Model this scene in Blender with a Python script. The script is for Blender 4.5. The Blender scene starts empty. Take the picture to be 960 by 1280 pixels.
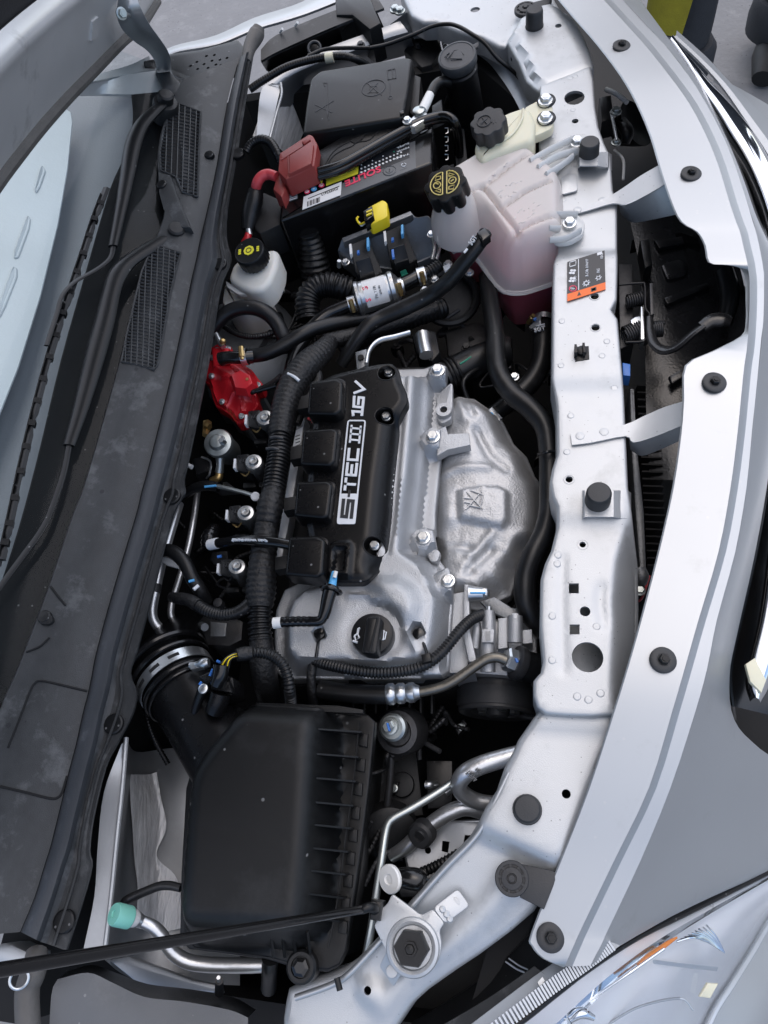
import bpy, bmesh, math, random
from mathutils import Vector, Matrix, Euler, noise
from mathutils.geometry import delaunay_2d_cdt

random.seed(7)
sc = bpy.context.scene
col = sc.collection
R = math.radians

# ------------------------------------------------------------------ camera, sky, sun, exposure
# Car axes: +X to the nose, +Y to the car's left, ground at z = 0, top of the radiator support at z = ZC.
ZC = 0.85
CAM_ROT = Euler((R(25.269), R(10.290), R(5.237)))
CAM_LOC = Vector((0.6437, -0.5975, 0.7221 + ZC))
FOCAL = 926.1
cam_d = bpy.data.cameras.new('camera')
cam_d.sensor_fit = 'VERTICAL'
cam_d.sensor_height = 24.0
cam_d.lens = FOCAL / 1280 * 24.0
cam_d.clip_start = 0.01
cam_d.clip_end = 400
cam = bpy.data.objects.new('camera', cam_d)
cam.location = CAM_LOC
cam.rotation_euler = CAM_ROT
col.objects.link(cam)
sc.camera = cam

SUN_EL, SUN_ROT = R(66), R(10)
world = bpy.data.worlds.new('World')
sc.world = world
world.use_nodes = True
wn = world.node_tree
sky = wn.nodes.new('ShaderNodeTexSky')
sky.sky_type = 'NISHITA'
sky.sun_disc = False
sky.sun_elevation = SUN_EL
sky.sun_rotation = SUN_ROT
sky.air_density = 0.8
sky.dust_density = 1.5
sky.ozone_density = 0.3
bgn = wn.nodes['Background']
bgn.inputs['Strength'].default_value = 0.135
wn.links.new(sky.outputs['Color'], bgn.inputs['Color'])

sun_d = bpy.data.lights.new('sun', 'SUN')
sun_d.energy = 1.5
sun_d.angle = R(130)
sun_d.color = (1.0, 0.93, 0.84)
sun = bpy.data.objects.new('sun', sun_d)
sun.rotation_euler = Vector((math.sin(SUN_ROT) * math.cos(SUN_EL), math.cos(SUN_ROT) * math.cos(SUN_EL), math.sin(SUN_EL))).to_track_quat('Z', 'Y').to_euler()
sun.location = (1, 1, 5)
col.objects.link(sun)
sc.view_settings.view_transform = 'Standard'
sc.view_settings.look = 'None'
sc.view_settings.gamma = 1.0
sc.view_settings.use_curve_mapping = False
sc.view_settings.exposure = 0.93
sc.cycles.max_bounces = 8
sc.cycles.transparent_max_bounces = 12

# ------------------------------------------------------------------ measuring: photograph pixel + real height -> point of the place
CM = CAM_ROT.to_matrix()
def at(x, y, z):
    d = CM @ Vector(((x - 480) / FOCAL, (640 - y) / FOCAL, -1))
    return CAM_LOC + d * ((z + ZC - CAM_LOC.z) / d.z)
def mpp(x, y, z):
    p = at(x, y, z)
    return -(CM.transposed() @ (p - CAM_LOC)).z / FOCAL
def pts(l, z=None):
    return [at(*q) if len(q) == 3 else at(q[0], q[1], z) for q in l]

# ------------------------------------------------------------------ materials
MATS = {}
def mat(name, c, rough=.5, metal=0.0, var=(30, .15), bump=(0, 0), rvar=.08, coat=0, spec=.5, dust=None, trans=0, sss=0, emit=0, alpha=1, stretch=None, speck=None):
    m = bpy.data.materials.new(name)
    m.use_nodes = True
    nt = m.node_tree
    b = nt.nodes['Principled BSDF']
    L = nt.links.new
    tc = nt.nodes.new('ShaderNodeTexCoord')
    src = tc.outputs['Object']
    if stretch:
        mp = nt.nodes.new('ShaderNodeMapping')
        mp.inputs['Scale'].default_value = stretch
        L(src, mp.inputs['Vector'])
        src = mp.outputs['Vector']
    b.inputs['Metallic'].default_value = metal
    b.inputs['Specular IOR Level'].default_value = spec
    b.inputs['Coat Weight'].default_value = coat
    b.inputs['Coat Roughness'].default_value = .22
    b.inputs['Transmission Weight'].default_value = trans
    if sss:
        b.inputs['Subsurface Weight'].default_value = sss
        b.inputs['Subsurface Radius'].default_value = (.02, .015, .01)
    n = nt.nodes.new('ShaderNodeTexNoise')
    n.inputs['Scale'].default_value = var[0]
    n.inputs['Detail'].default_value = 6
    n.inputs['Roughness'].default_value = .65
    L(src, n.inputs['Vector'])
    mx = nt.nodes.new('ShaderNodeMix')
    mx.data_type = 'RGBA'
    k = var[1]
    mx.inputs[6].default_value = (*[max(0, v * (1 - k)) for v in c], 1)
    mx.inputs[7].default_value = (*[min(1, v * (1 + k)) for v in c], 1)
    L(n.outputs['Fac'], mx.inputs[0])
    out = mx.outputs[2]
    if dust:                       # (scale, threshold, colour, amount): settled dust, water marks
        n2 = nt.nodes.new('ShaderNodeTexNoise')
        n2.inputs['Scale'].default_value = dust[0]
        n2.inputs['Detail'].default_value = 8
        n2.inputs['Roughness'].default_value = .7
        L(tc.outputs['Object'], n2.inputs['Vector'])
        rp = nt.nodes.new('ShaderNodeMapRange')
        rp.inputs['From Min'].default_value = dust[1]
        rp.inputs['From Max'].default_value = dust[1] + .12
        rp.inputs['To Max'].default_value = dust[3]
        L(n2.outputs['Fac'], rp.inputs['Value'])
        m2 = nt.nodes.new('ShaderNodeMix')
        m2.data_type = 'RGBA'
        L(rp.outputs['Result'], m2.inputs[0])
        L(out, m2.inputs[6])
        m2.inputs[7].default_value = (*dust[2], 1)
        out = m2.outputs[2]
    if speck:                      # (scale, share, colour): scattered grit and dried drops
        vo = nt.nodes.new('ShaderNodeTexVoronoi')
        vo.inputs['Scale'].default_value = speck[0]
        L(tc.outputs['Object'], vo.inputs['Vector'])
        lt = nt.nodes.new('ShaderNodeMath'); lt.operation = 'LESS_THAN'; lt.inputs[1].default_value = .17
        L(vo.outputs['Distance'], lt.inputs[0])
        sp_ = nt.nodes.new('ShaderNodeSeparateColor'); L(vo.outputs['Color'], sp_.inputs[0])
        gt_ = nt.nodes.new('ShaderNodeMath'); gt_.operation = 'LESS_THAN'; gt_.inputs[1].default_value = speck[1]
        L(sp_.outputs[0], gt_.inputs[0])
        mu = nt.nodes.new('ShaderNodeMath'); mu.operation = 'MULTIPLY'; L(lt.outputs[0], mu.inputs[0]); L(gt_.outputs[0], mu.inputs[1])
        m4 = nt.nodes.new('ShaderNodeMix'); m4.data_type = 'RGBA'
        L(mu.outputs[0], m4.inputs[0]); L(out, m4.inputs[6]); m4.inputs[7].default_value = (*speck[2], 1)
        out = m4.outputs[2]
    L(out, b.inputs['Base Color'])
    rr = nt.nodes.new('ShaderNodeMapRange')
    rr.inputs['To Min'].default_value = max(.02, rough - rvar)
    rr.inputs['To Max'].default_value = min(1, rough + rvar)
    L(n.outputs['Fac'], rr.inputs['Value'])
    L(rr.outputs['Result'], b.inputs['Roughness'])
    if bump[1]:
        n3 = nt.nodes.new('ShaderNodeTexNoise')
        n3.inputs['Scale'].default_value = bump[0]
        n3.inputs['Detail'].default_value = 4
        L(src, n3.inputs['Vector'])
        bp = nt.nodes.new('ShaderNodeBump')
        bp.inputs['Strength'].default_value = bump[1]
        bp.inputs['Distance'].default_value = .002
        L(n3.outputs['Fac'], bp.inputs['Height'])
        L(bp.outputs['Normal'], b.inputs['Normal'])
    if emit:
        b.inputs['Emission Color'].default_value = (*c, 1)
        b.inputs['Emission Strength'].default_value = emit
    b.inputs['Alpha'].default_value = alpha
    MATS[name] = m
    return m
def mixmat(name, c, clear, rough=.05, ior=1.45, tint=(1, 1, 1), diff=0, transl=0, bump=(0, 0)):
    """clear plastic or glass: see-through tint, a share of scattering colour, glossy skin by Fresnel"""
    m = bpy.data.materials.new(name)
    m.use_nodes = True
    nt = m.node_tree
    nt.nodes.remove(nt.nodes['Principled BSDF'])
    L = nt.links.new
    out = nt.nodes['Material Output']
    tr = nt.nodes.new('ShaderNodeBsdfTransparent'); tr.inputs['Color'].default_value = (*tint, 1)
    df = nt.nodes.new('ShaderNodeBsdfDiffuse'); df.inputs['Color'].default_value = (*c, 1)
    tl = nt.nodes.new('ShaderNodeBsdfTranslucent'); tl.inputs['Color'].default_value = (*c, 1)
    gl = nt.nodes.new('ShaderNodeBsdfGlossy'); gl.inputs['Roughness'].default_value = rough
    m1 = nt.nodes.new('ShaderNodeMixShader'); m1.inputs[0].default_value = transl
    L(df.outputs[0], m1.inputs[1]); L(tl.outputs[0], m1.inputs[2])
    m2 = nt.nodes.new('ShaderNodeMixShader'); m2.inputs[0].default_value = clear
    L(m1.outputs[0], m2.inputs[1]); L(tr.outputs[0], m2.inputs[2])
    fr = nt.nodes.new('ShaderNodeFresnel'); fr.inputs['IOR'].default_value = ior
    m3 = nt.nodes.new('ShaderNodeMixShader')
    L(fr.outputs[0], m3.inputs[0]); L(m2.outputs[0], m3.inputs[1]); L(gl.outputs[0], m3.inputs[2])
    if bump[1]:
        tc = nt.nodes.new('ShaderNodeTexCoord')
        n3 = nt.nodes.new('ShaderNodeTexNoise'); n3.inputs['Scale'].default_value = bump[0]
        L(tc.outputs['Object'], n3.inputs['Vector'])
        bp = nt.nodes.new('ShaderNodeBump'); bp.inputs['Strength'].default_value = bump[1]; bp.inputs['Distance'].default_value = .004
        L(n3.outputs['Fac'], bp.inputs['Height'])
        for nd in (df, tl, gl): L(bp.outputs[0], nd.inputs['Normal'])
        L(bp.outputs[0], fr.inputs['Normal'])
    L(m3.outputs[0], out.inputs['Surface'])
    MATS[name] = m

GREY_DUST = (.16, .17, .18)
mat('silver', (.45, .465, .475), .42, .55, (9, .10), (1200, .14), .06, dust=(14, .56, (.33, .34, .345), .5), speck=(260, .10, (.24, .245, .25)))
mat('paint', (.43, .447, .46), .46, .74, (6, .04), (0, 0), .04, coat=.25, dust=(22, .60, (.36, .37, .375), .5), speck=(120, .10, (.46, .47, .475)))
mat('apron', (.34, .352, .365), .34, .65, (8, .12), (500, .05), .1, dust=(9, .5, (.28, .29, .30), .5))
mat('sealer', (.66, .67, .68), .42, .3, (14, .6), (22, 1.0), .15, stretch=(9, .9, 9))
mat('black', (.008, .0083, .009), .34, 0, (18, .3), (1400, .10), .1, spec=.30, dust=(20, .60, (.035, .037, .04), .5), speck=(150, .07, (.12, .12, .12)))
mat('blackmatt', (.006, .0063, .007), .55, 0, (18, .3), (900, .15), .1, dust=(16, .60, (.03, .032, .035), .5))
mat('gloss', (.005, .005, .0055), .20, 0, (20, .2), (0, 0), .06, dust=(30, .64, (.03, .03, .03), .4))
mat('cover', (.0045, .0045, .005), .28, 0, (20, .2), (1800, .10), .06, spec=.27, dust=(26, .62, (.03, .03, .032), .5), speck=(130, .06, (.14, .14, .14)))
mat('airbox', (.0055, .0058, .0062), .34, 0, (7, .2), (2200, .22), .06, spec=.29, dust=(6, .52, (.020, .021, .022), .7), speck=(110, .07, (.13, .13, .13)))
mat('cowl', (.040, .0415, .043), .46, 0, (55, .45), (1500, .22), .12, spec=.36, dust=(26, .54, (.105, .108, .11), .75), stretch=(1, .6, 1), speck=(62, .20, (.026, .027, .029)))
mat('seal', (.036, .039, .044), .5, 0, (30, .25), (700, .15), .1, dust=(30, .58, (.10, .105, .11), .5))
mat('rubber', (.022, .023, .025), .55, 0, (25, .2), (700, .12), .1, dust=(30, .60, (.05, .052, .055), .4))
mat('hose', (.007, .0073, .008), .36, 0, spec=.38, var=(25, .25), bump=(900, .10), rvar=.08, dust=(24, .56, (.03, .031, .033), .6), speck=(150, .05, (.10, .10, .10)))
mat('tape', (.0055, .0055, .006), .5, 0, (60, .4), (260, .8), .12)
mat('void', (.0025, .0025, .003), .8, 0, (10, .3))  # near-black: shade of the deep bay, gaps and recesses put into the colour
mat('alu', (.42, .43, .44), .38, .74, (16, .10), (900, .45), .06, dust=(12, .58, (.36, .37, .38), .4))
mat('shield', (.46, .465, .47), .50, .70, (9, .18), (420, .35), .10, dust=(8, .6, (.35, .34, .33), .4))
mat('steel', (.58, .60, .61), .32, .95, (60, .15), (300, .1), .1)
mat('zinc', (.42, .45, .44), .34, .9, (50, .15), (0, 0), .1)
mat('pipe', (.60, .61, .62), .32, .85, (40, .18), (300, .1), .1)
mat('darkmetal', (.05, .05, .052), .42, .7, (30, .3), (200, .2), .1)
mat('bronze', (.15, .14, .12), .34, .8, (40, .2), (300, .1))
mat('ductblack', (.013, .013, .014), .22, 0, (40, .3), (350, .12), .08, spec=.45, dust=(60, .60, (.05, .05, .052), .5))
mat('greyplastic', (.105, .108, .112), .45, 0, (14, .15), (1500, .2), .08, dust=(18, .56, (.15, .152, .155), .5), speck=(140, .08, (.2, .2, .2)))
mat('chrome', (.80, .82, .84), .07, 1.0, (10, .03), (0, 0), .03)
mat('brass', (.55, .38, .16), .34, .9, (60, .2))
mat('redpaint', (.46, .010, .018), .32, .15, (20, .12), (900, .12), .06, coat=.3)
mat('redplastic', (.22, .030, .026), .45, 0, (20, .15), (600, .1))
mat('pinkred', (.50, .05, .06), .45, 0, (30, .15))
mat('cream', (.62, .60, .46), .42, 0, (10, .06), (500, .05), sss=.25)
mat('white', (.72, .72, .70), .4, 0, (20, .06), sss=.0)
mat('brakewhite', (.66, .65, .60), .36, 0, (12, .08), (300, .05), sss=.3)
mat('yellow', (.80, .62, .02), .36, 0, (30, .08))
mat('capyellow', (.75, .68, .04), .5, 0, (60, .1))
mat('gold', (.62, .50, .16), .5, 0, (60, .1))
mat('blue', (.04, .16, .50), .4, 0, (40, .1))
mat('skyblue', (.10, .38, .70), .4, 0, (40, .1))
mat('green', (.02, .25, .16), .4)
mat('mint', (.22, .56, .46), .42, 0, (30, .06), sss=.2)
mat('orange', (.80, .15, .02), .5, 0, (30, .06))
mat('stickerblack', (.018, .02, .024), .4, 0, (30, .1))
mat('stickergrey', (.10, .105, .11), .4, 0, (30, .1))
mat('stickerwhite', (.74, .75, .75), .45, 0, (60, .05))
mat('stickerpink', (.80, .05, .12), .45, 0, (60, .08))
mat('print', (.66, .68, .70), .5, 0, (60, .08))
mat('ghost', (.030, .031, .034), .55, 0, (30, .2))
mat('ecu', (.20, .21, .22), .42, .7, (20, .15), (400, .2))
mat('asphalt', (.185, .186, .19), .85, 0, (3.5, .28), (60, 1.0), .05, dust=(14, .54, (.25, .25, .252), .6), speck=(90, .25, (.10, .10, .102)))
mat('pad', (.010, .010, .012), .75, 0, (12, .3), (300, .3))
mat('hoodinner', (.60, .60, .60), .36, .35, (8, .12), (0, 0), .08, coat=.2, dust=(14, .58, (.24, .24, .24), .5))
mat('hingegrey', (.32, .34, .355), .38, .55, (10, .12), (0, 0), .08)
mat('weatherstrip', (.085, .080, .075), .6, 0, (30, .4), (200, .4))
mat('paleblue', (.52, .56, .58), .5, .0, (14, .06), (120, .2))
mat('dash', (.19, .20, .215), .55, 0, (16, .10), (400, .2), dust=(60, .64, (.28, .30, .32), .4))
mat('frit', (.006, .006, .0065), .45, 0, (30, .3), spec=.15, dust=(9, .58, (.02, .019, .018), .5), speck=(160, .06, (.10, .10, .10)))
mat('cloth', (.035, .037, .042), .9, 0, (40, .3), (300, .8))
mat('clothyellow', (.30, .26, .02), .9, 0, (30, .3), (260, .8))
mat('amber', (.85, .25, .01), .12, 0, (20, .1), coat=.5)
mat('reflector', (.88, .88, .89), .30, .2, (20, .05), (0, 0))
mat('ribgrey', (.42, .45, .48), .3, .3, (10, .05), coat=.5)
mat('radiator', (.16, .165, .17), .5, .7, (40, .3), (300, .4))
mat('pulley', (.035, .036, .038), .5, .2, (30, .3))
mat('coolant', (.75, .07, .14), .3, 0, (14, .15))
mixmat('tanklow', (.88, .28, .36), .30, .2, 1.4, (.95, .70, .74), transl=.5)
mixmat('tank', (.92, .88, .84), .24, .24, 1.4, (1.0, .95, .93), transl=.30, bump=(55, .10))
mixmat('tab', (.84, .85, .84), .20, .3, 1.4, (.98, .99, .98), transl=.25)
mixmat('glass', (.5, .55, .6), .99, .06, 1.20, (.88, .93, .94))
mixmat('lens', (.7, .75, .8), .965, .02, 1.5, (.97, .98, .99))

# ------------------------------------------------------------------ objects
WPOS = {}
def tag(o, label=None, cat=None, group=None, kind=None):
    if label: o['label'] = label
    if cat: o['category'] = cat
    if group: o['group'] = group
    if kind: o['kind'] = kind
    return o
def thing(name, label, cat, loc, group=None):
    o = bpy.data.objects.new(name, None)
    o.empty_display_size = .03
    col.objects.link(o)
    o.location = loc
    WPOS[o] = Vector(loc)
    return tag(o, label, cat, group)
def obj(name, vs, fs, m, parent=None, sharp=35, smooth=True):
    vs = [Vector(v) for v in vs]
    c = Vector([(min(v[i] for v in vs) + max(v[i] for v in vs)) / 2 for i in range(3)])
    me = bpy.data.meshes.new(name)
    me.from_pydata([v - c for v in vs], [], fs)
    me.validate()
    bm = bmesh.new(); bm.from_mesh(me)
    bmesh.ops.recalc_face_normals(bm, faces=bm.faces)
    if m in ('glass', 'lens') or name == 'upper_half':      # open clear skins: outside is up
        if sum(f.normal.z * f.calc_area() for f in bm.faces) < 0: bmesh.ops.reverse_faces(bm, faces=bm.faces)
    bm.to_mesh(me); bm.free()
    if smooth:
        me.shade_smooth()
        me.set_sharp_from_angle(angle=R(sharp))
    me.materials.append(MATS[m])
    o = bpy.data.objects.new(name, me)
    col.objects.link(o)
    WPOS[o] = c
    if parent:
        o.parent = parent
        o.location = c - WPOS[parent]
    else:
        o.location = c
    return o
class MB:
    """collects several shapes into one mesh"""
    def __init__(s): s.v = []; s.f = []
    def add(s, vf):
        n = len(s.v); s.v += vf[0]; s.f += [[i + n for i in f] for f in vf[1]]
        return s
    def build(s, name, m, parent=None, sharp=35): return obj(name, s.v, s.f, m, parent, sharp)

# ------------------------------------------------------------------ shapes (each returns verts, faces)
def frame(ax):
    w = Vector(ax).normalized()
    u = w.cross(Vector((0, 1, 0)))
    if u.length < .05: u = w.cross(Vector((1, 0, 0)))
    u.normalize()
    return u, w.cross(u), w
def lathe(c, ax, prof, n=28, lob=None, close=True):
    """profile [(radius, height along ax)]"""
    u, v, w = frame(ax)
    V, F = [], []
    for r, h in prof:
        for i in range(n):
            a = 2 * math.pi * i / n
            k = lob(a, h) if lob else 1
            V.append(Vector(c) + w * h + (u * math.cos(a) + v * math.sin(a)) * r * k)
    for j in range(len(prof) - 1):
        for i in range(n):
            F.append([j * n + i, j * n + (i + 1) % n, (j + 1) * n + (i + 1) % n, (j + 1) * n + i])
    if close:
        F.append(list(range(n)))
        F.append([(len(prof) - 1) * n + i for i in range(n)])
    return V, F
def crom(P_, k=6):
    """Catmull-Rom through the points, k steps a span; works on any vectors"""
    P_ = [Vector(p) for p in P_]
    if len(P_) < 3:
        return [P_[0].lerp(P_[-1], i / k) for i in range(k + 1)]
    Q = [P_[0] * 2 - P_[1]] + P_ + [P_[-1] * 2 - P_[-2]]
    out = []
    for i in range(1, len(Q) - 2):
        a, b, c, d = Q[i - 1:i + 3]
        for j in range(k):
            t = j / k
            out.append(.5 * ((2 * b) + (c - a) * t + (2 * a - 5 * b + 4 * c - d) * t * t + (3 * b - a - 3 * c + d) * t ** 3))
    out.append(P_[-1])
    return out
def sweep(path, rad, n=12, cap=True, ripple=None, squash=1):
    """round bar along path; rad a number or list; ripple (amplitude, period)"""
    V, F = [], []
    if ripple:                       # resample densely
        L_ = [0]
        for i in range(1, len(path)): L_.append(L_[-1] + (path[i] - path[i - 1]).length)
        step = ripple[1] / 4
        m = max(4, int(L_[-1] / step))
        np_, nr = [], []
        j = 0
        for i in range(m + 1):
            s = L_[-1] * i / m
            while j < len(path) - 2 and L_[j + 1] < s: j += 1
            t = (s - L_[j]) / max(1e-9, L_[j + 1] - L_[j])
            np_.append(path[j].lerp(path[j + 1], t))
            r0 = rad if not isinstance(rad, list) else rad[j] + (rad[j + 1] - rad[j]) * t
            nr.append(r0 * (1 + (ripple[0] if i % 4 in (0, 1) else -ripple[0])))
        path, rad = np_, nr
    T = (path[1] - path[0]).normalized()
    u = T.cross(Vector((0, 0, 1)))
    if u.length < .1: u = T.cross(Vector((1, 0, 0)))
    u.normalize()
    for i, p in enumerate(path):
        a = path[max(0, i - 1)]; b = path[min(len(path) - 1, i + 1)]
        T2 = (b - a).normalized()
        u = (u - T2 * u.dot(T2)).normalized()
        w = T2.cross(u)
        r = rad[i] if isinstance(rad, list) else rad
        for k in range(n):
            an = 2 * math.pi * k / n
            V.append(p + u * math.cos(an) * r + w * math.sin(an) * r * squash)
    for j in range(len(path) - 1):
        for k in range(n):
            F.append([j * n + k, j * n + (k + 1) % n, (j + 1) * n + (k + 1) % n, (j + 1) * n + k])
    if cap:
        F.append(list(range(n))); F.append([(len(path) - 1) * n + k for k in range(n)])
    return V, F
def tube(name, l, rpx, m, parent=None, z=None, n=12, k=6, ripple=None, squash=1):
    """l: (px, py[, height]); rpx: half width in photograph pixels at the first point (or list per point)"""
    P_ = pts(l, z)
    def zz(q): return q[2] if len(q) == 3 else z
    if isinstance(rpx, (list, tuple)):
        rr = [r * mpp(q[0], q[1], zz(q)) for r, q in zip(rpx, l)]
        rad = [v[0] for v in crom([Vector((r, 0, 0)) for r in rr], k)]
    else:
        rad = rpx * mpp(*l[len(l) // 2][:2], zz(l[len(l) // 2]))
    return obj(name, *sweep(crom(P_, k), rad, n, True, ripple, squash), m, parent, 50)
def rnd(poly, r, seg=4):
    """round the corners of a flat outline"""
    if not r: return [Vector(p) for p in poly]
    n = len(poly); out = []
    for i in range(n):
        a, b, c = Vector(poly[i - 1]), Vector(poly[i]), Vector(poly[(i + 1) % n])
        d1, d2 = (a - b), (c - b)
        q = min(r, d1.length * .45, d2.length * .45)
        p1, p2 = b + d1.normalized() * q, b + d2.normalized() * q
        for j in range(seg + 1):
            t = j / seg
            out.append(p1 * (1 - t) ** 2 + b * 2 * t * (1 - t) + p2 * t * t)
    return out
def prism(P_, h, bev=.002, seg=2, flare=0.0, down=Vector((0, 0, -1))):
    """block: top outline P_ (3D), depth h along down, top edge rounded, bottom wider by flare"""
    P_ = [Vector(p) for p in P_]
    n = len(P_)
    ar = sum(P_[i].x * P_[(i + 1) % n].y - P_[(i + 1) % n].x * P_[i].y for i in range(n))
    if ar < 0: P_ = P_[::-1]
    nr = []
    for i in range(n):
        d1 = (P_[i] - P_[i - 1]).normalized(); d2 = (P_[(i + 1) % n] - P_[i]).normalized()
        a = down.cross(d1) * 1.0; b = down.cross(d2)
        q = -(a + b)
        q = q.normalized() if q.length > 1e-6 else -a
        c = max(.45, (-a.normalized()).dot(q)) if a.length > 1e-6 else 1
        nr.append(-q / c)
    cen = sum(P_, Vector()) / n
    if sum((nr[i].dot(P_[i] - cen)) for i in range(n)) < 0: nr = [-v for v in nr]
    V, F, rows = [], [], []
    if bev:
        for j in range(seg + 1):
            a = math.pi / 2 * j / seg
            rows.append((-bev * (1 - math.sin(a)), bev * (1 - math.cos(a))))
    else: rows.append((0, 0))
    rows.append((flare, h))
    for off, dn in rows:
        V += [P_[i] + nr[i] * off + down * dn for i in range(n)]
    for j in range(len(rows) - 1):
        for i in range(n):
            F.append([j * n + i, j * n + (i + 1) % n, (j + 1) * n + (i + 1) % n, (j + 1) * n + i])
    F.append(list(range(n))); F.append([(len(rows) - 1) * n + i for i in range(n)])
    return V, F
def slab(name, l, h, m, parent=None, z=None, bev=.002, seg=2, flare=0.0, r=0, sharp=35):
    return obj(name, *prism(rnd(pts(l, z), r), h, bev, seg, flare), m, parent, sharp)
def loft(rows, k=6, kv=1, thick=0, down=Vector((0, 0, -1))):
    """skin through rows of points (same count); k steps a span along, kv steps between rows (curved)"""
    Rr = [crom(r, k) for r in rows]
    if kv > 1:
        Rr = list(map(list, zip(*[crom(c, kv) for c in zip(*Rr)])))
    nu = len(Rr[0]); V = [p for r in Rr for p in r]; F = []
    for j in range(len(Rr) - 1):
        for i in range(nu - 1):
            F.append([j * nu + i, j * nu + i + 1, (j + 1) * nu + i + 1, (j + 1) * nu + i])
    if thick:
        o = len(V); V = V + [p + down * thick for p in V]
        F += [[q + o for q in f][::-1] for f in F]
        nv = len(Rr)
        def st(a, b): F.append([a, b, b + o, a + o])
        for i in range(nu - 1): st(i, i + 1); st((nv - 1) * nu + i, (nv - 1) * nu + i + 1)
        for j in range(nv - 1): st(j * nu, (j + 1) * nu); st(j * nu + nu - 1, (j + 1) * nu + nu - 1)
    return V, F
def inside(p, poly):
    c = False; n = len(poly); x, y = p[0], p[1]
    for i in range(n):
        x1, y1 = poly[i][0], poly[i][1]; x2, y2 = poly[i - 1][0], poly[i - 1][1]
        if (y1 > y) != (y2 > y) and x < (x2 - x1) * (y - y1) / (y2 - y1) + x1: c = not c
    return c
def sdf(p, poly):
    """distance to the outline, positive inside"""
    d = 1e9; n = len(poly)
    for i in range(n):
        ax, ay = poly[i - 1][0], poly[i - 1][1]; bx, by = poly[i][0] - ax, poly[i][1] - ay
        px, py = p[0] - ax, p[1] - ay
        t = max(0, min(1, (px * bx + py * by) / max(1e-12, bx * bx + by * by)))
        q = (px - bx * t) ** 2 + (py - by * t) ** 2
        if q < d: d = q
    d = math.sqrt(d)
    return d if inside(p, poly) else -d
def sst(a, b, x):
    t = max(0, min(1, (x - a) / (b - a))); return t * t * (3 - 2 * t)
def resample(poly, step, closed=True):
    out = []; n = len(poly)
    for i in range(n if closed else n - 1):
        a, b = Vector(poly[i]), Vector(poly[(i + 1) % n]); m = max(1, int((b - a).length / step))
        out += [a.lerp(b, j / m) for j in range(m)]
    return out
def sheet(outline, zf, step=.006, holes=(), lip=.006, depth=.012, hdepth=.004, closed_bottom=False):
    """pressed or cast surface: outline and holes in XY, height zf(x, y), edge rolled over (lip) and turned down (depth)"""
    out = resample([Vector((p[0], p[1])) for p in outline], step)
    ar = sum(out[i].x * out[(i + 1) % len(out)].y - out[(i + 1) % len(out)].x * out[i].y for i in range(len(out)))
    if ar < 0: out.reverse()
    hs = [[Vector((p[0], p[1])) for p in h] for h in holes]
    V2 = list(out); E = [(i, (i + 1) % len(out)) for i in range(len(out))]
    loops = [list(range(len(out)))]
    for h in hs:
        o = len(V2); V2 += h; E += [(o + i, o + (i + 1) % len(h)) for i in range(len(h))]; loops.append([o + i for i in range(len(h))])
    x0, x1 = min(p.x for p in out), max(p.x for p in out); y0, y1 = min(p.y for p in out), max(p.y for p in out)
    i = 0; y = y0
    while y < y1:
        x = x0 + (step / 2 if i % 2 else 0)
        while x < x1:
            p = Vector((x, y))
            if sdf(p, out) > step * .55 and all(sdf(p, h) < -step * .45 for h in hs): V2.append(p)
            x += step
        y += step * .9; i += 1
    vs, es, fs, ov, oe, of = delaunay_2d_cdt(V2, E, [], 0, 1e-7)
    m = {}
    for k, o in enumerate(ov):
        for q in o: m[q] = k
    F = []
    for f in fs:
        c = sum((vs[q] for q in f), Vector((0, 0))) / len(f)
        if inside(c, out) and not any(inside(c, h) for h in hs): F.append(list(f))
    V = [Vector((v.x, v.y, zf(v.x, v.y))) for v in vs]
    for li, lp in enumerate(loops):
        lp = [m[q] for q in lp]; n = len(lp); nr = []
        for i in range(n):
            a, b, c = vs[lp[i - 1]], vs[lp[i]], vs[lp[(i + 1) % n]]
            d = (c - a); q = Vector((d.y, -d.x))
            nr.append(q.normalized() if q.length > 1e-9 else Vector((0, 0)))
        rows = ([(lip * math.sin(a), -lip * (1 - math.cos(a))) for a in (R(30), R(60), R(90))] + [(lip, -depth)]) if li == 0 else [(0, -hdepth)]
        prev = lp
        for off, dz in rows:
            o = len(V); V += [V[lp[i]] + Vector((nr[i].x * off, nr[i].y * off, dz)) for i in range(n)]
            cur = [o + i for i in range(n)]
            for i in range(n): F.append([prev[i], prev[(i + 1) % n], cur[(i + 1) % n], cur[i]])
            prev = cur
        if closed_bottom and li == 0: F.append(prev)
    return V, F
def circ(x, y, z, rpx, ry=None, n=16, rot=0):
    """round hole or disc outline in XY round a photograph point"""
    c = at(x, y, z); r = rpx * mpp(x, y, z); r2 = (ry or rpx) * mpp(x, y, z)
    return [Vector((c.x + r * math.cos(2 * math.pi * i / n), c.y + r2 * math.sin(2 * math.pi * i / n))) for i in range(n)]
def bolt(name, x, y, z, rpx, parent=None, m='zinc', flange=1.35, h=.75, ax=(0, 0, 1), fm=None):
    """hexagon head on a round flange"""
    c = at(x, y, z); r = rpx * mpp(x, y, z); b = MB()
    b.add(lathe(c, ax, [(r * flange, -.3 * r), (r * flange, 0), (r * flange * .96, .12 * r), (r * .9, .2 * r)], 20))
    b.add(lathe(c, ax, [(r, .1 * r), (r, h * r), (r * .86, h * r + .14 * r)], 6))
    b.add(lathe(c, ax, [(r * .55, h * r), (r * .5, h * r + .2 * r)], 12))
    return b.build(name, m, parent, 30)
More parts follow.
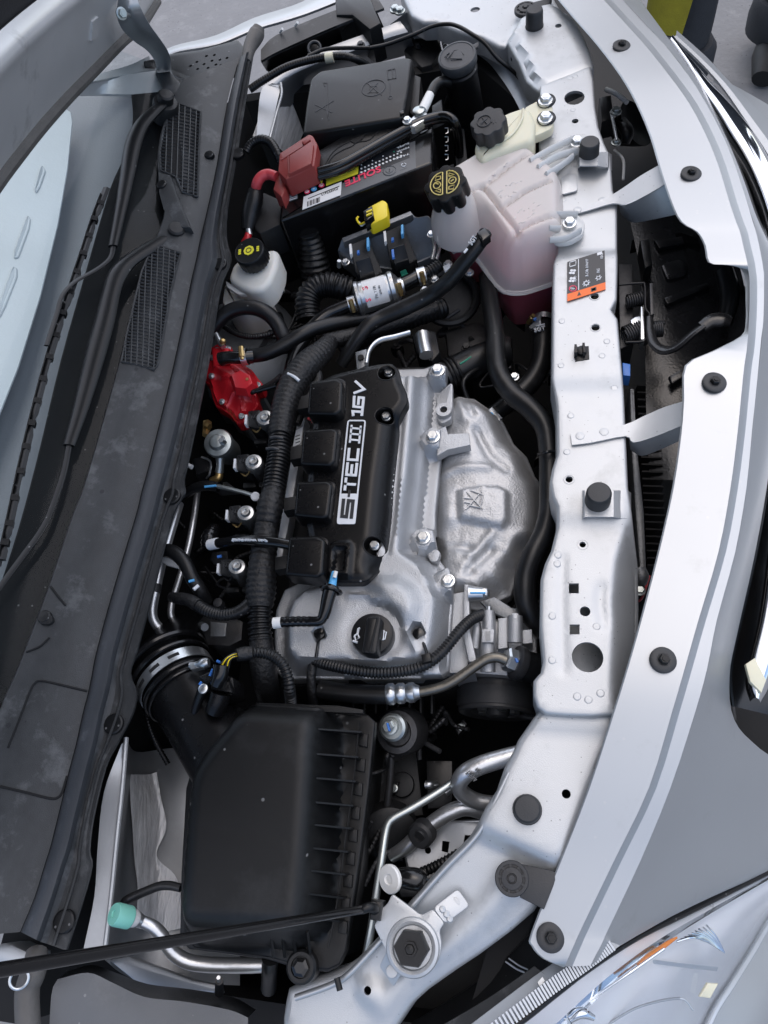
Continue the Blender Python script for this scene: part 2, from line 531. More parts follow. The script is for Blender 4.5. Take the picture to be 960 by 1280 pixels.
def text(s, p0, p1, z, h, m, parent, name='lettering', ext=.0003, bold=.0, shear=0.0, up=None, lift=.0006):
    """lettering with its baseline from photograph point p0 to p1 (3-tuples or with z) and cap height h (metres)"""
    a = at(*p0) if len(p0) == 3 else at(p0[0], p0[1], z); b = at(*p1) if len(p1) == 3 else at(p1[0], p1[1], z)
    return text3(s, a, b, h, m, parent, name, ext, bold, shear, up, lift)
def text3(s, a, b, h, m, parent, name='lettering', ext=.0003, bold=0., shear=0., up=None, lift=.0006):
    cu = bpy.data.curves.new('lettering', 'FONT')
    cu.body = s; cu.size = 1; cu.extrude = 0; cu.offset = bold; cu.shear = shear; cu.resolution_u = 3
    o = bpy.data.objects.new('lettering', cu)
    col.objects.link(o)
    bpy.context.view_layer.update()
    me = bpy.data.meshes.new_from_object(o.evaluated_get(bpy.context.evaluated_depsgraph_get()))
    bpy.data.objects.remove(o); bpy.data.curves.remove(cu)
    vs = [v.co.copy() for v in me.vertices]; fs = [list(p.vertices) for p in me.polygons]
    bpy.data.meshes.remove(me)
    if not vs: return None
    x0, x1 = min(v.x for v in vs), max(v.x for v in vs); y0, y1 = min(v.y for v in vs), max(v.y for v in vs)
    ux = (b - a); W_ = ux.length; ux.normalize()
    nz = Vector(up).normalized() if up is not None else Vector((0, 0, 1))
    uy = nz.cross(ux).normalized(); nz = ux.cross(uy)
    V = [a + ux * ((v.x - x0) / (x1 - x0) * W_) + uy * ((v.y - y0) / (y1 - y0) * h) + nz * lift for v in vs]
    o_ = len(V)
    V2 = V + [p - nz * (lift + .0004) for p in V]
    # side walls keep the print a solid film
    from collections import Counter
    ec = Counter()
    for f in fs:
        for i in range(len(f)): ec[tuple(sorted((f[i], f[(i + 1) % len(f)])))] += 1
    F = [list(f) for f in fs]
    for (p, q), c in ec.items():
        if c == 1: F.append([p, q, q + o_, p + o_])
    me2 = obj(name, V2, F, m, parent, 30, False)
    return me2
def onplane(a, b, c):
    """flat frame on a face: a origin, b along, c towards up; returns f(u, v, w) in metres"""
    ux = (b - a).normalized(); n = ux.cross(c - a).normalized(); uy = n.cross(ux)
    return (lambda u, v, w=0: a + ux * u + uy * v + n * w), ux, uy, n
def boxf(f, u0, u1, v0, v1, w0, w1):
    V = [f(u, v, w) for w in (w0, w1) for (u, v) in ((u0, v0), (u1, v0), (u1, v1), (u0, v1))]
    return V, [[0, 1, 2, 3], [4, 5, 6, 7], [0, 1, 5, 4], [1, 2, 6, 5], [2, 3, 7, 6], [3, 0, 4, 7]]
def ring(c, ax, r, t, n=24, k=8):
    u, v, w = frame(ax); V, F = [], []
    for i in range(n):
        a = 2 * math.pi * i / n; d = u * math.cos(a) + v * math.sin(a)
        for j in range(k):
            q = 2 * math.pi * j / k
            V.append(Vector(c) + d * (r + t * math.cos(q)) + w * t * math.sin(q))
    for i in range(n):
        for j in range(k):
            F.append([i * k + j, i * k + (j + 1) % k, ((i + 1) % n) * k + (j + 1) % k, ((i + 1) % n) * k + j])
    return V, F

# ================================================================== THE SETTING
gv = [(-40, -40, 0), (40, -40, 0), (40, 40, 0), (-40, 40, 0)]
tag(obj('road', gv, [[0, 1, 2, 3]], 'asphalt'), 'grey worn asphalt under and around the car', None, None, 'structure')
# dark bottom of the engine bay: undertray, firewall and the inner wings
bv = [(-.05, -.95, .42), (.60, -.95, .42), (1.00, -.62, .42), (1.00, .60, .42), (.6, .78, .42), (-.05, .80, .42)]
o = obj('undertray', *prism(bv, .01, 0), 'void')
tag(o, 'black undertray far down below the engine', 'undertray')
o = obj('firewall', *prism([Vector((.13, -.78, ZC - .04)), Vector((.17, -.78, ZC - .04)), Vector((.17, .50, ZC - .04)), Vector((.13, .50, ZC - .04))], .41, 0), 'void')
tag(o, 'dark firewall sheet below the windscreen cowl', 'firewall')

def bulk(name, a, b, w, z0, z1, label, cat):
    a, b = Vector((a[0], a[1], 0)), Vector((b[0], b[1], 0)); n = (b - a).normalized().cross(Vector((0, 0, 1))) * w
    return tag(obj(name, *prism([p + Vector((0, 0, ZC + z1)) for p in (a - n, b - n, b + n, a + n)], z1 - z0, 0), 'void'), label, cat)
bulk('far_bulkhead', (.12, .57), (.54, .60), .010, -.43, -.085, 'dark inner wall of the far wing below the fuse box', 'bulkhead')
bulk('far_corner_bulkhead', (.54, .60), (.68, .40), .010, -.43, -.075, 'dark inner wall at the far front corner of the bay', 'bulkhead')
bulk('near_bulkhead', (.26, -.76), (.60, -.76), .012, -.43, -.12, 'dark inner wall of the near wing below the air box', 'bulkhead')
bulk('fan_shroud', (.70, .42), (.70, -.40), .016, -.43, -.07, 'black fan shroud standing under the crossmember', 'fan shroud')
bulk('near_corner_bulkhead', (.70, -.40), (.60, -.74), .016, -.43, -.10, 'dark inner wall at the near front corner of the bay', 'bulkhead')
ad = slab('gap_infill', [(700, -20), (770, 20), (815, 110), (850, 230), (905, 320), (960, 400), (930, 560), (880, 720), (810, 900), (720, 1110), (640, 1240), (520, 1330), (440, 1330), (540, 1200), (640, 1090), (700, 900), (700, 700), (720, 400), (700, 200), (640, 60)], .006, 'blackmatt', None, -.20, bev=0)
tag(ad, 'added black deflector lying deep between crossmember and bumper', 'infill')  # sheet added so the gap behind the bumper rim stays dark
# ================================================================== RADIATOR SUPPORT (pressed silver crossmember)
sup = thing('radiator_support', 'silver pressed-steel crossmember with square and round holes behind the bumper', 'crossmember', at(735, 500, -.06))
flat = pts([(678, 108), (677, 183), (690, 225), (701, 240), (701, 315), (695, 333), (694, 360), (693, 475), (699, 513), (700, 572), (694, 591), (691, 607), (694, 624), (700, 637), (700, 662), (693, 691), (685, 708), (680, 727), (679, 783), (683, 829), (680, 844), (671, 854), (671, 871), (675, 883), (684, 889), (709, 891), (740, 892), (764, 889), (762, 850), (764, 800), (762, 750), (768, 700), (782, 653), (780, 614), (776, 520), (774, 473), (768, 402), (760, 390), (767, 377), (768, 340), (768, 254), (763, 237), (760, 195), (752, 178), (745, 158), (741, 133), (739, 100), (736, 84)], 0)
outl = pts([(678, 108), (677, 183), (690, 225), (701, 240), (701, 315), (695, 333), (694, 360), (693, 475), (699, 513), (700, 572), (694, 591), (691, 607), (694, 624), (700, 637), (700, 662), (693, 691), (685, 708), (680, 727), (679, 783), (683, 829), (680, 844), (671, 854), (671, 871), (675, 883), (684, 889), (709, 891), (740, 892), (766, 890), (782, 860), (797, 800), (799, 750), (797, 700), (786, 653), (780, 614), (776, 520), (774, 473), (768, 402), (760, 390), (767, 377), (768, 340), (768, 254), (763, 237), (760, 195), (752, 178), (745, 158), (741, 133), (739, 100), (736, 84)], 0)
welds = [at(*q, 0) for q in [(702, 405), (701, 460), (752, 448), (767, 490), (713, 525), (696, 707), (697, 696), (690, 772), (690, 827), (745, 785), (721, 872), (735, 876), (713, 97), (719, 95), (704, 250), (716, 137), (708, 570), (750, 868), (758, 430), (690, 170)]]
ys = [at(735, q, 0).y for q in (312, 326, 470, 500, 640, 668)]
bead = pts([(703, 700), (702, 760), (704, 840)], 0)
dent = pts([(752, 738), (750, 757), (755, 780)], 0)
def seg_d(p, l):
    d = 9
    for a, b in zip(l, l[1:]):
        ab = (b - a).to_2d(); t = max(0, min(1, (p - a.to_2d()).dot(ab) / ab.length_squared)); d = min(d, (p - a.to_2d() - ab * t).length)
    return d
def zsup(x, y):
    p = Vector((x, y)); z = ZC
    d = -sdf(p, flat)
    if d > 0: z -= 1.5 * d - .004 * (1 - math.exp(-d / .004))
    z -= .005 * sst(ys[0], ys[1], y) * -1 + 0
    z += -.004 * sst(ys[1], ys[0], y) * (1 - sst(ys[3], ys[2], y)) * 0
    z += .004 * (1 - sst(ys[3], ys[2], y)) * (1 if y > ys[5] else 0) * sst(ys[5], ys[4], y)
    z -= .0016 * math.exp(-(seg_d(p, bead) / .004) ** 2) + .0022 * math.exp(-(seg_d(p, dent) / .006) ** 2)
    z += .0006 * noise.noise(Vector((x * 25, y * 25, 1)))
    return z
def sq(x, y, h):
    return [at(x + a * h, y + b * h, 0).to_2d() for a, b in ((-1, -1), (-1, 1), (1, 1), (1, -1))]
hol = [circ(718, 122, 0, 12.5, 13), circ(719, 151, 0, 4.2), circ(743, 374, 0, 5), circ(744, 413, 0, 5), circ(711, 604, 0, 4.5, n=12), circ(728, 683, 0, 4, n=12), sq(717, 737.5, 6.2), sq(718, 788.5, 6.2), circ(731, 766, 0, 6.5), circ(734, 823, 0, 19, n=28)]
obj('centre_panel', *sheet([v.to_2d() for v in outl], zsup, .0048, hol, .0035, .045, .004), 'silver', sup, 40)
for w in welds:
    obj('spot_weld', *lathe(Vector((w.x, w.y, zsup(w.x, w.y))), (0, 0, 1), [(.0040, -.0012), (.0037, .0001), (.0030, .0004), (.0018, .0003), (.0001, .0004)], 18, None, False), 'silver', sup, 60)
for q in ((711, 604, 6.2), (728, 683, 6.5), (743, 374, 6), (744, 413, 6)):
    c = at(q[0], q[1], 0); r = q[2] * mpp(q[0], q[1], 0)
    zt = zsup(c.x + .007, c.y) - c.z
    obj('hole_rim', *ring(c + Vector((0, 0, zt - .0002)), (0, 0, 1), r, .0008, 20, 6), 'silver', sup)
# plate below seen through the holes
slab('lower_flange', [(690, 700), (690, 880), (760, 880), (765, 700)], .004, 'silver', sup, -.055)

# left end panel (far) with its raised step
blk = pts([(640, 42), (652, 22), (668, 8), (690, 4), (702, 12), (716, 26), (725, 44), (733, 64), (738, 82), (679, 106), (667, 86), (654, 62)], .0)
lout = pts([(500, -30), (516, 4), (530, 12), (545, 11), (577, 23), (606, 31), (626, 42), (638, 44), (652, 66), (662, 88), (677, 107), (738, 82), (733, 62), (725, 42), (716, 24), (702, 8), (690, -12), (680, -35)], 0)
def zl(x, y):
    p = Vector((x, y)); d = sdf(p, blk)
    return ZC - .016 * (1 - sst(-.010, .002, d)) + .0008 * noise.noise(Vector((x * 18, y * 18, 4)))
obj('end_panel', *sheet([v.to_2d() for v in lout], zl, .007, [circ(698, 32, 0, 4), circ(594, 12, -.016, 6, 5)], .006, .03, .004), 'silver', sup, 40)
obj('inner_flange', *loft([pts([(488, 30), (516, 12), (545, 15), (577, 27), (606, 35), (630, 48), (650, 70), (660, 92), (676, 112), (679, 140)], -.03), pts([(484, 42), (520, 38), (552, 42), (577, 49), (604, 59), (620, 70), (636, 90), (650, 112), (662, 138), (672, 165)], -.065), pts([(480, 52), (520, 48), (550, 50), (570, 57), (596, 68), (612, 80), (628, 100), (642, 122), (654, 146), (668, 175)], -.075)], 5, 3), 'silver', sup)
for q in ((494, 12, -.02), (500, 14, -.02)): bolt('bolt', q[0], q[1], q[2], 5, sup)
# right end panel (near)
rc = pts([(605, 1034), (650, 1056), (693, 1075)], 0)
rout = pts([(684, 889), (668, 911), (656, 928), (650, 942), (639, 963), (629, 992), (614, 1015), (605, 1034), (592, 1052), (560, 1084), (522, 1126), (477, 1176), (440, 1214), (420, 1228), (373, 1244), (347, 1254), (340, 1300), (470, 1300), (485, 1277), (500, 1256), (522, 1236), (560, 1209), (590, 1189), (630, 1159), (660, 1133), (680, 1100), (695, 1067), (714, 1022), (727, 988), (743, 949), (756, 922), (764, 889)], -.004)
h0 = at(456, 1241, -.03).to_2d(); pad_c = at(514, 1186, -.02).to_2d(); chan = pts([(640, 1100), (590, 1160), (520, 1215), (470, 1262)], -.02)
def zr(x, y):
    p = Vector((x, y)); z = ZC - .005
    yl = rc[0].y + (x - rc[0].x) / (rc[2].x - rc[0].x) * (rc[2].y - rc[0].y)
    z -= .014 * sst(yl + .004, yl - .016, y)
    z -= .028 * sst(rc[0].y, at(400, 1280, -.03).y, y)
    d = (p - h0).length; z += .005 * (1 - sst(.006, .014, d))
    z += .006 * math.exp(-(seg_d(p, chan) / .012) ** 2)
    z -= .003 * sst(at(700, 905, 0).y, at(700, 915, 0).y, y)
    return z + .0012 * noise.noise(Vector((x * 14, y * 14, 9)))
obj('end_panel', *sheet([v.to_2d() for v in rout], zr, .006, [circ(708, 992, -.005, 5.6), circ(456, 1241, -.03, 5)], .007, .05, .004), 'silver', sup, 40)
lipz = [(639, 966), (614, 1018), (596, 1048), (560, 1085), (522, 1128), (477, 1178), (440, 1217), (415, 1232), (373, 1247)]
tube('turned_lip', [(x - 3, y, -.012 - .00009 * max(0, y - 1000)) for x, y in lipz], 4, 'paint', sup, squash=1.6)
tube('cable_clip', [(421, 1222, -.02), (425, 1238, -.02)], 4, 'black', sup)
tube('cable_clip', [(660, 68, -.01), (641, 73, -.025)], [4, 4], 'black', sup)

# hood stop buffers on the support
def buffer(x, y, z, rpx, h, label, br=None, legs=None):
    t = thing('hood_stop', label, 'rubber stop', at(x, y, z), 'rubber hood stops on the crossmember')
    c = at(x, y, z); r = rpx * mpp(x, y, z)
    obj('rubber_pad', *lathe(c, (0, 0, 1), [(r * 1.0, -.004), (r * 1.02, .002), (r, h - .004), (r * .93, h - .001), (r * .85, h), (r * .3, h + .0006), (0.0001, h + .0006)], 30, None, False), 'rubber', t)
    if br:
        obj('bracket', *loft([pts(br[0]), pts(br[1])], 1, 1, .0018), 'silver', t, 20)
        slab('foot', br[2], .002, 'silver', t, bev=.0008, r=.004)
    else:
        obj('collar', *lathe(c, (0, 0, 1), [(r * 1.08, -.003), (r * 1.08, .0015), (r * .9, .0015)], 24), 'rubber', t)
    return t
def hat(x0, x1, x2, x3, y0, y1, lx=0):
    r = lambda y, e: [(x0, y + e, .002), (x0 + 2, y + e, .015), (x1, y, .016), (x2 - 3, y, .016), (x2 + 6, y + e, .009), (x3 - 4, y + e, .007), (x3 + 1, y + e + 3, -.02)]
    return r(y0, 0), r(y1, 2)
h1 = hat(727, 731, 770, 788, 613, 646)
buffer(747, 626, .016, 15.5, .020, 'grey rubber hood stop on raised bracket, nearer of the two beside the latch', [h1[0], h1[1], [(701, 630, .003), (725, 626, .003), (727, 658, .003), (703, 662, .003)]])
h2 = hat(722, 725, 750, 764, 190, 207)
buffer(736, 195, .012, 12, .022, 'grey rubber hood stop on raised bracket beside the coolant tank', [h2[0], h2[1], [(701, 220, .004), (721, 216, .004), (722, 238, .004), (702, 243, .004)]])
buffer(668, 33, .0, 10.5, .026, 'tall grey rubber hood stop at the far end of the crossmember')
buffer(659, 1012, -.009, 17, .014, 'wide grey rubber hood stop near the big round hole', None)
# braces from support to bumper
def brace(label, top, bot):
    t = thing('support_brace', label, 'brace', at(*top[0]), 'silver braces either side of the hood latch')
    obj('strap', *loft([pts(top), pts(bot)], 3, 1, .002), 'silver', t, 30)
    return t
b1 = brace('silver sheet brace joining the crossmember to the bumper beside the coolant tank', [(714, 262, .004), (735, 256, .0045), (760, 246, .006), (780, 234, .012), (800, 220, .020), (826, 205, .030)], [(716, 268, .004), (735, 263, .0045), (766, 254, .006), (782, 256, .0095), (802, 247, .017), (832, 230, .028)])
obj('flange', *loft([pts([(774, 254, .004), (782, 256, .0105), (802, 247, .0165), (832, 230, .0275)]), pts([(776, 268, -.03), (790, 278, -.03), (808, 276, -.02), (846, 268, .0)])], 3, 2, .0018, Vector((0, 1, 0))), 'silver', b1)
b2 = brace('silver sheet brace joining the crossmember to the bumper below the latch opening', [(713, 542, .0125), (740, 537, .0125), (780, 531, .0125), (805, 520, .016), (830, 509, .022), (853, 502, .030)], [(715, 556, .0125), (740, 553, .0125), (782, 545, .0125), (792, 553, .010), (820, 545, .018), (852, 532, .030)])
obj('flange', *loft([pts([(786, 548, .006), (792, 553, .0095), (820, 545, .0175), (852, 532, .0295)]), pts([(788, 562, -.02), (802, 570, -.02), (825, 562, -.01), (848, 552, .01)])], 3, 2, .0018, Vector((0, 1, 0))), 'silver', b2)
for b_, l in ((b1, [(722, 262), (753, 250)]), (b2, [(725, 545), (755, 540)])):
    for x, y in l: obj('weld', *lathe(at(x, y, .0043 if y < 400 else .0123), (0, 0, 1), [(.005, 0), (.0045, .0006), (.003, .0009), (.0001, .001)], 16, None, False), 'silver', b_)

# ================================================================== FRONT BUMPER COVER
bc = thing('front_bumper', 'pale silver plastic bumper cover curving round the front of the car', 'bumper', at(880, 640, -.3))
def bz(y):   # height of the top rim along the car
    return [.0] and (.03 + .026 * math.exp(-((y - 365) / 230) ** 2) - .055 * sst(800, 1230, y) - .02 * sst(120, -40, y))
r0 = [(686, -14), (716, 22), (745, 55), (775, 95), (795, 130), (812, 170), (823, 207), (837, 250), (850, 277), (870, 290), (880, 307), (885, 328), (904, 331), (923, 334), (931, 347), (932, 375), (932, 403), (926, 420), (890, 439), (856, 457), (853, 500), (850, 540), (840, 610), (822, 690), (800, 775), (783, 835), (766, 890), (735, 985), (700, 1075), (664, 1165), (664, 1182), (678, 1198), (704, 1209)]
g0 = [(742, -14), (775, 22), (805, 55), (837, 95), (862, 130), (883, 170), (898, 207), (911, 250), (920, 277), (925, 290), (929, 307), (934, 328), (935, 335), (936, 342), (937, 352), (937, 378), (936, 403), (935, 420), (933, 440), (930, 460), (926, 500), (922, 540), (913, 610), (898, 690), (873, 775), (856, 835), (840, 890), (811, 985), (768, 1075), (727, 1160), (718, 1180), (711, 1196), (706, 1208)]
def off(l, d): return [(x + d, y) for x, y in l]
row = lambda l, dz: [at(x, y, bz(y) + dz) for x, y in l]
cr2 = [(766, -14), (799, 22), (830, 55), (861, 95), (883, 130), (904, 170), (919, 207), (933, 250), (941, 277), (945, 290), (949, 307), (953, 328), (954, 335), (955, 342), (955, 352), (955, 378), (954, 403), (952, 420), (950, 440), (948, 460), (944, 500), (940, 540), (933, 610), (919, 690), (896, 775), (884, 835), (869, 890), (838, 985), (801, 1075), (762, 1158), (752, 1180), (744, 1195), (738, 1207)]
obj('top_rim', *loft([row(off(r0, .6), -.02), row(off(r0, 0), -.0015), row(off(r0, 2.2), 0), row(g0, .004)], 3, 1), 'paint', bc, 30)
obj('groove', *loft([row(g0, .004), row(off(g0, 9.5), -.0085)], 3, 1), 'paint', bc, 20)
obj('front_rim', *loft([row(off(g0, 9.5), -.0085), row(cr2, -.0095)], 3, 1), 'paint', bc, 30)
fa = [(cr2[i], o_) for i, o_ in zip((0, 2, 3, 4, 5, 6, 7, 9, 11, 14, 16, 20, 22, 23, 24, 25, 26, 27, 28, 29, 31, 32), [(784, -22, -.05), (834, 46, -.05), (866, 92, -.05), (889, 136, -.045), (914, 188, -.045), (932, 232, -.04), (947, 275, -.04), (966, 315, -.035), (975, 345, -.03), (978, 378, -.03), (978, 410, -.03), (972, 505, -.035), (958, 612, -.045), (942, 700, -.055), (922, 790, -.065), (912, 845, -.07), (918, 900, -.12), (950, 936, -.21), (1010, 985, -.40), (985, 1070, -.36), (872, 1128, -.20), (797, 1164, -.11)])]
ra = [at(x, y, bz(y) - .0095) for (x, y), _ in fa]; rb = [at(*q) for _, q in fa]
obj('front_face', *loft([ra, [a.lerp(b, .12) + Vector((.000, 0, .0012)) for a, b in zip(ra, rb)], [a.lerp(b, .55) + Vector((.0, 0, .003)) for a, b in zip(ra, rb)], rb], 4, 3), 'paint', bc, 30)
for x, y in ((777, 57), (864, 217), (893, 478), (829, 825), (688, 1172)):
    z = bz(y) + .0035 if y < 1100 else bz(y) + .003
    t = thing('trim_screw', {57: 'black washer screw at the far end of the bumper rim', 217: 'black washer screw on the bumper rim beyond the latch opening', 478: 'black washer screw on the bumper rim just below the latch opening', 825: 'black washer screw on the bumper rim level with the oil cap', 1172: 'black washer screw at the near tip of the bumper rim by the headlight'}[y], 'screw', at(x, y, z), 'black washer screws along the bumper rim')
    c = at(x, y, z); r = .0118
    obj('washer', *lathe(c, (.12, 0, 1), [(r, -.002), (r, .0008), (r * .92, .0016), (r * .5, .0022), (r * .45, .002)], 28), 'rubber', t)
    hx = obj('hex_head', *lathe(c, (.12, 0, 1), [(r * .42, .001), (r * .42, .005), (r * .34, .006)], 6), 'black', t, 20)
    obj('dimple', *lathe(c, (.12, 0, 1), [(r * .24, .004), (r * .2, .0068)], 12), 'black', hx)

# grille: dark opening below the rim with chrome bar; far corner and near corner in view
gr = thing('upper_grille', 'glossy black grille with chrome edge let into the front of the bumper', 'grille', at(985, 420, -.08))
ge = [q for _, q in fa[1:17]]
gt = [at(*q) for q in ge]; gi = [at(x + 3, y, z - .025) for x, y, z in ge]
obj('frame', *loft([gt, gi], 3, 1), 'gloss', gr)
ci = [(838, 50), (858, 78), (866, 92), (881, 117), (896, 138), (914, 167), (933, 198), (952, 240), (966, 285), (978, 330), (984, 378), (985, 430), (980, 510), (973, 612), (964, 700), (954, 770), (942, 822), (938, 850), (944, 872)]
co2 = [(842, 47), (858, 70), (870, 82), (886, 100), (902, 117), (921, 139), (942, 165), (970, 215), (990, 265), (1004, 325), (1010, 378), (1010, 430), (1006, 510), (999, 612), (991, 700), (982, 770), (972, 822), (962, 856), (950, 880)]
ci3, co3 = pts(ci, -.075), pts(co2, -.085)
obj('chrome_bar', *loft([[p + Vector((0, 0, -.02)) for p in ci3], ci3, [a.lerp(b, .5) + Vector((0, 0, .006)) for a, b in zip(ci3, co3)], co3, [p + Vector((.004, 0, -.03)) for p in co3]], 4, 3), 'chrome', gr, 60)
obj('mesh_panel', *loft([[p + Vector((-.02, 0, -.04)) for p in ci3], [p + Vector((.03, 0, -.06)) for p in co3]], 3, 2), 'gloss', gr)
slab('corner_plate', [(932, 830, -.066), (944, 822, -.066), (958, 850, -.07), (952, 866, -.07), (938, 852, -.066)], .006, 'cream', gr, bev=.001)
lip_i = [(842, 46), (877, 79), (905, 111), (936, 156), (962, 196), (992, 250)]
lip_m = [(845, 44), (880, 76), (910, 108), (940, 148), (966, 184), (998, 235)]
lip_o = [(846, 38), (882, 70), (908, 98), (936, 126), (966, 156), (1004, 200)]
obj('lower_lip', *loft([pts(lip_i, -.10), pts(lip_m, -.10), pts(lip_o, -.17)], 4, 1, .004), 'paint', bc, 25)
lowp = [(893, 96, -.28), (912, 104, -.28), (940, 119, -.28), (985, 146, -.28), (1010, 165, -.28)]
obj('lower_bumper', *loft([pts(lowp), pts([(906, 104, -.2), (930, 124, -.2), (955, 150, -.2), (985, 182, -.2), (1010, 210, -.2)])], 4, 1, .01), 'paint', bc)

# ================================================================== HEADLIGHTS
hl = thing('headlight', 'clear headlight with amber indicator in the bumper corner nearest the camera', 'headlight', at(800, 1260, -.2))
tp = [(560, 1330, -.03), (640, 1284, -.035), (697, 1240, -.05), (735, 1211, -.070), (797, 1171, -.115), (872, 1134, -.205), (985, 1078, -.365)]
lo = [(860, 1420, -.20), (868, 1330, -.22), (890, 1270, -.24), (915, 1230, -.27), (940, 1190, -.31), (970, 1140, -.36), (1015, 1085, -.40)]
T_, L_ = pts(tp), pts(lo)
hb = lambda t, up: [a.lerp(b, t) + Vector((.010 * math.sin(t * 3.14), 0, .020 * math.sin(t * 3.14) + up)) for a, b in zip(T_, L_)]
obj('lens', *loft([hb(t, 0) for t in (0, .12, .3, .5, .7, .88, 1)], 6, 2), 'lens', hl)
obj('seam', *sweep(crom([p + Vector((0, 0, .001)) for p in T_], 6), .0030, 8), 'black', hl)
obj('seam', *sweep(crom([p + Vector((0, 0, .001)) for p in L_], 6), .0035, 8), 'ribgrey', hl)
# inside: smooth bright bezel along the top, then a shallow satin reflector
obj('bezel', *loft([hb(.01, -.006), hb(.07, -.010), hb(.14, -.016)], 6, 2), 'reflector', hl)
obj('bezel_step', *loft([hb(.14, -.016), hb(.15, -.026), hb(.19, -.028), hb(.20, -.020)], 6, 1), 'chrome', hl, 20)
obj('reflector_bowl', *loft([hb(.20, -.020), hb(.30, -.034), hb(.5, -.044), hb(.7, -.040), hb(.86, -.022), hb(.99, -.006)], 6, 4), 'reflector', hl)
obj('divider', *loft([pts([(770, 1201, -.115), (800, 1198, -.14), (850, 1204, -.18), (898, 1209, -.22)]), pts([(772, 1205, -.12), (802, 1203, -.145), (850, 1209, -.185), (896, 1214, -.225)])], 4, 1, .003), 'chrome', hl)
tube('indicator_bulb', [(797, 1206, -.112), (808, 1198, -.120), (822, 1188, -.132), (836, 1178, -.146), (846, 1172, -.155)], [1.5, 3.6, 3.4, 2.6, 1.2], 'amber', hl)
for i in range(9):
    tube('fluted_ridge', [(846 + 4.6 * i, 1177 - 2.6 * i, -.165 - .005 * i), (866 + 3.6 * i, 1172 - .2 * i, -.175 - .005 * i), (886 + 2.4 * i, 1178 + 1.6 * i, -.19 - .004 * i)], 1.2, 'chrome', hl, n=6)
slab('side_marker', [(874, 1246, -.175), (884, 1229, -.175), (898, 1230, -.18), (888, 1248, -.18)], .006, 'cream', hl, bev=.001)
tube('inner_trim', [(700, 1290, -.10), (742, 1248, -.10), (790, 1214, -.10), (830, 1186, -.115)], 1.6, 'chrome', hl)
tube('inner_trim', [(760, 1280, -.13), (800, 1258, -.14), (850, 1248, -.155), (866, 1262, -.165)], 1.5, 'ribgrey', hl)
tube('bulb_shroud', [(712, 1274, -.085), (726, 1266, -.085), (742, 1272, -.09)], [5, 7, 4], 'chrome', hl)
# ribbed gap strip between rim and lens
rs = thing('ribbed_strip', 'pale strip with fine ribs between bumper tip and headlight', 'trim strip', at(700, 1240, -.07))
rsa = [(600, 1312, -.030), (655, 1270, -.034), (700, 1236, -.040), (740, 1208, -.045), (775, 1182, -.045)]
obj('strip', *loft([pts([(x - 34, y - 14, z - .01) for x, y, z in rsa]), pts(rsa)], 4, 1, .003), 'ribgrey', rs)
sp = crom(pts([(x - 9, y - 4, z + .001) for x, y, z in rsa]), 24)
for i in range(2, len(sp) - 1, 2):
    a = sp[i]; d = (sp[i + 1] - sp[i - 1]).normalized(); w = Vector((-d.y, d.x, 0))
    f, *_ = onplane(a, a + d, a + w)
    obj('rib', *boxf(f, -.0009, .0009, -.0055, .0055, -.0005, .0016), 'ribgrey', rs)
fl = thing('bumper_side', 'pale blue-silver bumper side below the near headlight', 'bumper', at(940, 1260, -.3))
obj('panel', *loft([[p + Vector((.004, 0, 0)) for p in L_], [p + Vector((.06, -.02, -.05)) for p in L_], [p + Vector((.13, -.05, -.16)) for p in L_]], 5, 4), 'paint', fl)

# ================================================================== LATCH, DUCT AND WHAT LIES BEHIND THE RIM
du = thing('latch_duct', 'glossy black sheet sloping down under the latch opening', 'duct', at(850, 400, -.15))
obj('plate', *loft([pts([(786, 268, -.092), (800, 340, -.092), (806, 430, -.095), (808, 520, -.10), (812, 600, -.11)]), pts([(820, 270, -.088), (838, 340, -.088), (850, 430, -.09), (845, 520, -.095), (845, 600, -.10)]), pts([(872, 262, -.086), (902, 330, -.086), (910, 420, -.088), (888, 500, -.092), (880, 600, -.098)])], 4, 3), 'ductblack', du)
obj('outer_wall', *loft([pts([(872, 262, -.086), (902, 330, -.086), (910, 420, -.088), (888, 500, -.092), (880, 600, -.098)]), pts([(890, 258, -.03), (924, 330, -.025), (934, 420, -.025), (905, 500, -.03), (892, 600, -.035)])], 4, 1), 'ductblack', du)
for l_ in ([(818, 300), (868, 292), (874, 300), (824, 310)], [(830, 372), (884, 352), (888, 358), (834, 380)], [(836, 470), (890, 440), (892, 448), (840, 480)]): slab('tray_rib', l_, .006, 'ductblack', du, -.080, bev=.002)
slab('side_bracket', [(800, 300), (812, 298), (816, 330), (806, 336)], .03, 'black', du, -.06, bev=.002)
slab('raised_pad', [(826, 330), (850, 322), (862, 330), (858, 344), (834, 350)], .006, 'ductblack', du, -.083, bev=.003, r=.006)
obj('rib', *loft([pts([(790, 300, -.125), (840, 290, -.09), (872, 298, -.06)]), pts([(788, 312, -.125), (842, 300, -.09), (876, 310, -.06)])], 3, 1, .008), 'gloss', du)
tube('post', [(905, 338, -.02), (912, 370, -.03), (906, 405, -.04)], [11, 12, 9], 'black', du)
la = thing('hood_latch', 'black hood latch with coil springs and curved release lever', 'latch', at(795, 380, -.08))
for z in (-.03, -.055):
    tube('frame', [(774, 356, z), (800, 354, z), (806, 357, z), (807, 385, z), (812, 395, z), (808, 424, z), (782, 428, z)], 1.6, 'black', la, n=8)
slab('back_plate', [(773, 330), (790, 330), (792, 430), (775, 436)], .05, 'darkmetal', la, -.055, bev=.001)
slab('front_plate', [(812, 354), (817, 353), (818, 392), (813, 394)], .06, 'darkmetal', la, -.025, bev=.001)
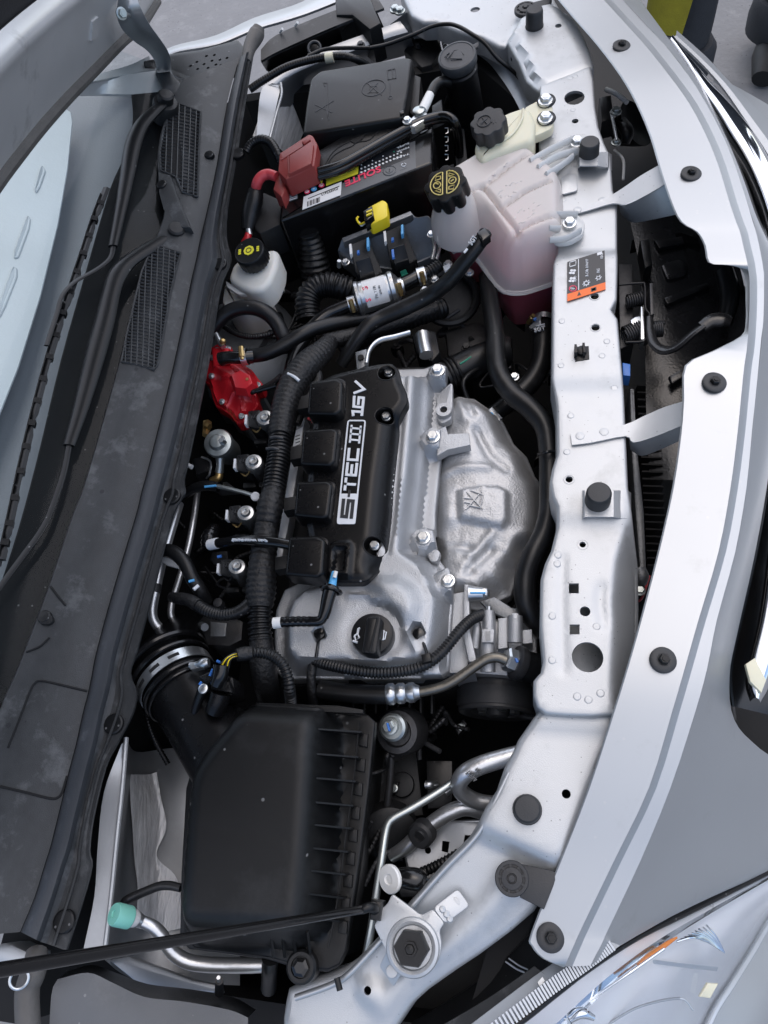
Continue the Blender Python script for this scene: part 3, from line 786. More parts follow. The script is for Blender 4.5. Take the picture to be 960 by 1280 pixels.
def spring(name, a, b, r, turns, w, m, parent):
    ax = (b - a); u, v, ww = frame(ax); n = turns * 10
    path = [a + ax * (i / n) + (u * math.cos(2 * math.pi * i / 10) + v * math.sin(2 * math.pi * i / 10)) * r for i in range(n + 1)]
    return obj(name, *sweep(path, w, 6), m, parent, 60)
spring('spring', at(783, 377, -.045), at(804, 373, -.045), .008, 7, .0014, 'darkmetal', la)
spring('spring', at(780, 420, -.045), at(800, 412, -.045), .011, 7, .0014, 'darkmetal', la)
spring('spring', at(816, 412, -.035), at(829, 411, -.035), .009, 5, .0014, 'darkmetal', la)
slab('striker_hook', [(788, 400), (794, 396), (800, 395), (801, 402), (795, 404), (790, 410)], .014, 'steel', la, -.035, bev=.001)
slab('pawl', [(801, 383), (804, 383), (806, 424), (801, 424)], .02, 'steel', la, -.03, bev=.001)
tube('release_lever', [(812, 396, -.028), (813, 414, -.026), (818, 430, -.022), (830, 438, -.018), (846, 434, -.01), (865, 418, .0), (880, 407, .006)], [4, 5.5, 7, 8.5, 9.5, 9, 8], 'ductblack', la, squash=.45)
tube('lever_grip', [(877, 409, .006), (890, 401, .008), (904, 400, .009), (914, 402, .009)], [8, 10, 10, 6], 'ductblack', la, squash=.5)
slab('blue_connector', [(778, 453), (788, 455), (788, 470), (779, 469)], .02, 'blue', la, -.04, bev=.001)
# condenser edge with fins
cd = thing('condenser', 'thin aluminium condenser standing between crossmember and bumper', 'condenser', at(797, 640, -.2))
slab('end_tank', [(787, 485), (793, 485), (797, 560), (805, 640), (808, 712), (800, 716), (794, 640), (789, 560)], .14, 'radiator', cd, -.06, bev=.003)
for i in range(26):
    y = 480 + i * 9; x = 796 + (y - 480) * .06
    slab('fin', [(x, y), (x + 26, y + 1), (x + 26, y + 3), (x, y + 2)], .12, 'void', cd, -.10, bev=0)
tube('fitting', [(799, 712, -.05), (802, 722, -.05), (798, 736, -.06)], [8, 9, 4], 'radiator', cd)
bolt('bolt', 800, 738, -.055, 5, cd)
tube('wire', [(792, 752, -.07), (802, 748, -.07), (812, 720, -.08)], 1.5, 'pinkred', cd, n=6)
tag(slab('sensor_box', [(777, 785), (796, 783), (797, 830), (779, 831)], .03, 'rubber', None, -.035, bev=.002), 'dark grey sensor box on the front face of the crossmember', 'sensor')
hn = thing('horn', 'black electric horn bolted behind the far end of the bumper', 'horn', at(775, 140, -.12))
slab('box', [(749, 121), (764, 118), (768, 148), (752, 152)], .03, 'black', hn, -.06, bev=.003)
obj('trumpet', *lathe(at(790, 158, -.09), (.6, -.1, .6), [(.004, -.03), (.014, -.028), (.026, -.01), (.034, .004), (.036, .008), (.028, .006), (.01, .0)], 28), 'black', hn)
tube('trumpet_neck', [(774, 150, -.08), (784, 165, -.07), (782, 180, -.08)], [7, 8, 5], 'black', hn)
tube('stay', [(764, 140, -.055), (768, 160, -.05), (771, 176, -.05)], 2, 'steel', hn)
bolt('bolt', 770, 139, -.05, 5, hn); bolt('bolt', 770, 178, -.055, 4.5, hn)
tube('white_lead', [(758, 112, -.06), (770, 117, -.05), (784, 128, -.05)], 3, 'white', hn)
tag(tube('far_wire', [(768, 188, -.08), (779, 200, -.07), (779, 225, -.08)], 1.8, 'white', None, n=8), 'thin pale wire hanging behind the far bumper rim', 'wire')
# plastic below the near end of the support
dk = thing('side_duct', 'black plastic duct panel below the near bumper tip', 'duct', at(600, 1240, -.2))
obj('panel', *loft([pts([(420, 1330, -.13), (520, 1275, -.12), (600, 1225, -.11), (660, 1170, -.09), (700, 1120, -.08), (740, 1040, -.08)]), pts([(480, 1350, -.10), (570, 1290, -.09), (640, 1245, -.075), (690, 1200, -.07), (720, 1150, -.07), (760, 1080, -.07)])], 4, 1, .004), 'black', dk)
obj('upper_step', *loft([pts([(450, 1340, -.075), (530, 1295, -.07), (610, 1248, -.065), (668, 1208, -.055)]), pts([(500, 1345, -.06), (575, 1300, -.055), (640, 1262, -.05), (692, 1226, -.045)])], 4, 1, .004), 'cowl', dk)
slab('label', [(672, 1228), (678, 1221), (681, 1226), (675, 1234)], .001, 'white', dk, -.040, bev=0)
for d in (0, 4): tube('seam', [(632 + d, 1202 - d, -.075), (645 + d, 1211 - d, -.07), (656 + d, 1216 - d, -.065)], 1.1, 'steel', dk, n=6)
# bracket with the big hexagon nut
bk = thing('stay_bracket', 'silver sheet bracket with a large black hexagon nut on the near end panel', 'bracket', at(514, 1186, -.03))
ZB = -.012
pl = [(490, 1117), (508, 1130), (526, 1144), (541, 1136), (556, 1154), (549, 1163), (552, 1180), (550, 1196), (543, 1210), (530, 1219), (514, 1222), (502, 1217), (481, 1186), (467, 1157), (473, 1147), (474, 1138), (484, 1130)]
slab('plate', pl, .003, 'silver', bk, ZB, bev=.0012, r=.003)
slab('tab', [(541, 1135, ZB), (572, 1111, -.020), (587, 1132, -.020), (556, 1155, ZB)], .002, 'silver', bk, bev=.0008, r=.004)
slab('tab', [(474, 1208, -.026), (484, 1188, -.02), (505, 1212, -.02), (492, 1234, -.03)], .002, 'silver', bk, bev=.0008, r=.003)
c = at(516, 1184, ZB); q = mpp(516, 1184, ZB)
obj('pressed_ring', *ring(c, (0, 0, 1), 29 * q, .0035, 36, 8), 'silver', bk)
hxn = obj('hexagon_nut', *lathe(c, (0, 0, 1), [(22 * q, 0), (22 * q, .012), (20.5 * q, .0145), (9 * q, .0145), (9 * q, .0175), (6.6 * q, .0175), (6.2 * q, .0155), (5.5 * q, .0155), (5.2 * q, .019), (.0001, .0195)], 6, None, False), 'black', bk, 20)
obj('nut_boss', *lathe(c, (0, 0, 1), [(8.4 * q, .012), (8.2 * q, .0172), (6.4 * q, .0172), (6 * q, .0158), (5 * q, .0158), (4.8 * q, .0192), (.0001, .0196)], 24, None, False), 'black', hxn)
for x, y in ((568, 1129), (490, 1214)): obj('weld', *lathe(at(x, y, -.019 if x > 500 else -.0235), (0, 0, 1), [(.0055, -.001), (.005, .001), (.003, .0013), (.0001, .0014)], 16, None, False), 'silver', bk)
for dx, dy in ((553, 1137), (558, 1143), (562, 1149)): obj('gusset', *lathe(at(dx, dy, -.0145), (.3, .3, 1), [(.0035, 0), (.0025, .0022), (.0001, .003)], 10, None, False), 'silver', bk)
# round clips with arm
def rclip(x, y, z, rpx, arm, label):
    t = thing('round_clip', label, 'clip', at(x, y, z), 'round grey clips at the bumper ends')
    c = at(x, y, z); r = rpx * mpp(x, y, z)
    dsk = obj('disc', *lathe(c, (0, 0, 1), [(r, 0), (r, .004), (r * .95, .005), (r * .78, .005), (r * .76, .0035), (r * .62, .0035), (r * .6, .006), (r * .3, .0065), (r * .28, .0045), (r * .2, .0045), (r * .18, .008), (.0001, .008)], 36, None, False), 'rubber', t, 25)
    for i in range(9):
        a = 2 * math.pi * i / 9 + .3
        d = Vector((math.cos(a), math.sin(a), 0)); f, *_ = onplane(c + d * r * .6, c + d * r, c + d * r + Vector((-d.y, d.x, 0)))
        obj('spoke', *boxf(f, 0, r * .2, -.001, .001, .003, .0048), 'rubber', dsk)
    slab('arm', arm, .008, 'rubber', t, z + .004, bev=.0015)
    return t
rclip(640, 1098, -.016, 21, [(652, 1080), (690, 1088), (698, 1092), (680, 1137), (650, 1122)], 'round grey clip with arm holding the near end of the bumper rim')
rclip(657, 14, -.006, 14, [(660, 4), (690, -4), (686, 10), (668, 18)], 'round grey clip at the far end of the crossmember')

# small clips on the support
sc1 = thing('spring_clip', 'small black clip with two prongs standing on the crossmember', 'clip', at(727, 445, .003))
slab('base', [(718, 433), (736, 432), (737, 449), (719, 452)], .004, 'black', sc1, .006, bev=.001)
for l in ([(718, 430), (721, 430), (722, 440), (718, 441)], [(728, 428), (731, 428), (732, 440), (729, 440)]): slab('prong', l, .012, 'black', sc1, .016, bev=.0005)
obj('barrel', *lathe(at(727, 440, .006), (0, 0, 1), [(.006, 0), (.006, .004), (.004, .005)], 14), 'black', sc1)
# warning label on the support
wl = thing('warning_label', 'black warning label with orange band stuck on the crossmember', 'label', at(732, 345, .006))
LZ = .0064
la0 = at(709, 377, LZ); lx = (at(757, 362, LZ) - la0).normalized(); ly = (at(709, 328, LZ) - la0).normalized(); ln = Vector((0, 0, 1))
Fl = lambda u, v, w=0: la0 + lx * u + ly * v + ln * w
W1, H1 = (at(757, 362, LZ) - la0).length, (at(709, 328, LZ) - la0).length
bfl = obj('black_field', *boxf(Fl, 0, W1, .011, H1, 0, .0006), 'stickerblack', wl)
obj('orange_band', *boxf(Fl, 0, W1, 0, .0108, 0, .0007), 'orange', wl)
def lw(u0, u1, v0, v1, m='print', nm='printed_line'): obj(nm, *boxf(Fl, u0 * W1, u1 * W1, v0 * H1, v1 * H1, .0004, .001), m, bfl)
lw(.29, .31, .19, .98)
obj('triangle_mark', [Fl(.26 * W1, .003, .001), Fl(.36 * W1, .003, .001), Fl(.31 * W1, .009, .001)], [[0, 1, 2]], 'stickerblack', wl)
lw(.62, .76, .045, .13, 'stickerblack', 'box_mark'); lw(.645, .735, .06, .115, 'orange', 'box_mark_inner')
obj('red_ring', *ring(Fl(.15 * W1, .27 * H1, .0008), ln, .0042, .0006, 24, 6), 'stickerpink', wl)
text3('%', Fl(.10 * W1, .24 * H1), Fl(.20 * W1, .24 * H1), .004, 'print', wl, up=ln, lift=.0012)
for s, u, v0, v1, hh in (('AUTO', .24, .42, .56, .0028), ('R-134a', .56, .46, .64, .0036), ('R744/YF', .56, .68, .9, .003), ('PAG', .86, .46, .56, .0036), ('ISO', .95, .8, .95, .003)):
    text3(s, Fl(u * W1, v0 * H1), Fl(u * W1, v1 * H1), hh, 'print', wl, up=ln, lift=.0012)
def gear(u, v, r, n=8):
    b = MB(); c = Fl(u * W1, v * H1, .0006); b.add(ring(c, ln, r * .55, r * .14, 16, 6))
    for i in range(n):
        a = 2 * math.pi * i / n; d = lx * math.cos(a) + ly * math.sin(a)
        b.add(sweep([c + d * r * .65, c + d * r], r * .14, 5))
    b.build('gear_mark', 'print', bfl)
gear(.5, .3, .0048); gear(.82, .34, .004, 6)
for u, v, n_ in ((.13, .5, 4), (.14, .7, 4)):
    for i in range(n_):
        a = i * math.pi / 2 + .4; c = Fl(u * W1, v * H1, .0007) + (lx * math.cos(a) + ly * math.sin(a)) * .0026
        obj('fan_mark', *lathe(c, ln, [(.0019, 0), (.0019, .0004)], 10), 'print', bfl)
lw(.06, .24, .84, .86); lw(.06, .24, .96, .98); lw(.06, .075, .84, .98); lw(.225, .24, .84, .98); lw(.8, .93, .92, .99)

# ================================================================== COWL, WINDSCREEN, WIPERS, HOOD
CA = [(318, 58), (306, 130), (294, 205), (284, 262), (283, 300), (289, 325), (279, 350), (272, 380), (260, 457), (237, 570), (230, 600), (231, 618), (216, 645), (193, 735), (172, 812), (163, 842), (171, 866), (166, 893), (147, 930), (132, 960), (117, 1022), (112, 1063), (115, 1083), (104, 1125), (84, 1187)]
CC = [(300, 72), (285, 128), (272, 205), (260, 262), (251, 300), (246, 325), (240, 350), (234, 380), (217, 460), (190, 570), (182, 600), (177, 618), (170, 647), (144, 732), (122, 812), (116, 842), (111, 866), (104, 893), (96, 930), (88, 960), (73, 1022), (64, 1058), (57, 1080), (44, 1122), (26, 1165)]
CD = [(228, 100), (206, 150), (197, 205), (207, 258), (196, 298), (186, 325), (176, 352), (167, 380), (147, 463), (117, 570), (108, 600), (102, 618), (90, 648), (62, 732), (32, 812), (20, 842), (9, 866), (-2, 893), (-22, 930), (-40, 960), (-70, 1022), (-90, 1062), (-100, 1083), (-120, 1125), (-140, 1180)]
CB = [(a[0] * .55 + c[0] * .45, a[1] * .55 + c[1] * .45) for a, c in zip(CA, CC)]
CB = [(c[0] + min(b[0] - c[0], 24), b[1]) for b, c in zip(CB, CC)]
cw = thing('cowl_panel', 'dusty dark grey plastic cowl between windscreen and engine bay', 'cowl', at(150, 640, -.05))
Z0 = .018
def mixl(a, b, t): return [(p[0] + (q[0] - p[0]) * t, p[1] + (q[1] - p[1]) * t) for p, q in zip(a, b)]
rz = lambda l, z: [at(x, y, z) for x, y in l]
obj('front_flange', *loft([rz(off(CA, 1), -.05), rz(off(CA, 1), -.006), rz(off(CA, -1), -.002), rz(off(CA, -5), -.003), rz(mixl(CA, CB, .75), -.001), rz(CB, .004)], 3, 1), 'cowl', cw, 25)
obj('hood_seal', *loft([rz(off(CB, 1), .003), rz(off(CB, 1), .012), rz(mixl(CB, CC, .2), .0185), rz(mixl(CB, CC, .5), .0195), rz(mixl(CB, CC, .85), .017), rz(CC, .012), rz(CC, .006)], 3, 1), 'seal', cw, 50)
obj('inner_rib', *loft([rz(off(mixl(CA, CB, .5), 2), -.004), rz(off(mixl(CA, CB, .5), 1), .002), rz(off(mixl(CA, CB, .5), -2), .002), rz(off(mixl(CA, CB, .5), -3), -.003)], 3, 1), 'cowl', cw, 25)
def cowlz(x, y):
    def ix(l):
        for p, q in zip(l, l[1:]):
            if p[1] <= y <= q[1]: return p[0] + (q[0] - p[0]) * (y - p[1]) / max(1e-6, q[1] - p[1])
        return l[-1][0] if y > l[-1][1] else l[0][0]
    c, d = ix(CC), ix(CD); t = (c - x) / (c - d)
    return .010 + .006 * math.sin(min(1, max(0, t)) * 3.1) + .022 * t
mr = [[at(p[0], p[1], cowlz(p[0], p[1])) for p in mixl(off(CC, -1), CD, t)] for t in (0, .12, .3, .5, .7, .88, 1)]
obj('panel', *loft(mr + [rz(off(CD, -1), .012)], 3, 1), 'cowl', cw, 30)
def onc(l, dz=.0): return [at(x, y, cowlz(x, y) + dz) for x, y in l]
for l in ([(10, 935), (24, 900), (37, 866), (43, 855), (52, 851), (80, 857), (109, 864)], [(0, 983), (30, 990), (62, 998), (72, 997), (78, 990), (84, 970)], [(63, 733), (72, 745), (82, 757)], [(33, 815), (50, 808), (62, 797)]):
    obj('panel_joint', *sweep(crom(onc(l, .0002), 5), .0013, 6), 'void', cw)
for x, y in ((262, 195), (225, 490), (57, 772), (203, 232)):
    obj('push_pin', *lathe(at(x, y, cowlz(x, y)), (0, 0, 1), [(.0075, -.002), (.0075, .003), (.006, .0045), (.0001, .0048)], 18, None, False), 'black', cw)
for x, y in ((274, 330), (215, 620), (142, 905), (80, 1152), (297, 192)):
    obj('flange_clip', *lathe(at(x, y, .0), (0, 0, 1), [(.0105, -.004), (.0105, .001), (.009, .002), (.0001, .0015)], 22, None, False), 'black', cw)
obj('clip_lug', *prism(rnd(onc([(47, 775), (53, 767), (64, 768), (66, 776), (60, 781), (50, 780)], .004), .003), .006, .0015), 'blackmatt', cw)
def grille(outline, us, vs, angu):
    """moulded louvre: dark pit with bars both ways, clipped to the outline"""
    b = MB()
    xs = [p[0] for p in outline]; ys_ = [p[1] for p in outline]
    x0, x1, y0, y1 = min(xs), max(xs), min(ys_), max(ys_); cx, cy = (x0 + x1) / 2, (y0 + y1) / 2; R_ = max(x1 - x0, y1 - y0)
    for (ang, sp, w) in ((angu, us, .0013), (angu + R(80), vs, .0009)):
        dx, dy = math.cos(ang), math.sin(ang); k = -R_
        while k < R_:
            run = []
            for i in range(-120, 121):
                q = (cx + dx * R_ * i / 120 - dy * k, cy + dy * R_ * i / 120 + dx * k)
                if inside(q, outline): run.append(q)
                else:
                    if len(run) > 3: b.add(sweep([at(run[0][0], run[0][1], cowlz(*run[0]) + .0022), at(run[-1][0], run[-1][1], cowlz(*run[-1]) + .0022)], w, 4))
                    run = []
            k += sp
    return b
for gl_ in ([(217, 127), (251, 140), (249, 180), (247, 246), (228, 240), (220, 221), (201, 213), (200, 190), (205, 160)], [(192, 305), (226, 316), (222, 330), (213, 367), (204, 420), (197, 455), (193, 462), (152, 452), (158, 420), (165, 390), (177, 340)]):
    vr = obj('vent_recess', *prism(rnd(onc(gl_, .0008), .004), .003, 0), 'void', cw)
    g = grille(gl_, 4.2, 7.2, R(12)).build('vent_bars', 'cowl', vr); tag(g, None, None, None, 'stuff')
    obj('vent_rim', *sweep([*onc(gl_, .0015), *onc(gl_[:1], .0015)], .0016, 6), 'cowl', vr)
# stepped shoulder beside the upper vent
slab('shoulder', [(197, 214, .034), (213, 218, .034), (222, 245, .034), (238, 284, .032), (225, 284, .032), (204, 262, .032), (198, 240, .034)], .012, 'cowl', cw, bev=.003)

# windscreen
wb = [at(p[0] + 22, p[1], .004) for p in CD[::2]]
sl = Vector((-.60, 0, .31))
ws = thing('windscreen', 'raked windscreen glass with black border above the cowl', 'windscreen', at(60, 500, .02))
obj('glass', *loft([wb, [p + sl * .5 + Vector((0, 0, .012)) for p in wb], [p + sl for p in wb]], 4, 4), 'glass', ws)
gn = Vector((.31, 0, .60)).normalized(); gp = at(110, 560, .012)
def ong(x, y, d=0.0):
    r_ = CM @ Vector(((x - 480) / FOCAL, (640 - y) / FOCAL, -1))
    return CAM_LOC + r_ * ((gp + gn * d - CAM_LOC).dot(gn) / r_.dot(gn))
frl = [(166, 118), (168, 150), (160, 190), (140, 235), (112, 330), (78, 450), (48, 575), (16, 690), (-40, 850), (-110, 1020)]
frr = [(246, 110), (246, 150), (246, 205), (246, 260), (236, 330), (200, 460), (170, 575), (142, 680), (75, 870), (-20, 1040)]
obj('black_border', *loft([[ong(x, y, -.006) for x, y in frl], [ong(x, y, -.006) for x, y in frr]], 4, 1, .002), 'frit', ws)
obj('dark_backing', *loft([[ong(x, y, -.03) for x, y in off(frl, 10)], [ong(x, y, -.05) for x, y in off(frr, 14)]], 4, 1, .002), 'void', ws)  # added near-black sheet, keeps the strip behind the glass dark
ds = thing('dashboard', 'grey dashboard top seen through the windscreen', 'dashboard', at(80, 400, -.1))
obj('top', *loft([[ong(x, y, -.02) for x, y in off(frl, 18)], [ong(x, y, -.06) for x, y in off(frl, -60)], [ong(x, y, -.09) for x, y in off(frl, -330)]], 4, 2), 'dash', ds)
obj('edge_strip', *loft([[ong(x, y, -.018) for x, y in off(frl, 4)], [ong(x, y, -.018) for x, y in off(frl, -2)]], 4, 1, .003), 'black', ds)
psh = thing('pale_sheet', 'pale blue sheet with oblong slots lying behind the windscreen glass', 'pale_sheet', at(20, 300, -.05))  # plain pale blue sheet with raised slot shapes, set behind the glass
so = [(-160, 120), (20, 132), (78, 134), (88, 140), (90, 152), (84, 210), (72, 280), (50, 370), (22, 460), (-6, 530), (-60, 640), (-220, 640)]
obj('sheet', *prism([ong(x, y, -.018) for x, y in so], .002, 0), 'paleblue', psh)
for l in ([(34, 268), (31, 274), (17, 312), (16, 322), (22, 320), (35, 285), (37, 272)], [(16, 332), (13, 337), (-6, 392), (-2, 396), (6, 380), (20, 345), (20, 334)], [(52, 205), (49, 210), (42, 236), (44, 240), (49, 232), (56, 212)]):
    obj('slot', *prism(rnd([ong(x, y, -.0145) for x, y in l], .004), .0035, .0022, 3), 'paleblue', psh)

# wipers
def ong3(l, d): return [ong(x, y, d) for x, y in l]
def wiper(label, arm, warm, strap, blade, pivot, grp='windscreen wipers'):
    t = thing('wiper', label, 'wiper', ong(*pivot), grp)
    q = mpp(*pivot, .05)
    P_ = crom(ong3(arm, .03), 6); rr = [v.x for v in crom([Vector((w * q, 0, 0)) for w in warm], 6)]
    obj('arm', *sweep(P_, rr, 10, True, None, .55), 'black', t, 50)
    obj('strap', *sweep(crom(ong3(strap, .030), 6), .0036, 8, True, None, .5), 'black', t)
    c = ong(*pivot, .03)
    obj('pivot_cap', *lathe(c, gn, [(.019, -.03), (.019, -.004), (.017, 0), (.0115, .001), (.0115, .012), (.009, .014), (.0001, .0145)], 22, None, False), 'blackmatt', t)
    if blade:
        B = crom(ong3(blade, .020), 8)
        spn = obj('spine', *sweep(B, [.0034 + .0022 * (i % 10 < 7) for i in range(len(B))], 6, True, None, .7), 'black', t)
        obj('rubber_edge', *sweep([p - gn * .010 + Vector((-.004, -.004, 0)) for p in B], .0026, 6), 'rubber', t)
        for i in range(4, len(B) - 3, 4):
            d = (B[i + 1] - B[i - 1]).normalized(); w = gn.cross(d)
            f, *_ = onplane(B[i], B[i] + d, B[i] + w)
            obj('bridge', *boxf(f, -.016, .016, -.0044, -.0030, -.004, .004), 'black', spn); obj('bridge', *boxf(f, -.0035, .0035, -.0044, .0042, -.004, .0045), 'black', spn)
    return t
wiper('black wiper with long slotted blade reaching down the left of the windscreen', [(206, 128), (190, 142), (176, 158), (166, 182), (158, 225), (149, 270), (141, 308)], [7, 9, 10, 11, 9, 7, 5.5], [(142, 305), (138, 322), (122, 336), (94, 352), (78, 369), (71, 392), (58, 432)], [(133, 236), (118, 275), (104, 318), (88, 366), (70, 420), (54, 475), (40, 530), (26, 590), (12, 655), (2, 700)], (207, 127))
wiper('black wiper arm turning from the pivot beside the middle vent', [(219, 293), (196, 305), (164, 325), (148, 342), (140, 362), (131, 400), (120, 440), (108, 485), (98, 520), (86, 557)], [8, 10, 11, 13, 12, 13, 13, 11, 9, 7], [(87, 553), (80, 590), (66, 632), (52, 662), (20, 706), (-20, 760)], None, (220, 293))

# far corner: fender edge, pillar trim, perforated cover
ft = thing('far_fender', 'pale silver edge of the far front fender above the asphalt', 'fender', at(300, 40, -.1))
obj('edge', *loft([pts([(205, 72, -.02), (225, 64, -.02), (273, 55, -.02), (320, 36, -.02), (380, 18, -.02), (450, -10, -.03)]), pts([(208, 66, -.02), (226, 59, -.02), (273, 50, -.02), (320, 30, -.02), (380, 10, -.02), (440, -20, -.03)]), pts([(206, 62, -.03), (225, 55, -.035), (270, 44, -.04), (318, 22, -.04), (378, 2, -.04), (430, -30, -.05)])], 4, 2, .004), 'paint', ft)
pt = thing('pillar_trim', 'grey plastic trim at the foot of the far windscreen pillar', 'trim', at(150, 105, .0))
obj('panel', *loft([pts([(76, 118, .08), (110, 117, .06), (160, 118, .035), (206, 118, .02)]), pts([(90, 106, .09), (120, 100, .07), (160, 93, .04), (196, 88, .025)])], 4, 2, .004), 'hoodinner', pt)
obj('bright_edge', *loft([pts([(88, 108, .09), (120, 101, .07), (160, 93, .04), (194, 86, .025)]), pts([(88, 104, .092), (120, 93, .072), (160, 82, .042), (186, 70, .026)])], 4, 2, .003), 'paint', pt)
slab('corner_cap', [(193, 90), (212, 88), (227, 105), (221, 118), (206, 119)], .01, 'cowl', pt, .03, bev=.004)
tube('hollow_end', [(182, 82, .03), (193, 80, .03)], 5, 'void', pt)
slab('pillar_seal', [(167, 116), (173, 115), (176, 150), (179, 158), (174, 160), (169, 135)], .008, 'seal', pt, .03, bev=.002)
pcv = thing('perforated_cover', 'dark plastic cover with a cluster of round holes by the hinge', 'cover', at(255, 85, -.02))
phl = [(x, y) for x, y in ((238, 82), (246, 77), (258, 70), (268, 69), (247, 86), (255, 80), (265, 76), (275, 75), (284, 73), (260, 85), (270, 81), (276, 82), (284, 81), (272, 89))]
pco = pts([(210, 68), (250, 63), (296, 51), (308, 66), (290, 88), (240, 102), (216, 92)], -.004)
obj('plate', *sheet([v.to_2d() for v in pco], lambda x, y: ZC - .004 + .004 * noise.noise(Vector((x * 9, y * 9, 2))), .008, [circ(x, y, -.004, 2.1, n=8) for x, y in phl], .003, .012, .006), 'black', pcv)
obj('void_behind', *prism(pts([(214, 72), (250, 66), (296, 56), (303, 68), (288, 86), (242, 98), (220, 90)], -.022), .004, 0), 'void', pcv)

hd = thing('hood', 'raised hood with grey underside leaning over the windscreen corner', 'hood', (.05, 0, .2 + ZC))
HE = [Vector(p) + Vector((0, 0, ZC)) for p in ((.00, .66, .04), (.028, .52, .085), (.045, .42, .125), (.058, .30, .165), (.068, .18, .203), (.080, .06, .238), (.086, -.06, .262), (.086, -.20, .262), (.07, -.38, .20), (.04, -.58, .10), (.02, -.66, .05))]
hdv = Vector((.46, 0, .888)); hnm = Vector((.888, 0, -.46))   # along the hood, and out of its underside
hr = lambda s, n: [p + hdv * s + hnm * n for p in HE]
obj('outer_skin', *loft([hr(0, .002), hr(-.006, -.012), hr(.02, -.028), hr(.85, -.05)], 5, 2), 'paint', hd)
obj('inner_panel', *loft([hr(0, .002), hr(.012, .010), hr(.03, .012), hr(.10, .016), hr(.118, .018), hr(.126, .014), hr(.132, .0)], 5, 3), 'hoodinner', hd, 60)
obj('insulation_pad', *loft([hr(.131, -.002), hr(.3, -.01), hr(.84, -.02)], 5, 1), 'pad', hd)
obj('weatherstrip', *sweep(crom(hr(.008, .012), 6), .0075, 10), 'weatherstrip', hd)
obj('weatherstrip', *sweep(crom(hr(-.006, .004), 6), .005, 10), 'weatherstrip', hd)
e0 = HE[3] + hdv * .055 + hnm * .0145
f, *_ = onplane(e0, e0 + Vector((.01, -.12, .04)), e0 + hdv)
obj('pressed_pocket', *boxf(f, 0, .022, 0, .022, -.002, .0016), 'hoodinner', hd)
for a, b in ((.02, .10), (.03, .08)):
    e = HE[2] + hdv * b + Vector((0, a, 0)) + hnm * .017
    obj('hole', *lathe(e, hnm, [(.004, 0), (.004, .0015)], 12), 'void', hd)
hg = obj('hinge_arm', *loft([pts([(150, -12, .20), (146, 14, .19), (150, 32, .17), (165, 48, .14), (184, 62, .10), (194, 78, .05), (195, 92, .01)]), pts([(158, -12, .206), (160, 10, .196), (172, 32, .168), (184, 46, .14), (198, 60, .105), (205, 78, .06), (205, 92, .015)]), pts([(168, -12, .20), (175, 8, .19), (187, 30, .162), (200, 48, .13), (210, 64, .095), (213, 80, .05), (212, 92, .01)])], 4, 4, .003), 'hingegrey', hd)
bolt('bolt', 152, 17, .205, 5.5, hg, ax=(.8, -.5, .3)); tube('stud', [(152, 17, .205), (161, 19, .19)], 2.6, 'steel', hg)

# near-side plastic cover and prop rod
nc = thing('wing_cover', 'grey plastic cover along the near inner wing below the prop rod', 'cover', at(180, 1260, -.1))
obj('top', *loft([pts([(72, 1224, .0), (110, 1216, .0), (140, 1228, -.005), (180, 1246, -.005), (230, 1252, -.01), (285, 1262, -.01), (310, 1272, -.01)]), pts([(64, 1245, .003), (110, 1250, .002), (140, 1262, .0), (180, 1276, -.002), (230, 1290, -.005), (280, 1300, -.005), (310, 1310, -.005)]), pts([(60, 1330, .0), (110, 1330, 0), (140, 1330, 0), (180, 1335, -.0), (230, 1340, -.0), (280, 1345, -.0), (310, 1350, -.0)])], 4, 3), 'greyplastic', nc, 30)
obj('side', *loft([pts([(72, 1224, .0), (110, 1216, .0), (140, 1228, -.005), (180, 1246, -.005), (230, 1252, -.01), (285, 1262, -.01), (310, 1272, -.01)]), pts([(85, 1214, -.06), (115, 1206, -.06), (145, 1216, -.06), (185, 1230, -.06), (235, 1236, -.06), (290, 1246, -.06), (320, 1262, -.06)])], 4, 1), 'black', nc)
tube('stud', [(274, 1240, -.03), (274, 1226, .0)], [6, 5], 'black', nc)
tube('stud_tip', [(274, 1228, -.004), (273, 1222, .008)], 2.4, 'steel', nc)
wr = thing('wing_rail', 'dark rubber sealing block at the near end of the cowl', 'seal', at(45, 1240, -.02))
tube('seal', [(46, 1190, .0), (42, 1215, .01), (34, 1240, .01), (36, 1300, .01)], [13, 15, 15, 15], 'weatherstrip', wr)
obj('ring', *ring(at(24, 1224, .03), (.6, 0, 1), .0075, .0013, 24), 'steel', wr)
slab('fender_edge', [(0, 1180, -.01), (14, 1180, -.01), (40, 1192, -.01), (40, 1208, -.01), (0, 1208, -.01), (-30, 1195, -.01)], .03, 'paint', wr, bev=.004)
pr = thing('prop_rod', 'black hood prop rod slanting across the near corner of the bay', 'prop rod', at(465, 1140, -.02))
A_, B_ = at(452, 1137, .006), at(-40, 1219, .35)
obj('rod', *sweep([A_.lerp(B_, i / 12) for i in range(13)], .0036, 16), 'gloss', pr)
tube('hooked_end', [(452, 1137, .006), (462, 1134, .004), (468, 1136, -.004), (468, 1146, -.014)], [5.5, 6, 6.5, 5], 'black', pr)
slab('pivot_clip', [(463, 1124), (478, 1127), (474, 1152), (462, 1150)], .02, 'black', pr, -.004, bev=.003)
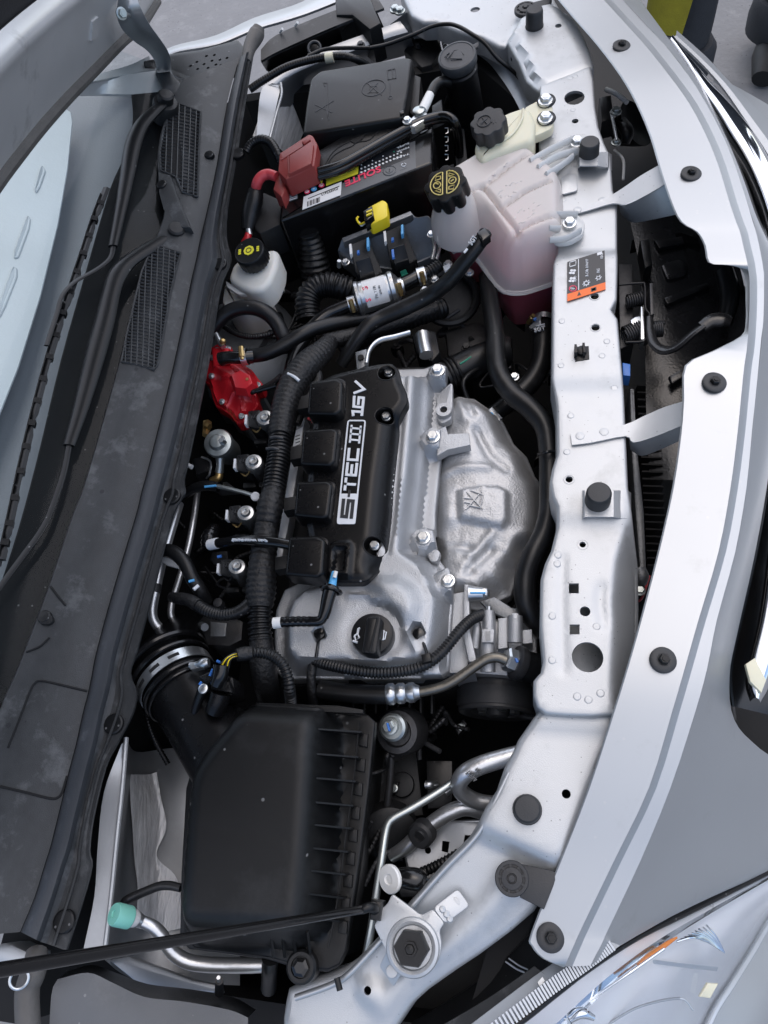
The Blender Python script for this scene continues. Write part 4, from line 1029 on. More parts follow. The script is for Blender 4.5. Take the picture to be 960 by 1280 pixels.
# near apron with brushed sealer, and far apron
na = thing('inner_wing', 'silver inner wing with brushed seam sealer beside the air filter box', 'inner wing', at(180, 1080, -.2))
obj('upper_lip', *loft([pts([(158, 925, -.03), (153, 985, -.03), (146, 1050, -.03), (139, 1120, -.03), (131, 1188, -.03)]), pts([(152, 930, -.025), (130, 990, -.025), (122, 1060, -.025), (118, 1120, -.025), (104, 1188, -.025)])], 4, 1, .004), 'apron', na)
obj('lip_edge', *sweep(crom(pts([(158, 922, -.028), (153, 985, -.028), (146, 1050, -.028), (139, 1120, -.028), (131, 1188, -.028)]), 5), .0025, 8), 'silver', na)
obj('wall', *loft([pts([(158, 925, -.05), (153, 985, -.05), (146, 1050, -.05), (139, 1120, -.05), (131, 1200, -.05)]), pts([(172, 940, -.13), (170, 985, -.13), (166, 1050, -.13), (160, 1120, -.13), (158, 1220, -.12)]), pts([(215, 935, -.17), (222, 985, -.17), (226, 1060, -.17), (228, 1130, -.165), (230, 1250, -.15)]), pts([(300, 930, -.19), (300, 985, -.19), (300, 1060, -.19), (300, 1130, -.19), (300, 1250, -.18)])], 5, 5), 'apron', na, 60)
obj('sealer_stroke', *loft([pts([(162, 968, -.105), (163, 1000, -.108), (166, 1040, -.115), (168, 1075, -.12), (172, 1110, -.125), (170, 1160, -.125)]), pts([(185, 968, -.142), (192, 1000, -.145), (194, 1040, -.147), (192, 1075, -.147), (196, 1110, -.147), (200, 1165, -.147)]), pts([(196, 965, -.150), (202, 1000, -.152), (208, 1035, -.155), (196, 1070, -.149), (222, 1100, -.157), (228, 1160, -.157)])], 6, 6), 'sealer', na, 60)
slab('lower_flange', [(135, 1200), (160, 1195), (240, 1225), (275, 1232), (278, 1242), (180, 1236)], .006, 'apron', na, -.075, bev=.002)
fa_ = thing('far_inner_wing', 'silver inner wing with sealer at the far corner behind the battery', 'inner wing', at(380, 110, -.15))
obj('rail', *loft([pts([(325, 108, -.03), (350, 88, -.03), (392, 66, -.03), (440, 48, -.03), (480, 34, -.03), (500, 26, -.03)]), pts([(340, 118, -.045), (368, 96, -.045), (405, 80, -.045), (446, 66, -.045), (484, 52, -.045), (512, 44, -.045)]), pts([(352, 150, -.10), (380, 112, -.10), (410, 98, -.10), (450, 84, -.10), (490, 74, -.10), (520, 66, -.10)])], 5, 5), 'apron', fa_)
obj('tower', *loft([pts([(316, 170, -.06), (332, 125, -.06), (346, 104, -.06)]), pts([(340, 178, -.08), (352, 135, -.08), (360, 112, -.08)]), pts([(365, 200, -.16), (385, 150, -.16), (388, 118, -.15)])], 5, 5), 'sealer', fa_, 60)
obj('plate', *loft([pts([(320, 180, -.03), (326, 115, -.03), (340, 104, -.03)]), pts([(338, 172, -.04), (346, 130, -.04), (352, 106, -.04)])], 5, 1, .003), 'apron', fa_)
obj('plate_edge', *sweep(crom(pts([(336, 178, -.036), (346, 140, -.036), (352, 118, -.036), (351, 104, -.036)]), 5), .0022, 8), 'silver', fa_)
fc = thing('far_wing_cover', 'dark plastic trough cover along the far fender', 'cover', at(390, 55, -.05))
obj('top', *loft([pts([(326, 62, -.01), (345, 44, -.01), (400, 20, -.01), (470, -6, -.01)]), pts([(326, 76, -.015), (352, 62, -.015), (420, 32, -.015), (480, 10, -.015)])], 4, 1, .004), 'cowl', fc)
obj('side', *loft([pts([(326, 76, -.015), (352, 62, -.015), (420, 32, -.015), (470, 12, -.015)]), pts([(332, 86, -.07), (360, 76, -.07), (430, 50, -.07), (480, 34, -.07)])], 4, 1, .003), 'black', fc)
obj('inner_shelf', *loft([pts([(332, 86, -.07), (360, 76, -.07), (430, 50, -.07), (480, 34, -.07)]), pts([(350, 100, -.075), (380, 86, -.075), (440, 64, -.075), (488, 50, -.075)])], 4, 1, .003), 'black', fc)
slab('end_box', [(418, -10), (460, -10), (476, 28), (462, 36), (440, 18), (420, 18)], .06, 'black', fc, -.008, bev=.004)
tube('pin', [(350, 40, -.008), (353, 36, .0)], 1.6, 'white', fc); tube('pin', [(369, 32, -.008), (372, 28, .0)], 1.6, 'white', fc)
tube('end_block', [(308, 78, .0), (312, 60, .0), (320, 44, .0), (324, 34, .005)], [6, 8, 10, 7], 'weatherstrip', fc)
# people beyond the bumper: only trouser legs and boots reach into the picture
def person(label, x, y, face, patch):
    t = thing('person', label, 'person', (x, y, 0))
    d = Vector((math.cos(face), math.sin(face), 0)); s = Vector((-d.y, d.x, 0)); o_ = Vector((x, y, 0))
    J = [(0, 0, .96), (0, 0, 1.15), (0, 0, 1.42), (0, 0, 1.52), (.02, 0, 1.66), (.02, 0, 1.76)]
    V = [o_ + d * a + s * b + Vector((0, 0, c)) for a, b, c in J]; Rr_ = [.16, .14, .17, .065, .095, .06]; E = [(0, 1), (1, 2), (2, 3), (3, 4), (4, 5)]
    for sg in (-1, 1):
        n = len(V)
        for a, b, c, r_ in ((0, .10, .86, .115), (.03, .12, .50, .088), (.0, .125, .22, .085), (-.01, .125, .09, .082)):
            V.append(o_ + d * a + s * b * sg + Vector((0, 0, c))); Rr_.append(r_)
        E += [(0, n), (n, n + 1), (n + 1, n + 2), (n + 2, n + 3)]
        n = len(V)
        for a, b, c, r_ in ((0, .20, 1.40, .06), (.02, .26, 1.12, .048), (.14, .24, .90, .038)):
            V.append(o_ + d * a + s * b * sg + Vector((0, 0, c))); Rr_.append(r_)
        E += [(2, n), (n, n + 1), (n + 1, n + 2)]
    me = bpy.data.meshes.new('body'); me.from_pydata([v - o_ for v in V], E, []); b = bpy.data.objects.new('body', me); col.objects.link(b)
    b.parent = t; WPOS[b] = o_.copy(); me.materials.append(MATS['cloth'])
    m = b.modifiers.new('skin', 'SKIN'); m.use_smooth_shade = True
    for i, r_ in enumerate(Rr_): me.skin_vertices[0].data[i].radius = (r_, r_); me.skin_vertices[0].data[i].use_root = (i == 0)
    sm = b.modifiers.new('smooth', 'SUBSURF'); sm.levels = 2; sm.render_levels = 2
    for sg in (-1, 1):
        c = o_ + s * .125 * sg
        obj('boot', *sweep([c + d * -.10 + Vector((0, 0, .045)), c + Vector((0, 0, .055)), c + d * .10 + Vector((0, 0, .045)), c + d * .17 + Vector((0, 0, .035))], [.045, .052, .05, .03], 14, True, None, .9), 'blackmatt', t)
        obj('trouser_cuff', *lathe(c, (0, 0, 1), [(.075, .06), (.092, .065), (.098, .10), (.096, .15), (.085, .17)], 28, lambda a, h: 1 + .04 * math.sin(3 * a + 40 * h)), 'cloth', t)
        if patch and sg == patch:
            rows = []
            for k_, (zz, rr) in enumerate(((.62, .105), (.5, .102), (.36, .098), (.25, .098))):
                rows.append([c + Vector((math.cos(a), math.sin(a), 0)) * rr + Vector((0, 0, zz)) + d * .01 for a in [R(150 + 15 * i - k_ * 8) for i in range(10)]])
            obj('yellow_panel', *loft(rows, 3, 3, .003, Vector((0, 0, -1))), 'clothyellow', t)
    return t
person('person in dark work trousers with a yellow leg panel standing beyond the bumper', .90, 1.50, R(-100), 1)
person('person in plain dark grey trousers at the right edge beyond the bumper', 1.44, 1.58, R(-110), 0)

# ================================================================== BATTERY CORNER
fb = thing('fuse_box', 'black fuse box with embossed lid at the far end behind the battery', 'fuse box', at(440, 120, -.05))
ZF = .03
fo = [(388, 98), (400, 88), (507, 71), (516, 73), (511, 110), (503, 147), (378, 168), (383, 128)]
fl_ = slab('lid', fo, .022, 'black', fb, ZF, bev=.004, seg=3, flare=.001, r=.006)
slab('base', [(392, 104), (506, 80), (508, 110), (498, 144), (388, 162)], .11, 'blackmatt', fb, ZF - .02, bev=.002)
slab('side_connector', [(516, 92), (526, 96), (522, 150), (512, 140)], .09, 'blackmatt', fb, ZF - .02, bev=.002)
def mark(l, w=.0008, m='ghost', par=None, z=ZF): return obj('embossed_mark', *sweep(pts(l, z), w, 6), m, par or fl_)
for l in ([(394, 131), (415, 141)], [(417, 126), (394, 140)], [(406, 108), (404, 104), (409, 104), (410, 147)], [(407, 133), (411, 150)]): mark(l)
c = at(467, 110, ZF); obj('embossed_ring', *ring(c, (0, 0, 1), 15 * mpp(467, 110, ZF), .0009, 30, 6), 'ghost', fb)
for l in ([(458, 103), (477, 119)], [(460, 117), (472, 104)], [(462, 108), (471, 108), (472, 116), (462, 116), (462, 108)], [(487, 104), (488, 120)], [(484, 88), (494, 86), (495, 98), (485, 100), (484, 88)], [(490, 87), (491, 98)]): mark(l)
obj('embossed_ring', *ring(at(488, 122, ZF), (0, 0, 1), .003, .0008, 16, 6), 'ghost', fb)
slab('hinge_pin', [(499, 139), (504, 137), (505, 141), (500, 142)], .004, 'gloss', fb, ZF + .004, bev=.001)

bt = thing('battery', 'black car battery with pink lettering and white barcode label', 'battery', at(450, 230, -.19))
ZT = .0
bo = [(350, 276), (540, 204), (542, 157), (398, 208), (353, 235)]
slab('case', bo, .17, 'gloss', bt, ZT, bev=.004, seg=3, r=.004)
slab('rib', [(351, 279), (541, 207), (541, 204), (351, 276)], .012, 'black', bt, ZT - .05, bev=.001)
slab('raised_lid', [(392, 191), (440, 163), (500, 139), (505, 150), (499, 168), (450, 192), (404, 213), (396, 204)], .02, 'black', bt, ZT + .016, bev=.003, r=.004)
for l, w in (([(404, 212), (412, 196), (424, 184), (452, 170), (478, 156), (484, 154), (493, 166)], .0011), ([(409, 207), (416, 196), (428, 188), (440, 183), (447, 178), (462, 175), (474, 163), (481, 161), (488, 168)], .0014)):
    obj('lid_groove', *sweep(crom(pts(l, ZT + .0161), 4), w * .7, 6), 'void', bt)
obj('thumb_notch', *prism(pts([(438, 176), (455, 168), (454, 172), (449, 177), (443, 179)], ZT + .0172), .002, 0), 'void', bt)
for d, zz_ in ((0, .018), (7, .012)):
    tube('rim_bar', [(398, 214 + d, zz_), (425, 206 + d, zz_), (455, 190 + d * .9, zz_), (490, 170 + d * .8, zz_), (525, 152 + d * .7, zz_), (548, 145 + d * .6, zz_), (562, 146 + d * .5, zz_), (570 - d * .5, 156, zz_ - .01), (574 - d * .5, 175, zz_ - .05), (576 - d * .5, 225, zz_ - .12)], 5.2, 'gloss', bt, squash=1.0)
tube('strap', [(398, 214, .018), (392, 222, .01), (396, 236, -.01)], 4, 'gloss', bt)
# print on the battery top
bl0 = at(378, 262.5, ZT); bl1 = at(427, 243.5, ZT); bl2 = at(379, 246.5, ZT)
lx = (bl1 - bl0).normalized(); ly = Vector((-lx.y, lx.x, 0))
def bq(name, q, m, h=.0006, lift=.0006, par=None): return obj(name, *prism(pts(q, ZT + lift), h, 0), m, par or bt)
bq('grey_field', [(425, 247), (520, 210), (519, 176), (452, 201), (448, 221), (428, 229)], 'stickergrey', lift=.0004)
bq('black_field', [(450, 222), (512, 197), (512, 177), (450, 203)], 'stickerblack', lift=.0006)
bcl = bq('barcode_label', [(378, 262), (379.5, 246), (427, 227), (426, 243.5)], 'stickerwhite', lift=.0006)
for i, w in enumerate((1, .6, 1.4, .6, 1, .6, 1.6, 1, .6)):
    x = 384 + i * 1.9; y = 258 - i * .72
    bq('bar', [(x, y), (x + w, y - .3), (x + w, y - 6.3), (x, y - 6)], 'stickerblack', lift=.001, par=bcl)
text('CMF57412', (422, 234.5), (401, 242.5), ZT, .0048, 'stickerblack', bt, lift=.0012)
bq('text_line', [(385, 248.5), (424, 233), (424, 232.2), (385, 247.7)], 'stickerblack', lift=.001)
bq('yellow_label', [(407.5, 232), (408, 224), (448, 208), (447.5, 217)], 'capyellow', lift=.0007)
text('WARNING', (444, 210.5), (424, 218.5), ZT, .003, 'stickergrey', bt, lift=.0012)
text('SOLITE', (475, 208), (429, 228), ZT, .0115, 'stickerpink', bt, bold=.022, lift=.0014, shear=.2)
bq('hologram', [(358, 253), (359.5, 240), (373, 236), (372, 248)], 'stickergrey', lift=.0006)
for i in range(5): bq('hologram_line', [(360, 251 - i * 2.2), (371, 247.5 - i * 2.2), (371, 246.8 - i * 2.2), (360, 250.3 - i * 2.2)], 'print', lift=.001)
for x, y, m in ((393.5, 228.5, 'skyblue'), (392.5, 236.5, 'skyblue'), (384, 240, 'stickerpink'), (402, 232, 'stickerpink')):
    c = at(x, y, ZT); r = 3.7 * mpp(x, y, ZT)
    obj('hazard_disc', *lathe(c, (0, 0, 1), [(r, 0), (r, .0009)], 18), m, bt)
    if m == 'stickerpink': obj('disc_inner', *lathe(c, (0, 0, 1), [(r * .65, 0), (r * .65, .0012)], 16), 'stickerwhite', bt)
    f, *_ = onplane(c, c + lx, c + ly)
    obj('disc_mark', *boxf(f, -r * .4, r * .4, -r * .15, r * .15, .0008, .0015), 'stickerwhite' if m != 'stickerpink' else 'stickerpink', bt)
for x, y in ((386, 232.5), (401.5, 226)):
    obj('hazard_triangle', pts([(x - 4, y - 1), (x + 3.5, y - 3.5), (x + .5, y + 4)], ZT + .0012), [[0, 1, 2]], 'capyellow', bt)
for i in range(12):
    for j in range(3):
        if j == 2 and i % 3: continue
        x = 452 + i * 4.5; y = 216 - i * 1.85 - j * 4.6
        obj('dot', *lathe(at(x, y, ZT), (0, 0, 1), [(.0017 - j * .0003, 0), (.0017 - j * .0003, .0011)], 10), 'green' if (i, j) == (9, 2) else 'stickerwhite', bt)
for s, p0, p1, hh in (('SUPER', (511, 179), (496, 185), .0026), ('POWER', (511, 184), (496, 190), .0026), ('74Ah', (511, 192), (494, 199), .003)): text(s, p0, p1, ZT, hh, 'stickerwhite', bt, lift=.0014)
c = at(487, 214, ZT); r = 8.5 * mpp(487, 214, ZT)
obj('charge_eye', *lathe(c, (0, 0, 1), [(r, 0), (r, .001), (r * .92, .0016), (r * .9, .0008), (r * .55, .0008), (r * .5, .0016), (.0001, .0016)], 24, None, False), 'stickergrey', bt)
for d in (-.0018, .0018): obj('eye_dot', *lathe(c + Vector((0, d, .0016)), (0, 0, 1), [(.0009, 0), (.0009, .0004)], 8), 'void', bt)
bq('recycle_field', [(500, 213), (509, 209.5), (508.5, 200), (499.5, 203.5)], 'stickergrey', lift=.0007)
for i in range(3):
    a = i * 2.094; c = at(504.5, 206, ZT + .0012)
    obj('recycle_mark', *sweep([c + Vector((math.cos(a + t) * .0032, math.sin(a + t) * .0032, 0)) for t in (0, .5, 1, 1.5)], .0007, 5), 'print', bt)

tc_ = thing('terminal_cover', 'red-brown plastic cover clipped over the positive battery terminal', 'terminal cover', at(372, 200, .0))
slab('body', [(349, 191), (386, 167), (391, 169), (397, 180), (393, 207), (357, 224), (347, 214)], .03, 'redplastic', tc_, .034, bev=.003, r=.002)
slab('raised_panel', [(362, 194), (389, 176), (392, 181), (389, 204), (361, 217)], .01, 'redplastic', tc_, .039, bev=.0015)
slab('latch', [(377, 177), (385, 171), (388, 174), (380, 180)], .006, 'redplastic', tc_, .039, bev=.001)
slab('leg', [(347, 214), (357, 222), (357, 236), (352, 247), (341, 236)], .03, 'redplastic', tc_, .02, bev=.003)
for l in ([(351, 200), (388, 177)], [(360, 195), (361, 217)]): obj('mould_line', *sweep(pts(l, .0345), .0007, 5), 'redplastic', tc_)
ca = thing('positive_cable', 'thick pink-red battery cable leaving the terminal cover', 'cable', at(330, 230, 0))
tube('sheath', [(346, 221, .02), (336, 218, .02), (327, 221, .02), (321, 230, .015), (320, 243, .0)], [6, 6.5, 6.5, 6.5, 6], 'pinkred', ca)
tube('boot', [(320, 238, .005), (318, 250, .0), (313, 268, -.01), (310, 288, -.02)], [9, 11, 11, 8], 'hose', ca)
tube('stud', [(310, 284, -.015), (312, 294, -.02)], 4, 'steel', ca)
tube('red_lead', [(311, 292, -.02), (309, 298, -.02), (305, 304, -.025)], 4.5, 'redpaint', ca)
slab('junction_block', [(318, 245), (330, 240), (352, 250), (350, 280), (325, 292), (318, 285)], .05, 'blackmatt', ca, -.015, bev=.003)
tag(tube('corrugated_cable', [(308, 190, .0), (314, 180, .005), (326, 174, .008), (338, 178, .005), (347, 192, .0), (351, 204, -.01)], 5.4, 'hose', ripple=(.04, .004)), 'black corrugated conduit arching beside the red terminal cover', 'conduit')
ng = thing('negative_clamp', 'zinc battery clamp with crimped cable on the negative terminal', 'battery clamp', at(525, 140, .0))
ax_ = at(548, 100, .02) - at(513, 156, .02); ax_.normalize()
slab('clamp', [(512, 150), (520, 141), (530, 137), (536, 144), (530, 150), (518, 158), (510, 158)], .012, 'steel', ng, .022, bev=.0015, r=.002)
bolt('bolt', 509, 151, .026, 4.5, ng, 'steel'); obj('post', *lathe(at(524, 142, .02), (0, 0, 1), [(.009, 0), (.0085, .006), (.007, .007)], 20), 'zinc', ng)
tube('crimp', [(528, 138, .022), (533, 128, .022), (538, 117, .022)], [6, 6, 5.5], 'white', ng)
tube('cable', [(538, 118, .022), (544, 107, .022), (552, 102, .02), (562, 104, .01), (566, 114, -.02), (560, 130, -.07)], 6, 'hose', ng)
slab('plate', [(540, 132), (552, 124), (553, 140), (540, 146)], .02, 'cowl', ng, .0, bev=.001)

wt = thing('washer_filler', 'black washer filler neck with round embossed cap', 'washer filler', at(585, 110, -.2))
cw_ = at(571, 69, .04); wax = Vector((-.08, -.10, 1)).normalized(); q = 24.5 * mpp(571, 69, .04)
obj('cap', *lathe(cw_, wax, [(q * .9, -.016), (q * .98, -.012), (q, -.002), (q * .96, 0), (q * .86, .0008), (q * .84, .0), (.0001, .0003)], 40, None, False), 'seal', wt)
u_, v_, _ = frame(wax)
obj('pull_tab', *prism([cw_ + Vector(p) for p in ((.012, .012, 0), (.022, .020, 0), (.030, .022, .002), (.030, .012, .002), (.020, .004, 0))], .004, .001), 'rubber', wt)
obj('neck', *lathe(cw_, wax, [(q * .88, -.3), (q * .88, -.03), (q * .93, -.028), (q * .93, -.022), (q * .86, -.02), (q * .86, -.012)], 32), 'black', wt)
for l in ([(-.6, -.3), (-.2, .45), (.2, .45), (.45, -.1)], [(-.4, -.3), (.35, -.45)], [(-.65, .1), (-.75, -.1)], [(.5, .35), (.75, .2)], [(.45, .5), (.7, .38)], [(-.5, .3), (-.62, .15)]):
    obj('embossed_mark', *sweep([cw_ + (Vector((1, 0, 0)) * a + Vector((0, 1, 0)) * b) * q * .8 + wax * .0006 for a, b in l], .0009, 6), 'ghost', wt)
tag(tube('hood_cable', [(462, 60, .0), (485, 55, .0), (515, 44, .005), (540, 33, .01), (560, 30, .012), (575, 34, .012), (592, 44, .01), (606, 54, .005), (622, 73, -.01), (640, 88, -.03), (655, 104, -.06)], 2.4, 'hose', n=8), 'thin black cable looping under the far end panel past the washer cap', 'cable')
tag(tube('wing_harness', [(312, 112, -.01), (330, 100, -.005), (358, 84, .0), (392, 74, .0), (425, 70, .0), (445, 74, -.005), (462, 84, -.03)], 4.6, 'hose', ripple=(.03, .004)), 'black taped harness lying along the far inner wing', 'harness')
tag(tube('harness_tape', [(407, 73, .0005), (417, 71.5, .0005)], 6.2, 'cream', None), 'cream tape band round the far wing harness', 'tape')
tag(tube('wing_cable', [(385, 70, .003), (405, 62, .003), (430, 60, .003), (462, 60, .002)], 2.4, 'hose', n=8), 'thin black cable above the far wing harness', 'cable')
gm = thing('grommet', 'grey rubber grommet ring on the far wing cover', 'grommet', at(393, 60, -.02))
obj('ring', *ring(at(393, 60, -.01), (.1, -.6, 1), .010, .0022, 24), 'seal', gm); obj('core', *lathe(at(393, 60, -.012), (.1, -.6, 1), [(.009, -.004), (.008, .002), (.003, .003)], 20), 'black', gm)
tag(bolt('wing_bolt', 451, 56, -.02, 4, None, 'darkmetal'), 'dark bolt on the far wing cover beside the cable', 'bolt')
slab_t = slab('fan_shroud_bracket', [(505, 62), (520, 44), (548, 48), (552, 62), (540, 80), (527, 84)], .02, 'blackmatt', None, -.075, bev=.003)
tag(slab_t, 'black bracket with bolts below the far end panel', 'bracket')
for x, y in ((514, 51), (523, 57)): bolt('bolt', x, y, -.072, 3.6, slab_t, 'darkmetal')
for x0 in (546, 554): tag(tube('ribbed_conduit', [(x0, 44, -.09), (x0 + 2, 58, -.09), (x0 + 8, 76, -.1)], 3, 'hose', ripple=(.08, .005), n=8), 'narrow ribbed conduit hanging below the far panel, %s of the two' % ('left' if x0 < 550 else 'right'), 'conduit')

# clutch fluid tank
ct = thing('fluid_tank', 'cream plastic fluid tank with grey knob cap bolted to the crossmember', 'fluid tank', at(640, 165, -.08))
co = [(593, 179), (612, 152), (634, 139), (652, 133), (659, 133), (664, 137), (670, 150), (668, 168), (664, 176), (620, 192), (602, 200), (594, 192)]
slab('body', co, .085, 'cream', ct, .035, bev=.008, seg=4, r=.006)
slab('bracket', [(655, 134), (674, 124), (690, 128), (693, 152), (690, 160), (676, 167), (662, 172)], .012, 'cream', ct, .020, bev=.003, r=.005)
tube('seam', [(654, 136, .036), (652, 150, .037), (640, 168, .037), (622, 180, .036)], 1.4, 'cream', ct)
def knob(name, x, y, z, rpx, h, n, m, parent, ax=(0, 0, 1), dep=.13):
    c = at(x, y, z); r = rpx * mpp(x, y, z); ax = Vector(ax).normalized()
    def lob(a, hh): return 1 - dep * (0.5 - .5 * math.cos(n * a)) ** 1.5 if hh < -.0005 or True else 1
    return obj(name, *lathe(c, ax, [(r * .98, -h), (r, -h * .9), (r, -.003), (r * .98, -.001), (r * .94, 0), (r * .6, .0004), (.0001, .0004)], 84, lob, False), m, parent, 30), c, r, ax
ccap, c, r, ax = knob('cap', 610, 151, .062, 23, .022, 8, 'rubber', ct, (-.10, -.14, 1))
obj('neck', *lathe(c, ax, [(r * .8, -.05), (r * .8, -.02)], 24), 'cream', ct)
obj('embossed_ring', *ring(c + ax * .0006 + Vector((-.005, 0, 0)), ax, r * .38, .0007, 24, 6), 'ghost', ccap)
for a, b in (((-.4, -.2), (0, .2)), ((.3, .3), (.3, -.3)), ((.45, .3), (.45, -.25)), ((.2, .3), (.2, -.2)), ((-.35, .3), (-.05, -.25))):
    obj('embossed_mark', *sweep([c + Vector((a[0], a[1], 0)) * r + ax * .0008, c + Vector((b[0], b[1], 0)) * r + ax * .0008], .0006, 5), 'ghost', ct)
for x, y in ((682, 126), (682, 148)):
    obj('rubber_bush', *ring(at(x + 1, y, .022), (0, 0, 1), .0095, .0032, 26, 8), 'rubber', ct)
    bolt('bolt', x, y, .024, 7, ct, 'steel')

# coolant tank
kt = thing('coolant_tank', 'translucent pink-tinted coolant tank with black knob cap', 'coolant tank', at(625, 300, -.15))
KO = [(583, 212), (607, 198), (635, 189), (649, 189), (664, 197), (694, 220), (707, 238), (708, 270), (708, 340), (694, 351), (655, 364), (634, 364), (620, 353), (600, 324), (583, 306), (563, 306), (553, 296), (541, 262), (545, 240)]
KH = lambda y: -.005 - .055 * sst(215, 330, y)
ko = [v.to_2d() for v in rnd([at(x, y, KH(y)) for x, y in KO], .012)]
gro = [pts(l, .02) for l in ([(603, 238), (622, 262), (640, 288), (647, 296)], [(604, 240), (630, 218), (662, 196)], [(626, 266), (655, 246), (686, 232)], [(645, 294), (665, 284), (698, 272)], [(590, 250), (573, 268), (572, 285), (582, 300)], [(560, 252), (580, 246), (603, 238)], [(612, 330), (606, 318), (640, 296)])]
lowr = pts([(606, 255), (640, 290), (618, 318), (590, 300), (578, 282)], .02)
def kz(x, y):
    p = Vector((x, y)); d = sdf(p, ko); t = max(0, min(1, d / .024))
    z = -.060 + .088 * math.sqrt(max(0, 1 - (1 - t) ** 2.5))
    for g in gro: z -= .0065 * math.exp(-(seg_d(p, g) / .0024) ** 2)
    z -= .006 * sst(0, .010, sdf(p, [v.to_2d() for v in lowr]))
    return ZC + z
obj('upper_half', *sheet(ko, kz, .0042, (), .002, .006), 'tank', kt, 60)
inn = []
def shrink(poly, d):
    n = len(poly); out = []
    for i in range(n):
        a, b, c_ = poly[i - 1], poly[i], poly[(i + 1) % n]; e = (c_ - a).normalized(); nn = Vector((-e.y, e.x))
        p = b + nn * d
        if not inside(p, poly): p = b - nn * d
        out.append(p)
    return out
seam = [Vector((p.x, p.y, ZC - .064)) for p in ko]
obj('seam_flange', *sweep(seam + seam[:1], .0042, 8, False, None, .55), 'tank', kt)
obj('lower_half', *prism([Vector((p.x, p.y, ZC - .066)) for p in shrink(ko, .006)], .085, 0, flare=-.012), 'tanklow', kt, 60)
lv = shrink(ko, .012)
obj('coolant', *prism([Vector((p.x, p.y, ZC - .056)) for p in lv], .074, .003, flare=-.008), 'coolant', kt, 60)
kcap, c, r, ax = knob('cap', 556, 229, .060, 27.5, .026, 8, 'black', kt, (-.16, -.20, 1), .15)
obj('neck', *lathe(c, ax, [(r * 1.55, -.085), (r * 1.38, -.066), (r * 1.12, -.050), (r * .92, -.038), (r * .86, -.02)], 36, None, False), 'tank', kt)
u_ = Vector((1, 0, .16)).normalized(); v_ = ax.cross(u_).normalized(); u_ = v_.cross(ax)
cf = lambda a, b: c + (u_ * a + v_ * b) * r + ax * .0008
for s in (-1, 1):
    arc = [cf(s * .1, -.58)] + [cf(s * (.1 + .58 * math.cos(t)), .60 * math.sin(t)) for t in [R(-80 + 16 * i) for i in range(11)]] + [cf(s * .1, .58)]
    obj('printed_arc', *sweep(arc + arc[:1], .0008, 6), 'gold', kcap)
    obj('printed_ring', *ring(cf(s * .36, .04 * s), ax, r * .17, .0007, 20, 6), 'gold', kcap)
    obj('printed_triangle', *sweep([cf(s * .2, .28 * s), cf(s * .45, .32 * s), cf(s * .2, .46 * s), cf(s * .2, .28 * s)], .0007, 5), 'gold', kcap)
    obj('printed_square', *sweep([cf(s * .2, -.25 * s), cf(s * .45, -.22 * s), cf(s * .4, -.42 * s), cf(s * .2, -.40 * s), cf(s * .2, -.25 * s)], .0007, 5), 'gold', kcap)
    obj('printed_bar', *sweep([cf(s * .29, .0), cf(s * .43, .08)], .0009, 5), 'gold', kcap)
random.seed(3)
for l in ([(613, 222), (634, 205)], [(622, 238), (650, 222)], [(642, 268), (672, 252)], [(650, 280), (668, 262)], [(625, 246), (645, 238)]):
    for i in range(7):
        t = i / 6; x = l[0][0] + (l[1][0] - l[0][0]) * t + random.uniform(-2, 2); y = l[0][1] + (l[1][1] - l[0][1]) * t + random.uniform(-3, 3)
        w = at(x, y, .030); w.z = kz(w.x, w.y)
        a = random.uniform(.2, 1); d = Vector((math.cos(a), math.sin(a), 0)) * random.uniform(.001, .003)
        obj('moulded_mark', *sweep([w - d, w, w + d], [.0005, .0011, .0005], 6), 'tank', kt)
w = at(598, 261, .03); w.z = kz(w.x, w.y); obj('moulded_mark', *lathe(w, (0, 0, 1), [(.003, 0), (.002, .001), (.0001, .0012)], 12, None, False), 'tab', kt)
# mounting ears
slab('mounting_ear', [(664, 196, .02), (690, 180, .012), (715, 168, .012), (729, 166, .012), (738, 172, .012), (738, 184, .012), (722, 189, .012), (708, 196, .012), (694, 216, .012), (684, 220, .018)], .006, 'tab', kt, bev=.002, r=.006)
for l in ([(662, 202, .028), (690, 186, .022), (718, 173, .018)], [(672, 210, .028), (696, 196, .022), (722, 188, .016)], [(682, 219, .028), (700, 208, .02), (716, 196, .016)]): tube('ear_rib', l, 2.4, 'tab', kt, squash=2.2)
slab('mounting_ear', [(690, 272, .012), (708, 266, .012), (724, 268, .012), (732, 280, .012), (728, 294, .012), (712, 303, .012), (694, 304, .012), (688, 290, .012)], .006, 'tab', kt, bev=.002, r=.006)
for l in ([(686, 270, .02), (700, 268, .018), (722, 268, .016)], [(686, 286, .02), (700, 286, .016)], [(687, 300, .02), (706, 298, .018), (726, 288, .016)]): tube('ear_rib', l, 2.4, 'tab', kt, squash=2.2)
for x, y in ((721, 178), (712, 279)): bolt('bolt', x, y, .017, 6.5, kt, 'steel')

